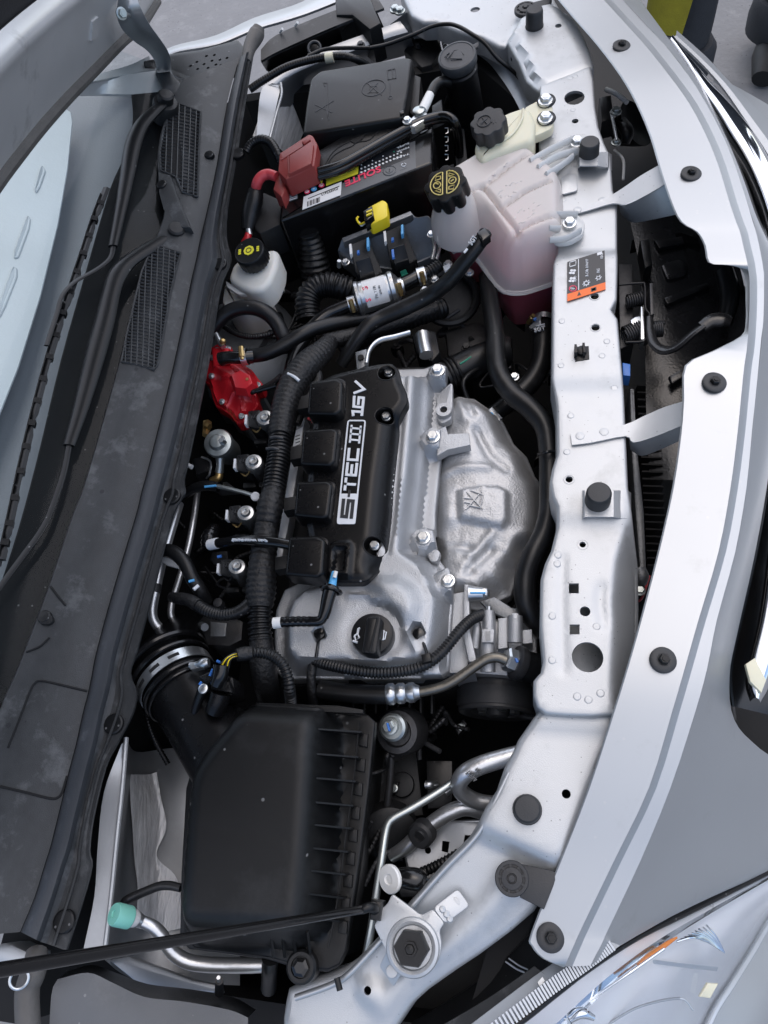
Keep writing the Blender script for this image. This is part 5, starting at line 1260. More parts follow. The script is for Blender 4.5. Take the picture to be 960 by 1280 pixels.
# engine control unit of the gas system
eu = thing('gas_control_unit', 'grey metal control unit with two black plugs below the battery', 'control unit', at(485, 310, -.12))
slab('housing', [(427, 297, -.035), (513, 263, -.03), (520, 271, -.035), (536, 268, -.035), (545, 281, -.045), (548, 300, -.06), (542, 320, -.085), (500, 338, -.085), (440, 330, -.075), (421, 314, -.055)], .03, 'ecu', eu, bev=.003, r=.004)
slab('rim', [(427, 297, -.030), (513, 263, -.025), (516, 268, -.027), (429, 303, -.032)], .012, 'ecu', eu, bev=.002)
for bx, by in ((436, 300), (479, 284)):
    slab('plug', [(bx, by + 6, -.022), (bx + 22, by - 3, -.022), (bx + 28, by + 6, -.03), (bx + 42, by + 40, -.05), (bx + 20, by + 52, -.05), (bx + 8, by + 40, -.035)], .03, 'blackmatt', eu, bev=.002)
    slab('plug_cap', [(bx + 8, by + 26, -.015), (bx + 26, by + 20, -.015), (bx + 32, by + 40, -.03), (bx + 14, by + 46, -.03)], .012, 'black', eu, bev=.002)
    slab('white_lock', [(bx, by + 5, -.018), (bx + 3, by + 4, -.018), (bx + 4, by + 17, -.022), (bx + 1, by + 18, -.022)], .008, 'white', eu, bev=.0008)
    slab('blue_lock', [(bx + 22, by - 3, -.017), (bx + 25, by - 4, -.017), (bx + 25, by + 8, -.02), (bx + 22, by + 9, -.02)], .008, 'skyblue', eu, bev=.0008)
    slab('blue_pin', [(bx + 10, by + 13, -.018), (bx + 13, by + 12, -.018), (bx + 13, by + 16, -.02), (bx + 10, by + 17, -.02)], .004, 'blue', eu, bev=.0005)
    for i in range(3): tube('wire', [(bx + 30 + i * 4, by + 44 - i * 2, -.05), (bx + 34 + i * 4, by + 56, -.07), (bx + 36 + i * 5, by + 72, -.1)], 1.6, 'hose', eu, n=6)
slab('blue_pin', [(489, 312, -.012), (492, 311, -.012), (493, 321, -.014), (490, 322, -.014)], .004, 'blue', eu, bev=.0005)
slab('green_lock', [(500, 339, -.05), (507, 336, -.05), (510, 342, -.055), (502, 345, -.055)], .008, 'green', eu, bev=.001)
for x, y, z in ((432, 328, -.05), (539, 293, -.03)): bolt('bolt', x, y, z, 4, eu, 'steel')
tube('hose_barb', [(540, 293, -.04), (543, 308, -.045), (540, 325, -.05)], 2.5, 'steel', eu); tube('hose_barb', [(547, 297, -.05), (549, 310, -.05), (545, 326, -.055)], 2.5, 'steel', eu)
tube('stud', [(424, 326, -.03), (424, 334, -.04)], 2.6, 'steel', eu)
yc = thing('yellow_connector', 'yellow sealed plug with black latch above the control unit', 'connector', at(468, 268, -.03))
slab('housing', [(459, 259, .0), (478, 249, .0), (484, 252, .0), (485, 270, -.004), (478, 274, -.004), (463, 281, -.006), (459, 275, -.004)], .018, 'yellow', yc, bev=.003, r=.003)
slab('latch', [(454, 264, .006), (465, 257, .006), (467, 269, .004), (456, 277, .004)], .018, 'gloss', yc, bev=.001)
for d in (0, 4): slab('latch_window', [(458, 264 + d, .0072), (465, 261 + d, .0072), (465, 262.5 + d, .0072), (458, 265.5 + d, .0072)], .002, 'yellow', yc, bev=0)
tube('wire', [(456, 278, -.005), (450, 280, -.01), (446, 274, -.01), (448, 271, -.01)], 1.3, 'yellow', yc, n=6)
tube('wire', [(457, 278, -.008), (452, 282, -.014), (449, 278, -.02)], 1.3, 'print', yc, n=6)

# gas filter can
gf = thing('gas_filter', 'silver inline gas filter can with red lettering between two black hoses', 'filter', at(470, 370, -.06))
a0, a1 = at(446, 374, -.045), at(494, 360, -.045); fax = (a1 - a0).normalized(); FL = (a1 - a0).length; q = 20.5 * mpp(470, 368, -.045)
obj('can', *lathe(a0, fax, [(q * .5, -.002), (q * .9, 0), (q * 1.04, .001), (q * 1.04, .005), (q * .97, .007), (q * .97, FL - .008), (q * 1.05, FL - .006), (q * 1.05, FL - .001), (q * .9, FL + .001), (q * .75, FL + .004), (q * .5, FL + .007), (q * .45, FL + .012)], 40), 'steel', gf, 25)
upv = Vector((0, 0, 1)); sd = fax.cross(upv).normalized(); up2 = sd.cross(fax)
V, F = [], []
for i in range(13):
    an = R(-28 + i * 9.5)
    d = (up2 * math.cos(an) - sd * math.sin(an) * -1) * (q * .975)
    V += [a0 + fax * .012 + d, a0 + fax * (FL - .011) + d]
for i in range(12): F.append([2 * i, 2 * i + 1, 2 * i + 3, 2 * i + 2])
obj('paper_label', V, F, 'stickerwhite', gf)
tdir = (up2 * math.cos(R(30)) + sd * math.sin(R(30)) * 1)
def oncan(ang, along): return a0 + fax * along + (up2 * math.cos(ang) + sd * math.sin(ang)) * (q * .985)
mid = R(38)
nmid = (up2 * math.cos(mid) + sd * math.sin(mid))
text3('STAG', oncan(R(62), .019), oncan(R(8), .019), .0075, 'stickerpink', gf, up=nmid, bold=.02, lift=.0014)
text3('FILTER', oncan(R(58), .029), oncan(R(14), .029), .0035, 'stickergrey', gf, up=nmid, lift=.0014)
text3('67R-01', oncan(R(50), .035), oncan(R(20), .035), .0025, 'stickergrey', gf, up=nmid, lift=.0014)
def clamp(x, y, z, ax, r, w, parent, name='hose_clamp', scr=(0, 0, 1)):
    c = at(x, y, z); ax = Vector(ax).normalized()
    o = obj(name, *lathe(c, ax, [(r, -w), (r * 1.06, -w), (r * 1.06, w), (r, w)], 28, None, False), 'steel', parent, 25)
    s = Vector(scr).normalized(); s = (s - ax * s.dot(ax)).normalized(); t = ax.cross(s)
    obj('clamp_screw', *lathe(c + s * r * 1.2 - t * .006, t, [(.003, -.004), (.0036, -.004), (.0036, .009), (.0026, .010), (.0026, .013)], 8), 'brass', o if False else parent)
    return o
tube('outlet_hose', [(440, 380, -.045), (425, 386, -.045), (408, 394, -.045), (390, 410, -.045), (377, 428, -.045), (368, 445, -.05), (362, 468, -.06)], 8.5, 'gloss', gf)
clamp(440, 380, -.045, fax, 9.5 * mpp(440, 380, -.045), .005, gf, scr=(0, -1, .5))
tube('inlet_hose', [(496, 359, -.045), (510, 353, -.045), (522, 347, -.045), (532, 341, -.045)], 9.5, 'gloss', gf)
clamp(499, 359, -.042, fax, 10.5 * mpp(499, 359, -.04), .005, gf, scr=(0, -1, .5)); clamp(527, 345, -.042, fax, 10.5 * mpp(527, 345, -.04), .0055, gf, scr=(0, -1, .5))
tube('nozzle', [(530, 343, -.045), (542, 336, -.045), (549, 331, -.045)], 8, 'hose', gf, ripple=(.08, .004))
for x, y, z in ((543, 349, -.05), (531, 363, -.07), (543, 381, -.09), (587, 341, -.07), (560, 330, -.05)): tag(bolt('small_bolt', x, y, z, 4.2, None, 'steel'), {543: 'small zinc bolt below the gas filter hose end' if y == 349 else 'small zinc bolt on the throttle ring under the big hose', 531: 'small zinc bolt left of the tank hose', 587: 'small zinc bolt below the coolant tank seam', 560: 'small zinc bolt on the white bracket beside the tank hose'}[x], 'bolt')

# tank return hose crossing the bay
rh = thing('return_hose', 'black coolant hose with clip running from the tank down to the engine', 'hose', at(540, 360, -.05))
tube('hose', [(607, 291, .035), (600, 303, .033), (582, 326, .02), (562, 350, .0), (540, 367, -.02), (505, 385, -.03), (478, 397, -.035), (462, 406, -.035), (448, 422, -.04), (436, 440, -.05), (426, 456, -.06)], [8.5, 9, 9.5, 10, 10.5, 10.5, 10, 9.5, 9, 8.5, 8], 'hose', rh)
slab('clip', [(596, 290, .047), (606, 284, .047), (613, 293, .047), (603, 301, .047)], .012, 'gloss', rh, bev=.002)
text('SGT', (590, 307, .0395), (597, 297, .0435), .04, .006, 'print', rh, lift=.0022)
obj('print_bar', *sweep(pts([(580, 316, .0365), (584, 311, .038)]), .0016, 6), 'print', rh)

# brake fluid reservoir
br = thing('brake_reservoir', 'white brake fluid reservoir with black screw cap and yellow mark', 'brake reservoir', at(315, 340, -.08))
bax = Vector((-.06, -.12, 1)).normalized(); c = at(311, 313, .008); r = 19.5 * mpp(311, 313, .008)
obj('cap', *lathe(c, bax, [(r * 1.0, -.022), (r * 1.03, -.02), (r * 1.03, -.003), (r * .99, -.0008), (r * .95, 0), (r * .9, -.0004), (.0001, -.0002)], 96, lambda a, h: 1 if h > -.004 else 1 + .025 * math.cos(24 * a), False), 'black', br, 30)
u_ = Vector((1, .1, .05)).normalized(); v_ = bax.cross(u_).normalized()
obj('cap_mark', *lathe(c, bax, [(r * .36, -.0003), (r * .36, .0005)], 8), 'capyellow', br)
obj('cap_mark_ring', *ring(c + bax * .0007, bax, r * .17, .0006, 18, 6), 'stickerblack', br)
for s in (-.62, .62):
    f, *_ = onplane(c + u_ * s * r, c + u_ * (s * r + .01), c + u_ * s * r + v_)
    for d in (-.003, 0, .003): obj('cap_print', *boxf(f, -.0018, .0018, d - .0011, d + .0011, 0, .0006), 'capyellow', br)
slab('body', [(284, 348), (290, 330), (305, 318), (330, 312), (343, 310), (348, 314), (347, 330), (338, 352), (326, 363), (312, 364), (298, 358)], .04, 'brakewhite', br, -.02, bev=.008, seg=4, r=.008)
slab('flange', [(282, 350), (300, 362), (316, 362), (330, 352), (345, 326), (346, 336), (334, 358), (318, 368), (298, 368), (283, 358)], .005, 'white', br, -.032, bev=.001, r=.004)
slab('lower_body', [(280, 352), (300, 364), (328, 364), (340, 372), (336, 384), (300, 392), (276, 380)], .06, 'brakewhite', br, -.055, bev=.006, r=.01)
bb = thing('brake_booster', 'dark grey brake booster drum beneath the brake fluid reservoir', 'brake booster', at(300, 420, -.2))
obj('drum', *lathe(at(290, 425, -.13), (.15, 0, 1), [(.1, -.08), (.1, -.01), (.092, .0), (.06, .012), (.055, .02), (.03, .022)], 40), 'ecu', bb)
# heater hoses arching
tag(tube('heater_hose', [(262, 418, -.04), (272, 402, -.03), (288, 389, -.025), (308, 384, -.025), (328, 388, -.03), (343, 400, -.04), (353, 418, -.05), (358, 440, -.07)], 9.5, 'hose'), 'thick black hose arching below the brake reservoir', 'hose')
tag(tube('corrugated_lead', [(276, 405, -.05), (295, 417, -.05), (315, 421, -.05), (335, 418, -.05), (350, 412, -.05)], 3.6, 'hose', ripple=(.08, .0035), n=8), 'thin corrugated lead curving under the arched hose', 'conduit')
tag(tube('regulator_hose', [(312, 445, -.035), (328, 443, -.035), (345, 437, -.035), (362, 428, -.035), (378, 418, -.035), (395, 410, -.04), (430, 402, -.055), (470, 396, -.07)], 9, 'hose'), 'black hose leading from the red regulator towards the filter', 'hose')
sr = thing('air_snorkel', 'black ribbed bellows standing in the dark below the battery', 'bellows', at(390, 330, -.15))
tube('bellows', [(386, 292, -.04), (390, 310, -.06), (393, 330, -.08), (396, 348, -.1)], [12, 15, 18, 19], 'hose', sr, ripple=(.07, .008))
tag(tube('bellows_hose', [(386, 400, -.07), (384, 378, -.06), (392, 362, -.055), (410, 356, -.055), (430, 360, -.06), (446, 366, -.07)], 15, 'hose', ripple=(.06, .006), n=16), 'wide black ribbed hose bending behind the gas filter', 'hose')
tray = thing('battery_tray', 'black plastic battery tray with bolts below the battery front', 'tray', at(420, 290, -.2))
slab('tray', [(322, 300), (350, 284), (545, 212), (575, 200), (580, 240), (430, 300), (340, 336)], .04, 'blackmatt', tray, -.11, bev=.004)
slab('front_wall', [(335, 305), (385, 284), (545, 222), (547, 227), (386, 290), (336, 311)], .06, 'black', tray, -.055, bev=.002)
bolt('bolt', 386, 283, -.045, 4, tray, 'steel'); bolt('bolt', 360, 291, -.05, 4.5, tray, 'steel')
slab('rail', [(565, 160), (580, 160), (590, 250), (576, 262)], .1, 'blackmatt', tray, -.06, bev=.003)
for i in range(4): obj('clip_edge', *sweep(pts([(556, 160 + i * 11), (560, 160 + i * 11), (560, 166 + i * 11), (557, 167 + i * 11)], -.02), .0006, 5), 'steel', tray)

# ================================================================== ENGINE
blk_ = thing('engine_block', 'dark engine block filling the middle of the bay', 'engine', at(480, 640, -.35))
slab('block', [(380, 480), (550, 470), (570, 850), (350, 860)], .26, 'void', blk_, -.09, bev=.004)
CUT = [v.to_2d() for v in pts([(430, 470), (470, 464), (488, 470), (491, 530), (485, 600), (479, 665), (466, 704), (430, 716)], -.02)]
vc = thing('valve_cover', 'cast aluminium valve cover with bolts along its edge', 'valve cover', at(470, 700, -.08))
VO = [(470, 463), (530, 461), (548, 455), (557, 462), (556, 480), (553, 505), (551, 540), (545, 600), (541, 640), (541, 672), (546, 700), (562, 722), (564, 740), (561, 775), (558, 838), (552, 845), (440, 846), (355, 845), (347, 836), (345, 792), (347, 762), (357, 738), (380, 728), (400, 700), (430, 480)]
Z_ = lambda l, z: [v.to_2d() for v in pts(l, z)]
P1 = Z_([(440, 465), (522, 465), (519, 520), (513, 590), (506, 650), (503, 686), (524, 700), (540, 722), (549, 750), (546, 780), (540, 815), (526, 829), (368, 829), (356, 815), (355, 770), (362, 748), (378, 734), (430, 715)], -.02)
P2 = Z_([(450, 722), (475, 712), (502, 712), (525, 728), (534, 752), (528, 776), (512, 786), (480, 775), (462, 752)], -.01)
FL = Z_([(528, 463), (536, 463), (533, 520), (527, 590), (520, 650), (518, 684), (545, 705), (556, 726), (552, 840), (528, 840), (540, 815), (546, 780), (549, 750), (540, 722), (524, 700), (503, 686), (513, 590), (522, 465)], -.03)
ribs = [(pts([(437, 746), (462, 746), (480, 757), (503, 776), (511, 800), (521, 815)], -.02), .0035, .0030), (pts([(505, 466), (500, 540), (494, 610), (489, 660), (484, 690)], -.02), -.003, .004), (pts([(524, 700), (532, 708), (546, 722)], -.03), .002, .003)]
bos = [(at(547, 463, -.03), .013), (at(541, 546, -.03), .015), (at(529, 672, -.03), .015), (at(560, 726, -.035), .015), (at(541, 836, -.045), .012), (at(442, 842, -.045), .009)]
dips = [(at(399, 793, -.02), .009), (at(523, 792, -.03), .010)]
oc = at(467, 792, -.02)
flr = Z_([(440, 822), (462, 818), (505, 822), (506, 830), (442, 832)], -.02)
def zv(x, y):
    p = Vector((x, y)); d = sdf(p, P1)
    z = -.052 + .034 * sst(-.010, .008, d)
    z += .012 * sst(-.002, .022, sdf(p, P2))
    z += .012 * sst(-.004, .002, sdf(p, FL)) * (1 - sst(-.010, .004, d))
    for l, h, w in ribs: z += h * math.exp(-(seg_d(p, l) / w) ** 4)
    for c, r in bos:
        e = (p - c.to_2d()).length; z = max(z, -.030 - .02 * sst(r * .8, r * 1.3, e)) if e < r * 1.3 else z
    for c, r in dips:
        e = (p - c.to_2d()).length; z -= .010 * (1 - sst(r * .55, r * .8, e))
    z += .004 * sst(-.002, .004, sdf(p, flr)) - .022 * sst(-.002, .004, sdf(p, CUT))
    e = (p - oc.to_2d()).length
    if e < .036: z = z + (-.020 - z) * (1 - sst(.028, .036, e))
    return ZC + z
obj('casting', *sheet(Z_(VO, -.05), zv, .0042, (), .003, .022), 'alu', vc, 40)
slab('gasket_flange', [(x + (3 if x > 450 else -3), y + (3 if y > 700 else -3)) for x, y in VO], .012, 'darkmetal', vc, -.072, bev=.002)
for x, y, z in ((547, 463, -.028), (541, 546, -.028), (529, 672, -.028), (560, 726, -.028), (541, 836, -.042), (442, 842, -.045)): bolt('bolt', x, y, z, 6.8 if y < 800 else 5, vc, 'steel')
# bracket ears on the exhaust side
slab('ear', [(545, 495), (563, 478), (566, 480), (566, 508), (564, 524), (552, 530), (546, 524)], .012, 'alu', vc, -.045, bev=.002, r=.003)
obj('ear_ring', *lathe(at(555, 514, -.042), (0, 0, 1), [(.0045, -.008), (.0045, .004), (.0095, .004), (.0098, .002), (.0098, -.008)], 28, None, False), 'alu', vc); obj('ear_hole', *lathe(at(555, 514, -.0405), (0, 0, 1), [(.0045, -.001), (.0044, 0)], 20), 'void', vc)
slab('lifting_lug', [(546, 538), (557, 532), (560, 542), (586, 541), (588, 556), (560, 562), (546, 570)], .014, 'alu', vc, -.035, bev=.0015)
slab('ear', [(532, 690), (543, 684), (551, 690), (547, 702), (538, 702)], .01, 'alu', vc, -.04, bev=.002, r=.003)
# timing side casting
slab('timing_cover', [(560, 742), (582, 738), (588, 760), (586, 830), (594, 842), (560, 842)], .1, 'alu', vc, -.06, bev=.004)
slab('timing_rib', [(580, 730), (586, 730), (588, 790), (596, 826), (586, 828), (578, 790)], .02, 'alu', vc, -.048, bev=.002)

# oil cap
ocp = thing('oil_cap', 'black oil filler cap with raised grip bar on the valve cover', 'oil cap', at(467, 792, -.02))
c = at(466, 794, -.012); r = 27 * mpp(466, 794, -.012)
obj('disc', *lathe(c, (0, 0, 1), [(r * .96, -.012), (r, -.009), (r, .003), (r * .96, .006), (r * .82, .0072), (.0001, .0072)], 44, None, False), 'black', ocp, 30)
slab('grip', [(458, 770, .012), (477, 770, .012), (470, 818, .012), (452, 816, .012)], .02, 'black', ocp, bev=.003, r=.004)
tube('grip_groove', [(472, 773, .0125), (467, 795, .0125), (462, 815, .0125)], 1.6, 'void', ocp)
def icon(lines, z, m, par, w=.0009):
    for l in lines: obj('printed_icon', *sweep(pts(l, z), w, 5), m, par)
icon([[(443, 795), (447, 792), (449, 797), (445, 801), (443, 795)], [(447, 792), (448, 786), (450, 785)], [(441, 801), (447, 803)]], -.0042, 'print', ocp, .0012)
icon([[(475, 789), (480, 788), (479, 800), (473, 800), (475, 789)], [(480, 790), (483, 790), (481, 799), (478, 799)]], -.0042, 'print', ocp, .0007)

# coil cover with lettering
cc = thing('coil_cover', 'black engine cover with white block lettering on the valve cover', 'engine cover', at(450, 600, -.02))
CO = [(403, 474), (414, 468), (444, 460), (473, 454), (489, 453), (496, 460), (499, 474), (506, 490), (507, 500), (500, 511), (494, 520), (494, 535), (491, 560), (487, 600), (484, 640), (480, 672), (474, 700), (459, 721), (452, 724), (410, 724), (392, 700), (382, 640), (388, 560), (396, 500)]
CZ = .0
co_ = [v.to_2d() for v in rnd(pts(CO, CZ), .004)]
nch = [circ(483, 466, CZ, 11.5, n=28), circ(480, 519, CZ, 12, n=28), circ(466, 680, CZ, 12.5, n=28)]
ridge = pts([(407, 480), (409, 472), (444, 464), (474, 457)], CZ)
tabp = Z_([(411, 684), (418, 678), (436, 677), (441, 682), (438, 722), (408, 722)], CZ)
def zcv(x, y):
    p = Vector((x, y)); d = sdf(p, co_)
    z = CZ - .004 * (1 - sst(0, .006, d))
    xs = at(466 + (640 - 600) * 0, 600, CZ).x
    # long rounded shoulder on the exhaust side
    e = seg_d(p, pts([(497, 530), (488, 600), (482, 670), (474, 702)], CZ)); z -= .016 * (1 - sst(.0, .026, e)) ** 1.6
    t = sdf(p, tabp); z += .004 * sst(-.001, .002, t) - .006 * sst(.006, .009, t)
    return ZC + z
obj('moulding', *sheet(co_, zcv, .0032, nch, .002, .042, .024), 'cover', cc, 40)
for h_ in nch:
    obj('screw_well', *prism([Vector((p.x, p.y, ZC - .0235)) for p in h_], .003, 0), 'cover', cc)
    hz_ = max(zcv(p.x, p.y) for p in h_); obj('well_rim', *sweep([Vector((p.x, p.y, zcv(p.x, p.y))) for p in h_ + h_[:2]], .0007, 6, False), 'cover', cc)
for x, y in ((486, 466), (483, 521), (468, 682)): bolt('bolt', x, y, -.012, 5.6, cc, 'steel', flange=1.1)
for i, l in enumerate(([(388, 478), (422, 473), (430, 477), (428, 513), (420, 518), (385, 517)], [(380, 538), (417, 535), (424, 538), (420, 577), (413, 582), (376, 580)], [(372, 603), (410, 601), (417, 605), (412, 645), (405, 648), (368, 644)], [(362, 672), (398, 670), (408, 675), (405, 717), (398, 722), (357, 718)])):
    t = thing('ignition_coil', 'square black ignition coil, %s of the row beside the lettered cover' % ['farthest', 'second from the far end', 'third from the far end', 'nearest'][i], 'ignition coil', at(l[0][0] + 20, l[0][1] + 22, -.01), 'ignition coils on the engine cover')
    slab('housing', [(x - 1.5, y - .5, .018) for x, y in l], .03, 'cover', t, bev=.0040, seg=4, r=.003, sharp=50)
    slab('skirt', [(x + (2.6 if j in (1, 2, 3) else -1), y + (2 if j > 2 else -1)) for j, (x, y) in enumerate(l)], .02, 'cover', t, .006, bev=.002, r=.004)
    slab('plug', [(l[5][0] - 14, l[5][1] - 22), (l[5][0] + 4, l[5][1] - 25), (l[5][0] + 3, l[5][1] - 8), (l[5][0] - 14, l[5][1] - 5)], .018, 'blackmatt', t, -.012, bev=.002)
    tube('lead', [(l[5][0] - 10, l[5][1] - 14, -.018), (l[5][0] - 22, l[5][1] - 8, -.02), (l[5][0] - 34, l[5][1] - 2, -.03)], 4, 'tape', t)
# block letters
GL = {'S': [[(1, 1), (0, 1), (0, .52), (1, .48), (1, 0), (0, 0)]], 'T': [[(0, 1), (1, 1)], [(.5, 1), (.5, 0)]], 'E': [[(1, 1), (0, 1), (0, 0), (1, 0)], [(0, .5), (.85, .5)]], 'C': [[(1, 1), (0, 1), (0, 0), (1, 0)]], 'W': [[(0, 1), (1, 1)], [(0, 0), (1, 0)], [(.14, 1), (.14, 0)], [(.5, 1), (.5, 0)], [(.86, 1), (.86, 0)]], '1': [[(0, .92), (.6, 1), (.6, 0)], [(.1, 0), (1, 0)]], '6': [[(1, 1), (0, .95), (0, 0), (1, 0), (1, .5), (.35, .5)]], 'V': [[(0, 1), (.42, 0), (1, 1)]], '-': [[(0, .5), (1, .5)]]}
def stroke(P_, w, nrm, h=.0008):
    """flat ribbon with thickness along the points"""
    V, F = [], []; n = len(P_)
    for i, p in enumerate(P_):
        d1 = (P_[i] - P_[i - 1]).normalized() if i else None; d2 = (P_[i + 1] - P_[i]).normalized() if i < n - 1 else None
        d = (d1 or d2) if not (d1 and d2) else (d1 + d2)
        d = d.normalized(); s = nrm.cross(d); k = 1 if not (d1 and d2) else 1 / max(.5, abs(s.dot(nrm.cross(d1))))
        e = Vector() if 0 < i < n - 1 else (d * w * .5 * (1 if i else -1))
        V += [p + s * w * .5 * k + e + nrm * h, p - s * w * .5 * k + e + nrm * h, p - s * w * .5 * k + e - nrm * .001, p + s * w * .5 * k + e - nrm * .001]
    for i in range(n - 1):
        for j in range(4): F.append([i * 4 + j, i * 4 + (j + 1) % 4, (i + 1) * 4 + (j + 1) % 4, (i + 1) * 4 + j])
    F += [[0, 1, 2, 3], [4 * n - 4, 4 * n - 3, 4 * n - 2, 4 * n - 1]]
    return V, F
def tp(y, xo, lift=.0): return at(432.5 + (655 - y) * .1047 + xo, y, CZ + lift)
NZ = Vector((0, 0, 1))
def glyph(ch, y0, y1, xo0, xo1, w, m, lift=.0003, sh=.0):
    b = MB()
    for l in GL[ch]:
        b.add(stroke([tp(y0 + (y1 - y0) * (u + sh * (v - .5)), xo0 + (xo1 - xo0) * v, lift) for u, v in l], w, NZ))
    o = b.build('letter', m, cc, 20); o.data.name = 'letter'
    return o
obj('lettering_panel', *prism(rnd([tp(655, -11.5, .0009), tp(617, -11.5, .0009), tp(617, 11.5, .0009), tp(655, 11.5, .0009)], .0025), .0012, 0), 'print', cc)
fr_ = rnd([tp(654, -10.7), tp(526, -10.7), tp(526, 10.7), tp(654, 10.7)], .003)
obj('lettering_frame', *stroke(fr_ + fr_[:2], .0017, NZ), 'print', cc)
glyph('S', 646, 626, 6, -6, .0038, 'stickerblack', .0009, .05)
glyph('-', 620, 614, 1, -1, .0026, 'stickerblack', .0009)
for ch, y0, y1 in (('T', 612, 599), ('E', 594, 580), ('C', 575, 562), ('W', 553, 533)): glyph(ch, y0, y1, 5.8, -5.8, .0030 if ch != 'W' else .0022, 'print', sh=.05)
for ch, y0, y1 in (('1', 519, 512), ('6', 509, 497), ('V', 492, 478)): glyph(ch, y0, y1, 5.6 if ch != 'V' else 5.2, -6.2, .0031, 'print', sh=.10)

# PCV valve and hose
pv = thing('breather_valve', 'black breather elbow with white hose end on the valve cover', 'breather valve', at(405, 760, .0))
tube('stub', [(418, 716, .004), (416, 728, .008), (414, 736, .01)], [4, 5, 6], 'skyblue', pv)
tube('valve_body', [(415, 733, .012), (411, 745, .012), (407, 762, .010), (404, 772, .008)], [10, 9, 8, 7], 'gloss', pv, k=3)
obj('collar', *ring(at(414, 738, .012), at(404, 772, .012) - at(415, 733, .012), .0105, .002, 24), 'gloss', pv)
tube('elbow', [(405, 768, .008), (400, 776, .006), (385, 777, .005)], 6.5, 'gloss', pv)
tube('hose', [(388, 777, .005), (370, 777, .004), (350, 778, .003)], 6.6, 'gloss', pv, ripple=(.04, .006))
tube('white_end', [(352, 778, .003), (342, 779, .003)], 7.2, 'white', pv)
tube('white_tip', [(418, 722, .012), (420, 714, .013)], 2.6, 'white', pv)

# heat shield
hs = thing('heat_shield', 'crumpled silver exhaust heat shield with raised stamped square', 'heat shield', at(610, 630, -.15))
HO = [(552, 512), (560, 502), (576, 497), (592, 501), (606, 513), (622, 522), (632, 540), (640, 556), (656, 570), (666, 592), (677, 606), (682, 634), (681, 660), (672, 684), (658, 694), (654, 712), (642, 722), (636, 742), (618, 750), (604, 762), (580, 756), (562, 760), (546, 734), (538, 690), (538, 640), (541, 590), (543, 555)]
sqp = Z_([(574, 612), (600, 607), (622, 606), (634, 612), (634, 648), (626, 656), (574, 646)], -.05)
sq2 = Z_([(580, 610), (606, 608), (606, 638), (578, 640)], -.05)
ho_ = Z_(HO, -.09)
lobes = [(at(588, 522, -.07), .030, .018), (at(580, 562, -.06), .034, .012), (at(600, 625, -.06), .075, .012), (at(575, 722, -.07), .030, .012), (at(562, 625, -.06), .016, .006), (at(562, 648, -.06), .010, .006)]
folds = [pts(l, -.07) for l in ([(596, 545), (612, 575), (632, 590)], [(588, 700), (604, 684), (616, 670)], [(584, 720), (602, 702), (612, 690)], [(638, 690), (645, 672), (660, 662)], [(634, 706), (640, 690), (652, 678)], [(550, 600), (575, 592), (610, 590)], [(548, 690), (570, 686), (590, 690)], [(574, 508), (580, 530)], [(584, 506), (592, 528)])]
def zh(x, y):
    p = Vector((x, y)); d = sdf(p, ho_)
    z = -.092 + .022 * sst(-.002, .022, d) - .012 * sst(at(630, 600, -.07).x, at(680, 600, -.07).x, x)
    for c, r, h in lobes: z += h * math.exp(-((p - c.to_2d()).length / r) ** 2)
    z += .010 * sst(-.003, .003, sdf(p, sqp))
    t = sdf(p, sq2); z += .0012 * sst(0, .001, t) - .0012 * sst(.002, .003, t)
    for i, f in enumerate(folds): z += (.004 if i % 2 else -.004) * math.exp(-(seg_d(p, f) / .005) ** 2)
    cr_ = .35 + .65 * max(sst(at(600, 665, -.06).y, at(600, 690, -.06).y, y), sst(at(600, 590, -.06).y, at(600, 560, -.06).y, y)); z += cr_ * (.0022 * noise.noise(Vector((x * 34, y * 34, 5))) - .0026 * abs(noise.noise(Vector((x * 60 + y * 45, y * 42 - x * 30, 8)))) - .0010 * abs(noise.noise(Vector((x * 110, y * 120, 3)))))
    return ZC + z
obj('sheet', *sheet(ho_, zh, .0034, (), .003, .02), 'shield', hs, 60)
def hsp(l, up=.0008):
    out = []
    for x, y in l:
        w = at(x, y, -.045); w.z = zh(w.x, w.y) + up; out.append(w)
    return out
for l in ([(583, 614), (603, 635)], [(602, 613), (582, 636)], [(588, 612), (604, 618), (600, 634), (584, 630)], [(580, 622), (590, 622)], [(580, 627), (590, 628)]): obj('stamped_mark', *sweep(hsp(l), .0009, 6), 'shield', hs)
tube('stud', [(586, 742, -.05), (596, 742, -.05), (604, 742, -.05)], [11, 9, 8], 'steel', hs); tube('stud_nut', [(603, 742, -.05), (609, 742, -.05), (612, 742, -.05)], [8, 7.5, 4], 'steel', hs, n=6, k=2)
tube('paint_mark', [(588, 741, -.041), (607, 741, -.0415)], 1.6, 'skyblue', hs, n=6)
slab('bracket', [(600, 752), (618, 746), (640, 760), (652, 760), (655, 772), (640, 776), (612, 764)], .006, 'ecu', hs, -.075, bev=.001)

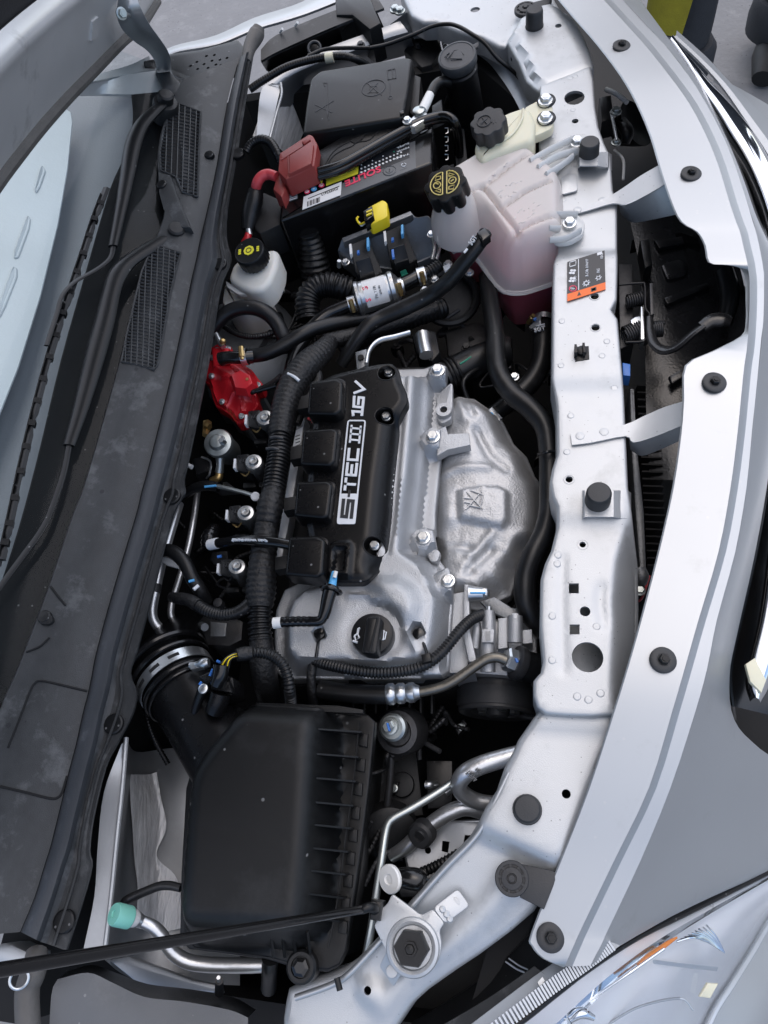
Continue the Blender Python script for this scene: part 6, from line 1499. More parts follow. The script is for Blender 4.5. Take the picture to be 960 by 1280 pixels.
# power steering pump and its pipe
pp = thing('steering_pump', 'cast aluminium pump body with studs beside the crossmember', 'pump', at(630, 800, -.1))
slab('housing', [(588, 778), (612, 772), (650, 775), (672, 785), (672, 838), (640, 846), (588, 842)], .09, 'alu', pp, -.085, bev=.005, r=.006)
tube('stud_tower', [(611, 765, -.05), (611, 785, -.05), (610, 808, -.055), (610, 840, -.06)], [8, 8.5, 9, 9.5], 'alu', pp, n=16)
tube('stud_pin', [(611, 758, -.046), (611, 768, -.048)], 3.5, 'steel', pp)
slab('stud_block', [(602, 786), (618, 786), (617, 803), (602, 803)], .02, 'alu', pp, -.042, bev=.0015); slab('block_window', [(607, 789), (613, 789), (613, 801), (607, 801)], .002, 'ecu', pp, -.0412, bev=0)
slab('block', [(622, 772), (635, 771), (635, 810), (622, 812)], .03, 'alu', pp, -.055, bev=.003)
tube('stud_tower', [(644, 770, -.05), (644, 785, -.052), (644, 803, -.055)], [9, 9.5, 10], 'alu', pp, n=14); tube('white_cap', [(644, 767, -.045), (644, 773, -.046)], 4, 'white', pp)
slab('block', [(653, 787), (665, 786), (666, 804), (653, 805)], .03, 'alu', pp, -.055, bev=.002)
tube('stud_tower', [(596, 778, -.055), (596, 792, -.056), (594, 810, -.06)], [5, 6, 6], 'alu', pp, n=12)
tube('reservoir_port', [(640, 828, -.055), (655, 832, -.06), (672, 836, -.075)], [17, 19, 19], 'black', pp, n=24, k=4)
pd = (at(633, 824, -.045) - at(655, 832, -.055)).normalized()
c = at(640, 826, -.047)
obj('union_ring', *lathe(c, pd, [(.017, -.012), (.018, -.010), (.018, -.004), (.015, -.002), (.012, -.002)], 28), 'darkmetal', pp)
obj('union_nut', *lathe(c, pd, [(.0125, -.004), (.0125, .006), (.0105, .008)], 6), 'steel', pp, 20)
tube('paint_mark', [(645, 823, -.035), (647, 828, -.035)], 1.8, 'blue', pp, n=6)
ph = thing('steering_pipe', 'bronze steel pipe with three silver crimps leading into a black hose', 'pipe', at(520, 865, -.05))
tube('pipe', [(634, 826, -.044), (622, 822, -.043), (608, 824, -.043), (592, 834, -.044), (572, 848, -.045), (556, 857, -.046), (540, 862, -.046), (520, 866, -.046)], 6.5, 'bronze', ph, n=16)
cp = (at(525, 865, -.046) - at(482, 868, -.046)); cl_ = cp.length; cp.normalize(); c0 = at(482, 868, -.046); q = mpp(500, 867, -.046)
obj('crimp', *lathe(c0, cp, [(9 * q, 0), (12 * q, .001)] + [(r_ * q, .001 + cl_ * t) for r_, t in ((13.5, .08), (13.5, .2), (11, .27), (13, .36), (13, .5), (10.5, .57), (12.5, .66), (12.5, .8), (10, .86), (8, .97))], 28), 'steel', ph, 40)
tube('hose', [(486, 868, -.046), (460, 868, -.047), (430, 866, -.048), (400, 862, -.05)], 12, 'hose', ph)
pu = thing('drive_pulley', 'dark pulley with wide belt seen edge-on below the pump', 'pulley', at(622, 880, -.15))
pc0 = at(622, 862, -.135); pr_ = 50 * mpp(622, 862, -.1)
obj('wheel', *lathe(pc0, (0, -1, 0), [(pr_ * .5, -.006), (pr_ * .96, -.004), (pr_, 0), (pr_, .026), (pr_ * .96, .028), (pr_ * .7, .026), (pr_ * .66, .020), (pr_ * .3, .020), (pr_ * .28, .03), (pr_ * .2, .032)], 56), 'pulley', pu, 30)
obj('belt', *lathe(pc0, (0, -1, 0), [(pr_ * 1.04, .003), (pr_ * 1.045, .004), (pr_ * 1.045, .022), (pr_ * 1.04, .023)], 56, None, False), 'rubber', pu)
for a in range(5):
    an = a * 2 * math.pi / 5; obj('bolt', *lathe(pc0 + Vector((math.cos(an) * pr_ * .45, -.02, math.sin(an) * pr_ * .45)), (0, -1, 0), [(.006, 0), (.006, .006), (.004, .007)], 6), 'steel', pu)

# front wiring over the cover
wl_ = thing('front_conduit', 'black corrugated conduit curving along the near edge of the valve cover', 'conduit', at(480, 835, -.02))
tube('conduit', [(394, 826, -.03), (410, 831, -.025), (440, 837, -.02), (475, 841, -.02), (510, 838, -.02), (535, 829, -.02), (555, 812, -.025), (575, 788, -.03), (590, 774, -.04), (604, 768, -.05)], 7, 'hose', wl_, ripple=(.09, .0035))
for l in ([(399, 796, -.024), (397, 808, -.015), (395, 822, -.016)], [(523, 792, -.028), (530, 806, -.018), (534, 818, -.012)]): tube('tie', l, 2.2, 'gloss', wl_, n=8)
for x, y in ((399, 792), (523, 792)): obj('tie_head', *lathe(at(x, y, -.022), (0, 0, 1), [(.006, -.004), (.006, .001), (.003, .002)], 16), 'gloss', wl_)
slab('tie_clip', [(526, 818), (537, 815), (540, 826), (528, 829)], .012, 'black', wl_, -.008, bev=.002)
tube('branch', [(392, 826, -.032), (389, 845, -.035), (390, 865, -.045), (392, 880, -.06)], 6, 'tape', wl_)

# ================================================================== AIR FILTER BOX AND INTAKE
ab = thing('air_filter_box', 'large black air filter box with ribbed side at the near end of the bay', 'air box', at(330, 1030, -.15))
AZ = .03
LO = [(300, 888), (384, 893), (390, 903), (387, 960), (382, 1050), (376, 1120), (372, 1154), (366, 1160), (232, 1156), (224, 1148), (226, 1090), (230, 1040), (234, 990), (241, 960), (262, 930)]
top_ = [v.to_2d() for v in rnd(pts(LO, AZ), .010)]
BO = [(296, 884), (456, 893), (463, 900), (455, 980), (445, 1060), (433, 1140), (425, 1190), (418, 1206), (405, 1212), (380, 1210), (330, 1196), (236, 1184), (224, 1172), (226, 1090), (232, 985), (242, 950)]
bot_ = Z_(BO, -.02)
steps = [at(300, q_, AZ).y for q_ in (1043, 1052)]
axr = at(378, 1020, AZ).x
def za(x, y):
    p = Vector((x, y)); d = sdf(p, top_)
    if d >= 0: z = AZ - .006 * (1 - sst(0, .010, d))
    else: z = AZ - .006 - min(.058, -d * (4.0 if x > axr else 2.6))
    z -= .0008 * math.exp(-((y - steps[0]) / .0015) ** 2) * sst(0, .02, d)
    return ZC + z + .0005 * noise.noise(Vector((x * 12, y * 12, 3)))
obj('lid', *sheet(bot_, za, .0055, (), .002, .012), 'airbox', ab, 50)
slab('flange', [(x + (4 if x > 400 else 0), y + (3 if y > 1150 else 0)) for x, y in BO], .010, 'black', ab, -.036, bev=.002)
slab('base', [(x + (-6 if x > 400 else 2), y) for x, y in BO], .16, 'blackmatt', ab, -.045, bev=.002)
for i, y in enumerate((912, 943, 973, 1003, 1031, 1060, 1088, 1117, 1146)):
    xl = 389 - (y - 900) * .055; xr = 456 - (y - 893) * .11
    A0 = at(xl, y - 1, .018); A1 = at(xr, y + 5, -.026); B0 = at(xl + 14, y + 1, -.012)
    V = []; 
    for s in (-.0008, .0008):
        V += [A0 + Vector((0, s, .002)), A1 + Vector((0, s, .010)), A1 + Vector((0, s, -.012)), at(xl + 8, y, -.02) + Vector((0, s, 0))]
    obj('rib', V, [[0, 1, 2, 3], [4, 5, 6, 7], [0, 1, 5, 4], [1, 2, 6, 5], [2, 3, 7, 6], [3, 0, 4, 7]], 'airbox', ab)
    slab('flange_tooth', [(xr - 5, y + 4), (xr + 6, y + 6), (xr + 5, y + 22), (xr - 6, y + 20)], .006, 'airbox', ab, -.030, bev=.0012)
tube('flange_line', [(449, 903, -.020), (440, 990, -.020), (430, 1060, -.020), (421, 1130, -.020), (410, 1185, -.02)], 1.2, 'black', ab, n=6)
for x in (338, 352, 366, 384): 
    A0, A1 = at(x, 1164, -.0), at(x + 4, 1196, -.03)
    obj('rib', *sweep([A0, A1], .0016, 4), 'airbox', ab)
sw = at(376, 1209, -.024)
obj('screw_boss', *lathe(sw, (0, 0, 1), [(.014, -.02), (.014, -.001), (.012, .001), (.009, .001), (.0085, -.001)], 26), 'black', ab)
obj('screw', *lathe(sw, (0, 0, 1), [(.008, -.002), (.008, .003), (.005, .0042)], 6), 'gloss', ab, 20)
tube('post', [(338, 1198, -.04), (337, 1212, -.05), (336, 1235, -.09)], [11, 10, 10], 'black', ab)
slab('hinge_bar', [(320, 878, -.01), (424, 882, -.01), (454, 887, -.01), (454, 892, -.01), (320, 886, -.01)], .006, 'airbox', ab, bev=.001)
for i in range(8): slab('grille_bar', [(440 + i * 14, 868), (443 + i * 14, 868), (443 + i * 14, 892), (440 + i * 14, 892)], .02, 'blackmatt', ab, -.12, bev=.001)

it = thing('intake_duct', 'black intake tube with bellows and steel band clamp', 'intake duct', at(235, 870, -.08))
k_ = mpp(220, 850, -.04)
def sect(l, rp, m, nm, ripple=None, n=32): return obj(nm, *sweep(crom(pts(l), 6), [v.x for v in crom([Vector((r_ * k_, 0, 0)) for r_ in rp], 6)] if not ripple else rp[0] * k_, n, True, ripple), m, it, 50)
sect([(222, 850, -.050), (238, 876, -.046), (256, 906, -.042), (275, 938, -.036), (292, 965, -.03)], [46, 45, 44, 44, 44], 'cover', 'tube')
sect([(258, 795, -.14), (238, 805, -.115), (222, 822, -.085), (214, 838, -.062), (222, 852, -.05)], [44, 46, 49, 49, 48], 'gloss', 'bellows')
tdx = (at(240, 880, -.046) - at(218, 844, -.053)).normalized()
for px_, rr_, tt in ((214, 50, 3.4), (205, 50, 2.6)):
    pass
for s_, rr_, w_, m_ in ((-.016, 51, .0028, 'gloss'), (-.030, 52, .004, 'gloss'), (.012, 48, .0026, 'gloss'), (.020, 46.5, .002, 'gloss')):
    obj('ridge', *ring(at(222, 852, -.05) + tdx * s_, tdx, rr_ * k_, w_, 48, 8), m_, it)
cb = at(222, 852, -.05) + tdx * -.002
obj('band_clamp', *lathe(cb, tdx, [(49.5 * k_, -.007), (50.5 * k_, -.0068), (50.5 * k_, .0068), (49.5 * k_, .007)], 56, None, False), 'steel', it, 25)
# slots pressed into the band, on its upper side
u_, v_, w_ = frame(tdx)
for a0_ in (-35, -5, 25, 55, 85, 115):
    pth = []
    for j in range(5):
        an = R(a0_ + j * 4)
        pth.append(cb + (Vector((0, 0, 1)) - tdx * tdx.z).normalized() * math.cos(an) * 50.6 * k_ + tdx.cross((Vector((0, 0, 1)) - tdx * tdx.z).normalized()) * math.sin(an) * 50.6 * k_)
    obj('band_slot', *sweep(pth, .0022, 6, True, None, .4), 'void', it)
scw = at(256, 829, -.005)
tube('clamp_screw', [(238, 832, -.008), (247, 831, -.006), (255, 829, -.004), (261, 828, -.004)], [4, 4.5, 7, 6], 'steel', it, k=3)
slab('clamp_block', [(236, 828), (250, 826), (252, 834), (238, 837)], .01, 'steel', it, -.003, bev=.001)
mf = thing('air_flow_sensor', 'black air flow sensor plug with blue marks on the intake tube', 'sensor', at(270, 860, .0))
slab('seat', [(246, 846, .004), (262, 838, .004), (292, 846, .004), (293, 868, .0), (276, 876, .0), (262, 868, .0)], .03, 'cover', mf, bev=.003, r=.004)
tube('screw_pillar', [(254, 861, .008), (248, 876, .0), (243, 891, -.006)], [7, 6, 5], 'cover', mf, k=4); obj('screw', *lathe(at(254, 861, .012), (0, 0, 1), [(.005, -.002), (.005, .001), (.003, .002)], 14), 'steel', mf)
tube('socket', [(276, 866, .004), (272, 880, .0), (268, 890, -.004)], [13, 13, 12], 'cover', mf, n=20, k=4)
tube('plug_body', [(277, 832, .02), (275, 845, .018), (271, 856, .014)], [10, 10, 9], 'gloss', mf, n=16, k=4)
slab('plug_base', [(262, 846, .012), (286, 852, .012), (290, 866, .010), (264, 862, .012)], .01, 'gloss', mf, bev=.002)
for l in ([(266, 836), (262, 845)], [(252, 852), (249, 856)], [(271, 826), (275, 828)]): tube('blue_mark', [(x, y, .016) for x, y in l], 1.7, 'blue', mf, n=6)
for i, m_ in enumerate(('ghost', 'yellow', 'hose', 'ghost', 'yellow', 'hose')): tube('wire', [(276 + i * 2, 830 + i, .02), (282 + i, 823 + i, .022), (290, 818 + i, .02), (297, 816 + i, .016)], 1.2, m_, mf, n=6)
tube('boot', [(296, 819, .016), (306, 817, .012), (316, 816, .01)], [8, 9, 8], 'tape', mf)
tag(tube('sensor_conduit', [(314, 816, .008), (328, 816, .006), (343, 821, .003), (354, 832, .0), (360, 848, -.004), (362, 862, -.01), (364, 880, -.03)], 6.8, 'hose', ripple=(.10, .0035)), 'grey-black corrugated conduit looping from the air flow sensor to the air box', 'conduit')

# ================================================================== HARNESS, INJECTORS, REGULATOR
hn2 = thing('main_harness', 'thick black taped wiring harness running along the intake side', 'harness', at(345, 600, -.03))
tube('taped_run', [(412, 428, -.045), (402, 440, -.03), (386, 454, -.02), (370, 474, -.015), (360, 496, -.012), (354, 520, -.012), (350, 545, -.012)], [11, 14, 17, 17.5, 17, 16.5, 15], 'tape', hn2, n=18, ripple=(.028, .0062))
tube('corrugated_run', [(350, 540, -.012), (349, 565, -.012), (345, 595, -.012), (340, 625, -.012), (336, 650, -.014)], 14, 'hose', hn2, ripple=(.08, .0048), n=18)
tube('taped_run', [(343, 608, -.010), (338, 632, -.010), (334, 655, -.012)], [12, 16.5, 14], 'tape', hn2, n=18, ripple=(.03, .007))
tube('taped_run', [(334, 650, -.014), (331, 680, -.016), (328, 705, -.016), (326, 738, -.02), (325, 760, -.022)], [14, 16, 17, 19, 16], 'tape', hn2, n=18, ripple=(.03, .0065))
tube('corrugated_run', [(326, 750, -.022), (325, 775, -.026), (326, 800, -.03)], 14, 'hose', hn2, ripple=(.10, .006), n=18)
tube('taped_run', [(326, 795, -.03), (328, 825, -.035), (332, 850, -.05), (336, 872, -.08)], [14, 16, 16, 14], 'tape', hn2, n=18)
tube('branch', [(322, 742, -.022), (312, 756, -.022), (296, 766, -.022), (276, 768, -.022), (256, 762, -.022), (244, 754, -.024)], [11, 9.5, 8, 7, 6.8, 7], 'hose', hn2)
for i in range(24):
    t = i / 23; x = 318 - t * 70; y = 748 + 18 * math.sin(t * 2.6)
tube('branch_ribs', [(306, 760, -.022), (292, 767, -.022), (274, 768, -.022), (258, 763, -.022), (246, 756, -.024)], 7.6, 'hose', hn2, ripple=(.07, .0032))
tube('branch_tape', [(248, 757, -.024), (236, 750, -.026), (222, 748, -.03), (214, 746, -.035)], [8.5, 8, 7.5, 6], 'tape', hn2)
tube('branch', [(352, 470, -.03), (336, 482, -.04), (312, 492, -.045)], 4, 'tape', hn2)
tube('branch', [(406, 428, -.05), (440, 420, -.06), (480, 408, -.075), (545, 385, -.09)], 10, 'tape', hn2)
tube('branch', [(378, 450, -.02), (398, 470, -.03), (384, 500, -.03), (370, 530, -.03)], 6, 'tape', hn2)
tube('tie', [(360, 467, .002), (368, 471, .004), (374, 476, .002)], 2, 'print', hn2, n=6)
for x, y in ((346, 548), (341, 562), (330, 676)): tube('tie', [(x - 8, y - 1, .0), (x, y - 2, .002), (x + 8, y, .0)], 2.2, 'ghost', hn2, n=6)
fh = thing('vacuum_hose', 'black hose with white print crossing the harness from the throttle', 'hose', at(310, 680, .0))
tube('hose', [(264, 680, -.03), (280, 678, -.02), (300, 675, -.004), (322, 676, .004), (345, 678, .004), (362, 681, .002)], 6.5, 'gloss', fh)
tube('white_sleeve', [(262, 681, -.03), (272, 679, -.025)], 7, 'print', fh)
text('JTI PUNTERIA TIPO', (291, 677.5, .001), (334, 678.5, .011), .01, .0030, 'print', fh, lift=.0035)
fr3 = thing('fuel_rail', 'aluminium rail with paper labels beside the ignition coils', 'rail', at(365, 590, -.04))
slab('rail', [(372, 520), (382, 522), (372, 590), (362, 650), (352, 700), (342, 698), (352, 640), (362, 580)], .02, 'alu', fr3, -.045, bev=.003)
slab('label', [(370, 538), (379, 533), (376, 552), (368, 564), (365, 563)], .001, 'stickerwhite', fr3, -.0435, bev=0)
for i in range(4): slab('label_line', [(369 + .2 * i, 545 + i * 4), (375, 543 + i * 4), (375, 544 + i * 4), (369 + .2 * i, 546 + i * 4)], .0006, 'stickergrey', fr3, -.0428, bev=0)
for x, y, m_ in ((390, 527, 'pinkred'), (385, 523, 'pinkred'), (378, 576, 'pinkred'), (348, 622, 'skyblue'), (340, 672, 'skyblue')): tube('lead_tip', [(x, y, -.02), (x + 5, y + 2, -.02)], 1.8, m_, fr3, n=6)
for x, y in ((411, 532), (404, 592)): bolt('bolt', x, y, -.02, 3.5, fr3, 'steel')
# injectors: solenoid + coil block
inj = [(331, 522, 'farthest, beside the red regulator'), (317, 577, 'second from the far end'), (307, 641, 'third from the far end'), (296, 708, 'nearest, above the intake bellows')]
for x, y, w_ in inj:
    t = thing('gas_injector', 'silver gas injector with black coil, ' + w_, 'injector', at(x, y, -.06), 'gas injectors along the intake')
    jd = (at(x, y, -.01) - at(x + 8, y + 18, -.05)).normalized(); c = at(x, y, -.022); q = mpp(x, y, -.02)
    obj('solenoid', *lathe(c, jd, [(9.5 * q, -.04), (9.5 * q, -.014), (11.5 * q, -.013), (11.5 * q, -.003), (10 * q, 0), (6.5 * q, .0005), (6 * q, .003), (5 * q, .0042), (3.2 * q, .0042), (3 * q, .0018), (.0001, .0018)], 30, None, False), 'steel', t, 35)
    slab('coil', [(x - 22, y - 9), (x - 6, y - 11), (x - 3, y + 8), (x - 8, y + 14), (x - 21, y + 11)], .03, 'black', t, -.028, bev=.003, r=.003)
    text('60', (x - 17, y + 2), (x - 9, y + .5), -.028, .0055, 'ghost', t, lift=.001)
    slab('white_tab', [(x - 25, y - 4), (x - 22, y - 4), (x - 23, y + 8), (x - 26, y + 8)], .01, 'print', t, -.03, bev=.0008)
    tube('wire', [(x - 16, y + 14, -.035), (x - 10, y + 18, -.035), (x - 5, y + 12, -.03)], 1.2, 'brass' if y < 700 else 'hose', t, n=6)
    slab('rail_joint', [(x - 14, y + 26), (x + 2, y + 25), (x + 3, y + 32), (x - 14, y + 33)], .02, 'black', t, -.05, bev=.002)
    slab('rail_joint', [(x + 6, y + 25), (x + 20, y + 26), (x + 20, y + 32), (x + 6, y + 32)], .02, 'black', t, -.05, bev=.002)
tag(slab('sensor_plug', [(264, 690), (284, 688), (286, 703), (268, 706), (262, 700)], .02, 'black', None, -.05, bev=.002), 'small black sensor plug with blue mark above the nearest injector', 'connector')
tag(tube('purge_elbow', [(268, 662, -.06), (262, 672, -.045), (258, 684, -.045)], [8, 10, 7], 'gloss', None, ripple=(.06, .006)), 'black ribbed elbow at the end of the printed hose', 'elbow')
tag(tube('paint_mark_plug', [(272, 696, -.029), (277, 695, -.029)], 2, 'blue', None, n=6), 'blue paint mark on the small sensor plug', 'paint mark')

rg = thing('gas_regulator', 'bright red gas pressure regulator with zinc screws by the cowl', 'regulator', at(290, 485, -.06))
RO = [(262, 436), (272, 430), (286, 432), (289, 440), (288, 452), (302, 455), (312, 461), (320, 472), (326, 479), (325, 487), (319, 490), (320, 504), (313, 514), (306, 519), (304, 526), (296, 526), (288, 516), (276, 508), (270, 505), (266, 495), (262, 478), (256, 474), (256, 466), (260, 456)]
ro_ = Z_(RO, -.045); cen_ = at(298, 478, -.03).to_2d()
hexp = Z_([(287, 467), (300, 461), (314, 468), (318, 479), (308, 488), (293, 486)], -.02)
spk = [pts(l, -.03) for l in ([(276, 470), (290, 472)], [(290, 490), (277, 503)], [(300, 488), (298, 520)], [(312, 486), (318, 492)], [(296, 463), (286, 452)])]
def zg(x, y):
    p = Vector((x, y)); d = sdf(p, ro_)
    z = -.048 + .006 * sst(0, .003, d) + .012 * sst(.005, .030, d)
    z += .006 * sst(-.0035, .0015, sdf(p, hexp))
    for l in spk: z += .0032 * math.exp(-(seg_d(p, l) / .0020) ** 2)
    return ZC + z
obj('cover', *sheet(ro_, zg, .0024, (), .002, .018), 'redpaint', rg, 30)
obj('body', *prism([Vector((p.x, p.y, ZC - .072)) for p in shrink(ro_, -.004)], .05, .002), 'ecu', rg)
for x, y in ((264.5, 470), (277.5, 502), (302, 520), (322, 481), (266, 447), (271.5, 437.5), (285, 436), (273, 455)): bolt('screw', x, y, -.040, 3.2, rg, 'steel', flange=1.25)
slab('outlet_block', [(264, 434), (286, 434), (286, 452), (266, 458)], .012, 'redpaint', rg, -.034, bev=.003)
slab('hexagon_boss', [(289, 468), (300, 462.5), (312, 468.5), (315.5, 478.5), (307, 486), (294, 484)], .012, 'redpaint', rg, -.012, bev=.0015, flare=.004)
tube('outlet_elbow', [(276, 449, -.02), (284, 447, -.018), (300, 447, -.02), (316, 446, -.025)], [9, 8, 8, 8.5], 'gloss', rg, ripple=None)
clamp(306, 446, -.02, at(320, 444, -.02) - at(295, 448, -.02), .0105, .004, rg, scr=(0, -.4, 1))
obj('brass_plug', *lathe(at(309, 474, -.0118), (.1, 0, 1), [(.002, -.002), (.002, .0008)], 10), 'brass', rg)
tube('vacuum_pipe', [(311, 492, -.025), (322, 488, -.02), (345, 482, -.02)], 3.2, 'gloss', rg, n=8)
tube('breather', [(270, 418, -.03), (275, 428, -.03), (279, 434, -.028)], [3.5, 4, 3], 'steel', rg); obj('breather_tip', *lathe(at(278, 426, -.025), (.5, -.8, .4), [(.004, 0), (.0045, .004), (.002, .006)], 10), 'brass', rg)
gvv = thing('gas_shutoff_valve', 'round zinc gas shut-off valve with brass elbow below the regulator', 'valve', at(272, 560, -.08))
vd = Vector((.12, -.25, 1)).normalized(); c = at(273, 554, -.03); q = mpp(273, 554, -.03)
obj('bowl', *lathe(c, vd, [(15 * q, -.05), (17 * q, -.04), (17 * q, -.005), (18.5 * q, -.004), (18.5 * q, 0), (17 * q, .003), (11 * q, .0045), (8 * q, .009), (3 * q, .0105), (.0001, .0105)], 40, None, False), 'zinc', gvv, 30)
obj('nut', *lathe(at(279, 552, -.018), vd, [(4.5 * q, -.002), (4.5 * q, .006), (3.6 * q, .007)], 6), 'steel', gvv, 20); obj('nut_stem', *lathe(at(279, 552, -.012), vd, [(2.2 * q, 0), (2, .0), (2 * q, .006)][::2], 12), 'steel', gvv)
slab('coil', [(240, 572), (262, 568), (264, 588), (244, 594)], .04, 'black', gvv, -.05, bev=.004)
tube('wire_frame', [(252, 571, -.045), (263, 577, -.045), (262, 592, -.045), (258, 598, -.05)], 1.3, 'steel', gvv, n=6)
tube('outlet', [(275, 572, -.045), (275, 582, -.05), (274, 590, -.055)], [6, 5, 6], 'zinc', gvv, n=10)
tube('brass_elbow', [(274, 587, -.055), (273, 597, -.058), (264, 601, -.06)], [5, 5.5, 4.5], 'brass', gvv, n=8)
tube('brass_inlet', [(259, 529, -.06), (258, 537, -.055), (256, 544, -.05)], [6, 5, 3.5], 'brass', gvv, n=6, k=3)
tube('brass_union', [(262, 534, -.05), (258, 532, -.05)], 5, 'brass', gvv, n=6)
tube('nozzle', [(232, 580, -.05), (240, 584, -.05)], 3, 'white', gvv)
bh = thing('brake_line', 'blue-marked black hose joining a thin steel pipe end near the harness', 'hose', at(270, 605, -.05))
tube('hose', [(232, 617, -.06), (244, 610, -.05), (258, 607, -.045), (273, 609, -.045)], 6.5, 'hose', bh)
tube('pipe_end', [(272, 608, -.042), (290, 612, -.04), (306, 616, -.038), (318, 620, -.036)], 3, 'zinc', bh, n=8)
obj('plastic_cap', *lathe(at(319, 620.5, -.032), (.2, -.3, 1), [(.0055, -.004), (.0055, 0), (.004, .001), (.0001, .0006)], 18, None, False), 'print', bh)
tube('blue_mark', [(256, 608.5, -.038), (270, 607, -.037)], 1.6, 'skyblue', bh, n=6)
# pipes by the cowl
p1_ = thing('heater_pipes', 'two bare steel pipes running down beside the cowl', 'pipes', at(215, 720, -.1))
tube('pipe', [(224, 630, -.07), (214, 662, -.06), (203, 700, -.055), (195, 735, -.055), (190, 765, -.06), (196, 782, -.065), (214, 793, -.075), (240, 802, -.09)], 6.2, 'pipe', p1_, n=16)
tube('pipe', [(247, 615, -.09), (242, 650, -.085), (234, 690, -.085), (222, 730, -.085), (214, 758, -.085), (216, 774, -.09), (232, 786, -.1)], 4.2, 'pipe', p1_, n=14)
tube('rubber_band', [(194.5, 731, -.054), (193, 741, -.054)], 7.6, 'rubber', p1_)
slab('bracket', [(203, 695), (216, 697), (224, 704), (222, 710), (208, 706), (202, 702)], .004, 'white', p1_, -.045, bev=.001)
tag(tube('coolant_bypass_hose', [(205, 688, -.035), (216, 690, -.03), (230, 702, -.03), (240, 722, -.035), (250, 738, -.045), (258, 752, -.06)], 9, 'hose'), 'black bent hose with white paint mark crossing the steel pipes', 'hose')
tag(tube('hose_paint_mark', [(242, 737, -.022), (248, 732, -.024)], 2.4, 'print', None, n=8), 'white paint mark on the bent hose by the steel pipes', 'paint mark')
tag(tube('blue_hose_mark', [(236, 727, -.02), (243, 725, -.021)], 1.8, 'skyblue', None, n=8), 'blue paint mark on the bent hose by the steel pipes', 'paint mark')
tb = thing('throttle', 'grey throttle body housing in the dark behind the intake bellows', 'throttle body', at(270, 790, -.12))
slab('housing', [(244, 780), (254, 768), (290, 770), (304, 776), (302, 800), (286, 808), (254, 806)], .08, 'darkmetal', tb, -.075, bev=.004)
slab('cover', [(262, 776), (284, 778), (282, 796), (262, 796)], .01, 'ecu', tb, -.072, bev=.003)
tube('boss', [(252, 782, -.07), (256, 784, -.06)], 5, 'ecu', tb)
obj('port', *lathe(at(272, 753, -.06), (0, 0, 1), [(.0055, -.01), (.0055, 0), (.004, .001)], 18), 'ghost', tb)
tag(tube('thin_conduit', [(180, 880, -.08), (186, 905, -.08), (196, 930, -.09), (210, 955, -.1)], 3.4, 'hose', ripple=(.08, .0035), n=8), 'thin corrugated conduit hanging beside the intake tube', 'conduit')

# ================================================================== FRONT HOSES
uh = thing('radiator_hose', 'long thick black radiator hose snaking beside the crossmember', 'radiator hose', at(660, 560, -.06))
tube('hose', [(609, 345, -.08), (612, 372, -.07), (618, 410, -.06), (620, 440, -.055), (624, 468, -.05), (640, 492, -.05), (662, 510, -.05), (680, 532, -.05), (686, 560, -.05), (687, 600, -.05), (686, 640, -.05), (679, 668, -.05), (665, 695, -.05), (657, 720, -.055), (657, 748, -.06), (666, 772, -.07), (680, 790, -.085)], [10, 11, 11.5, 12, 12.5, 13, 13, 13, 13, 13, 13, 13, 13, 13.5, 14, 13, 12], 'hose', uh, n=20)
tube('tie', [(673, 568, -.04), (684, 565, -.03), (698, 563, -.04)], 2, 'gloss', uh, n=8)
bhz = thing('bottom_tank_hose', 'black hose with white lettering and clamp below the coolant tank', 'hose', at(665, 440, -.12))
tube('hose', [(681, 400, -.105), (679, 420, -.1), (678, 440, -.1), (674, 460, -.1), (662, 480, -.1), (640, 500, -.1), (622, 514, -.1), (606, 524, -.1)], [13, 13, 12.5, 12.5, 12.5, 12, 11, 10], 'hose', bhz, n=20)
clamp(680, 402, -.1, at(681, 395, -.10) - at(679, 420, -.1), 14 * mpp(680, 402, -.1), .004, bhz, scr=(-1, 0, .4))
slab('clamp_ear', [(668, 402, -.085), (674, 390, -.082), (677, 392, -.082), (676, 404, -.083), (664, 411, -.09), (661, 408, -.09)], .004, 'steel', bhz, bev=.001)
tube('blue_dot', [(667, 400, -.081), (670, 398, -.081)], 2, 'blue', bhz, n=6)
text('SGT', (668, 416, -.086), (682, 412.5, -.083), -.08, .0065, 'print', bhz, lift=.002, bold=.02)
obj('print_line', *sweep(pts([(670, 407.5, -.083), (681, 405, -.081)]), .0010, 5), 'print', bhz); obj('print_line', *sweep(pts([(675.5, 406, -.082), (675, 401, -.081)]), .0010, 5), 'print', bhz)
slab('lower_clamp', [(609, 514), (615, 508), (628, 522), (621, 530)], .012, 'steel', bhz, -.085, bev=.001); tube('clamp_mark', [(614, 516, -.084), (618, 521, -.084)], 1.6, 'skyblue', bhz, n=6)
tank_out = thing('thermostat_hose', 'wide dark hose with green line entering the engine end', 'hose', at(585, 455, -.12))
tube('hose', [(556, 472, -.1), (575, 462, -.1), (600, 450, -.1), (630, 440, -.11)], 20, 'hose', tank_out, n=24)
for x, y in ((562, 469), (566, 467), (571, 465)): obj('ridge', *ring(at(x, y, -.1), at(600, 450, -.1) - at(562, 469, -.1), 20.5 * mpp(x, y, -.1), .002, 32), 'hose', tank_out)
tube('green_line', [(575, 455, -.079), (583, 450, -.079), (589, 446, -.079)], 1.2, 'green', tank_out, n=6)
ehb = thing('engine_end_housing', 'dark cast housing with bolts at the far end of the engine', 'housing', at(560, 430, -.15))
slab('housing', [(556, 415), (596, 400), (640, 420), (640, 460), (590, 470), (560, 450)], .08, 'darkmetal', ehb, -.12, bev=.006)
bolt('bolt', 583, 434, -.115, 5, ehb, 'darkmetal'); bolt('bolt', 643, 471, -.1, 4.5, ehb, 'steel')
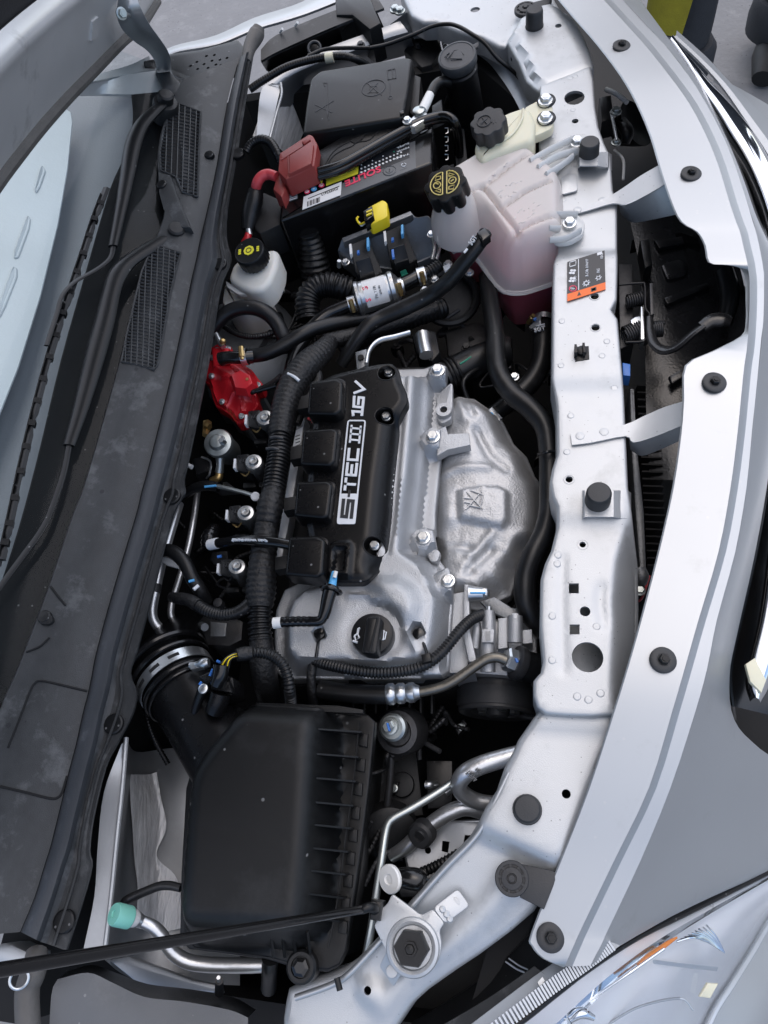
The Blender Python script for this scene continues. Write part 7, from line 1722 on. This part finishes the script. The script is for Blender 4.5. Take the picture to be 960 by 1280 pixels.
tube('ignition_barrel', [(528, 418, -.05), (530, 430, -.05), (533, 444, -.05)], [9, 9, 9], 'steel', ehb, n=16)
slab('barrel_housing', [(514, 418), (526, 410), (545, 414), (550, 440), (540, 452), (520, 440)], .04, 'black', ehb, -.07, bev=.004)
slab('bracket', [(444, 440), (458, 436), (460, 456), (446, 462)], .004, 'ecu', ehb, -.025, bev=.001)
tube('bracket_hook', [(458, 455, -.02), (462, 438, -.02), (474, 426, -.022), (494, 421, -.025), (512, 416, -.03)], 2.6, 'steel', ehb, squash=1.5)
obj('bracket_hole', *lathe(at(451, 447, -.0235), (0, 0, 1), [(.004, -.001), (.004, .0012)], 14), 'void', ehb)
tr = thing('throttle_ring', 'black round housing with zinc screws under the crossing hose', 'housing', at(560, 375, -.15))
obj('ring', *ring(at(562, 372, -.1), (.1, -.3, 1), .038, .006, 40), 'black', tr); obj('disc', *lathe(at(562, 372, -.11), (.1, -.3, 1), [(.038, 0), (.02, .006), (.01, .006)], 32), 'blackmatt', tr)
tag(slab('white_bracket', [(553, 333), (562, 328), (563, 334), (556, 339)], .003, 'print', None, -.045, bev=.001), 'small white bracket beside the crossing coolant hose', 'bracket')
pl_ = thing('ribbed_pipe', 'dark ribbed pipe passing under the crossing coolant hose', 'pipe', at(500, 400, -.1))
tube('pipe', [(425, 438, -.09), (450, 425, -.09), (480, 412, -.09), (520, 396, -.09), (556, 384, -.1)], 12, 'hose', pl_, ripple=(.06, .006), n=16)

# ================================================================== NEAR CORNER: A/C PIPES, ROD, MOUNT
em = thing('engine_mount', 'grey engine mount with flanged bolt beside the air box', 'engine mount', at(492, 915, -.12))
obj('bush', *lathe(at(496, 915, -.075), (-.1, -.2, 1), [(.025, -.04), (.025, -.006), (.022, 0), (.016, .001), (.014, -.003)], 32), 'darkmetal', em)
obj('washer', *lathe(at(491, 909, -.065), (-.15, -.2, 1), [(.0145, -.006), (.0145, .002), (.012, .004)], 28), 'zinc', em)
bolt('bolt', 487, 908, -.058, 8, em, 'zinc', ax=(-.15, -.2, 1)); tube('blue_mark', [(484, 904, -.050), (487, 914, -.050)], 1.5, 'blue', em, n=6)
slab('arm', [(462, 902), (478, 900), (484, 930), (498, 944), (490, 948), (474, 930)], .03, 'darkmetal', em, -.09, bev=.004)
tube('strut', [(489, 944, -.1), (488, 970, -.11), (485, 1000, -.12), (483, 1024, -.13)], 5, 'darkmetal', em)
gbx = thing('gearbox_casing', 'dark gearbox casing with cast number low beside the air box', 'gearbox', at(480, 980, -.2))
slab('casing', [(458, 930), (520, 930), (530, 1020), (450, 1030)], .1, 'blackmatt', gbx, -.16, bev=.005)
text('832', (480, 966), (464, 966), -.16, .012, 'cowl', gbx, bold=.02)
slab('cover', [(532, 950), (566, 950), (566, 1010), (534, 1012)], .08, 'black', gbx, -.14, bev=.004)
tube('screw', [(532, 981, -.11), (538, 981, -.11), (546, 980, -.12)], [5, 4.5, 4], 'steel', gbx); tube('ring', [(556, 990, -.12), (562, 985, -.12)], 7, 'steel', gbx)
obj('plug', *lathe(at(503, 981, -.155), (0, 0, 1), [(.014, 0), (.013, .004), (.008, .005)], 24), 'blackmatt', gbx)
obj('round_cover', *lathe(at(488, 1044, -.13), (.2, -.5, 1), [(.03, -.02), (.03, 0), (.026, .003), (.01, .004)], 32), 'blackmatt', gbx)
ap = thing('aircon_pipe', 'fat aluminium air-conditioning pipe bent in a loop with printed numbers', 'pipe', at(600, 970, -.08))
tube('loop', [(662, 940, -.05), (645, 944, -.05), (622, 950, -.05), (600, 957, -.05), (583, 966, -.052), (574, 978, -.06), (577, 990, -.07), (592, 1000, -.08), (612, 1004, -.085), (630, 1002, -.09)], [11, 11.5, 11.5, 11.5, 11.5, 11, 10.5, 10, 9.5, 9], 'pipe', ap, n=24)
text('44957', (598, 973, -.041), (586, 962, -.041), -.04, .0055, 'stickergrey', ap, lift=.003)
text('1211', (603, 967, -.041), (597, 960, -.041), -.04, .0035, 'stickergrey', ap, lift=.003)
tube('second_pipe', [(640, 1018, -.10), (612, 1018, -.10), (585, 1010, -.095), (565, 1014, -.095), (545, 1026, -.10), (525, 1042, -.105), (508, 1058, -.11), (490, 1070, -.12)], [8, 8.5, 9.5, 10, 10, 9.5, 9, 8], 'pipe', ap, n=20)
obj('rubber_ring', *lathe(at(524, 1046, -.09), (-.25, -.45, .8), [(.0135, -.014), (.0135, -.002), (.011, .001), (.005, .001), (.0045, -.003)], 28), 'rubber', ap)
tube('mount', [(530, 1038, -.095), (524, 1046, -.09)], 9, 'rubber', ap)
ar = thing('bent_steel_rod', 'thin zinc pipe bent round past the prop rod pivot', 'pipe', at(480, 1060, -.06))
tube('pipe', [(568, 977, -.07), (545, 992, -.065), (515, 1010, -.06), (493, 1022, -.057), (485, 1030, -.056), (481, 1046, -.055), (476, 1080, -.05), (470, 1120, -.05), (464, 1160, -.05), (458, 1192, -.055)], 5, 'zinc', ar, n=14, k=5)
wp = thing('inner_wing_plate', 'grey pressed panel with holes low behind the near end panel', 'panel', at(560, 1060, -.15))
wo = pts([(520, 1050), (545, 1030), (600, 1028), (620, 1040), (600, 1066), (560, 1100), (515, 1095), (508, 1070)], -.125)
obj('panel', *sheet([v.to_2d() for v in wo], lambda x, y: ZC - .125 + .004 * noise.noise(Vector((x * 20, y * 20, 0))), .008, [circ(535, 1063, -.125, 4), [at(x, y, -.125).to_2d() for x, y in ((553, 1051), (562, 1052), (560, 1066), (552, 1064))], [at(x, y, -.125).to_2d() for x, y in ((581, 1044), (592, 1044), (588, 1056), (579, 1056))]], .003, .03, .004), 'apron', wp)
tag(tube('fender_conduit', [(524, 1092, -.09), (540, 1085, -.085), (558, 1076, -.08), (575, 1066, -.08)], 6, 'hose', ripple=(.10, .004)), 'corrugated black conduit tucked behind the near panel lip', 'conduit')
pn = thing('white_push_pin', 'round white plastic push pin in a black elbow near the bracket', 'push pin', at(490, 1100, -.04))
obj('disc', *lathe(at(487, 1099, -.035), (-.5, -.2, .8), [(.0125, -.003), (.013, 0), (.012, .0015), (.005, .002), (.004, .0005), (.0001, .001)], 32, None, False), 'white', pn)
tube('elbow', [(492, 1098, -.045), (506, 1098, -.04), (520, 1100, -.04), (528, 1104, -.042)], [10, 13, 14, 13], 'gloss', pn)
slab('elbow_skirt', [(494, 1104), (512, 1096), (534, 1104), (522, 1122), (500, 1122)], .03, 'black', pn, -.035, bev=.004)
tag(tube('drain_hose', [(446, 1010, -.12), (452, 1050, -.11), (450, 1090, -.1), (440, 1140, -.1)], 9, 'blackmatt'), 'dark hose standing in shadow beside the ribbed air box', 'hose')
svp = thing('service_port', 'mint green air-conditioning service cap on an aluminium pipe', 'service port', at(150, 1145, -.03))
sd_ = (at(141, 1144, .0) - at(168, 1150, -.02)).normalized()
c = at(149, 1144, -.012); q = mpp(149, 1144, -.012)
obj('cap', *lathe(c, sd_, [(12.5 * q, -.012), (13.5 * q, -.011), (13.5 * q, .004), (12.5 * q, .006), (5 * q, .0062), (4.5 * q, .0048), (.0001, .005)], 40, lambda a, h: 1 + .012 * math.cos(20 * a), False), 'mint', svp, 30)
obj('collar', *lathe(c - sd_ * .012, sd_, [(8 * q, -.008), (10 * q, -.006), (11 * q, 0), (9 * q, .002)], 28), 'white', svp)
tube('fitting', [(163, 1148, -.026), (170, 1149, -.03), (178, 1152, -.034)], [9, 9.5, 7], 'pipe', svp, n=8)
tube('pipe', [(176, 1151, -.034), (192, 1159, -.038), (203, 1170, -.042), (208, 1180, -.045), (218, 1192, -.05), (235, 1202, -.055), (260, 1206, -.06), (300, 1207, -.065), (335, 1206, -.07)], [7, 8, 8, 8, 8.5, 9, 9, 9, 9], 'pipe', svp, n=18)
tube('second_pipe', [(152, 1130, -.05), (160, 1124, -.045), (180, 1115, -.045), (198, 1108, -.045), (212, 1107, -.045), (226, 1110, -.045)], [4, 5.5, 5.5, 5.5, 5.5, 5], 'darkmetal', svp, n=14)

# dim clutter low in the gaps: leads, pipes and small brackets
lw_ = thing('lower_loom', 'tangle of thin dark leads and small brackets low in the shadows of the bay', 'wiring', at(480, 700, -.3))
random.seed(11)
for x0, y0, x1, y1, n_ in ((560, 380, 700, 560, 9), (230, 600, 340, 800, 10), (300, 280, 420, 420, 7), (470, 880, 690, 960, 9), (560, 60, 680, 180, 6), (440, 960, 540, 1120, 6), (640, 560, 700, 800, 4), (400, 380, 560, 450, 6)):
    for i in range(n_):
        p = [(random.uniform(x0, x1), random.uniform(y0, y1), random.uniform(-.19, -.10))]
        for j in range(3): p.append((p[-1][0] + random.uniform(-34, 34), p[-1][1] + random.uniform(-34, 34), p[-1][2] + random.uniform(-.02, .02)))
        tube('lead', p, random.uniform(1.6, 4.2), random.choice(['hose', 'hose', 'tape', 'darkmetal', 'ghost']), lw_, n=8, ripple=(.08, .0045) if random.random() < .35 else None)
    for i in range(max(2, n_ // 2)):
        x, y, z, a = random.uniform(x0, x1), random.uniform(y0, y1), random.uniform(-.20, -.13), random.uniform(0, 3)
        w_, h_ = random.uniform(7, 18), random.uniform(5, 12)
        slab('small_bracket', [(x + math.cos(a + q_) * (w_ if k_ % 2 else h_), y + math.sin(a + q_) * (w_ if k_ % 2 else h_)) for k_, q_ in enumerate((.4, 1.2, 3.5, 4.4))], .02, random.choice(['darkmetal', 'black', 'ecu']), lw_, z, bev=.0015)
        if i % 2: bolt('small_bolt', x, y, z + .002, 3.6, lw_, random.choice(['darkmetal', 'zinc']))
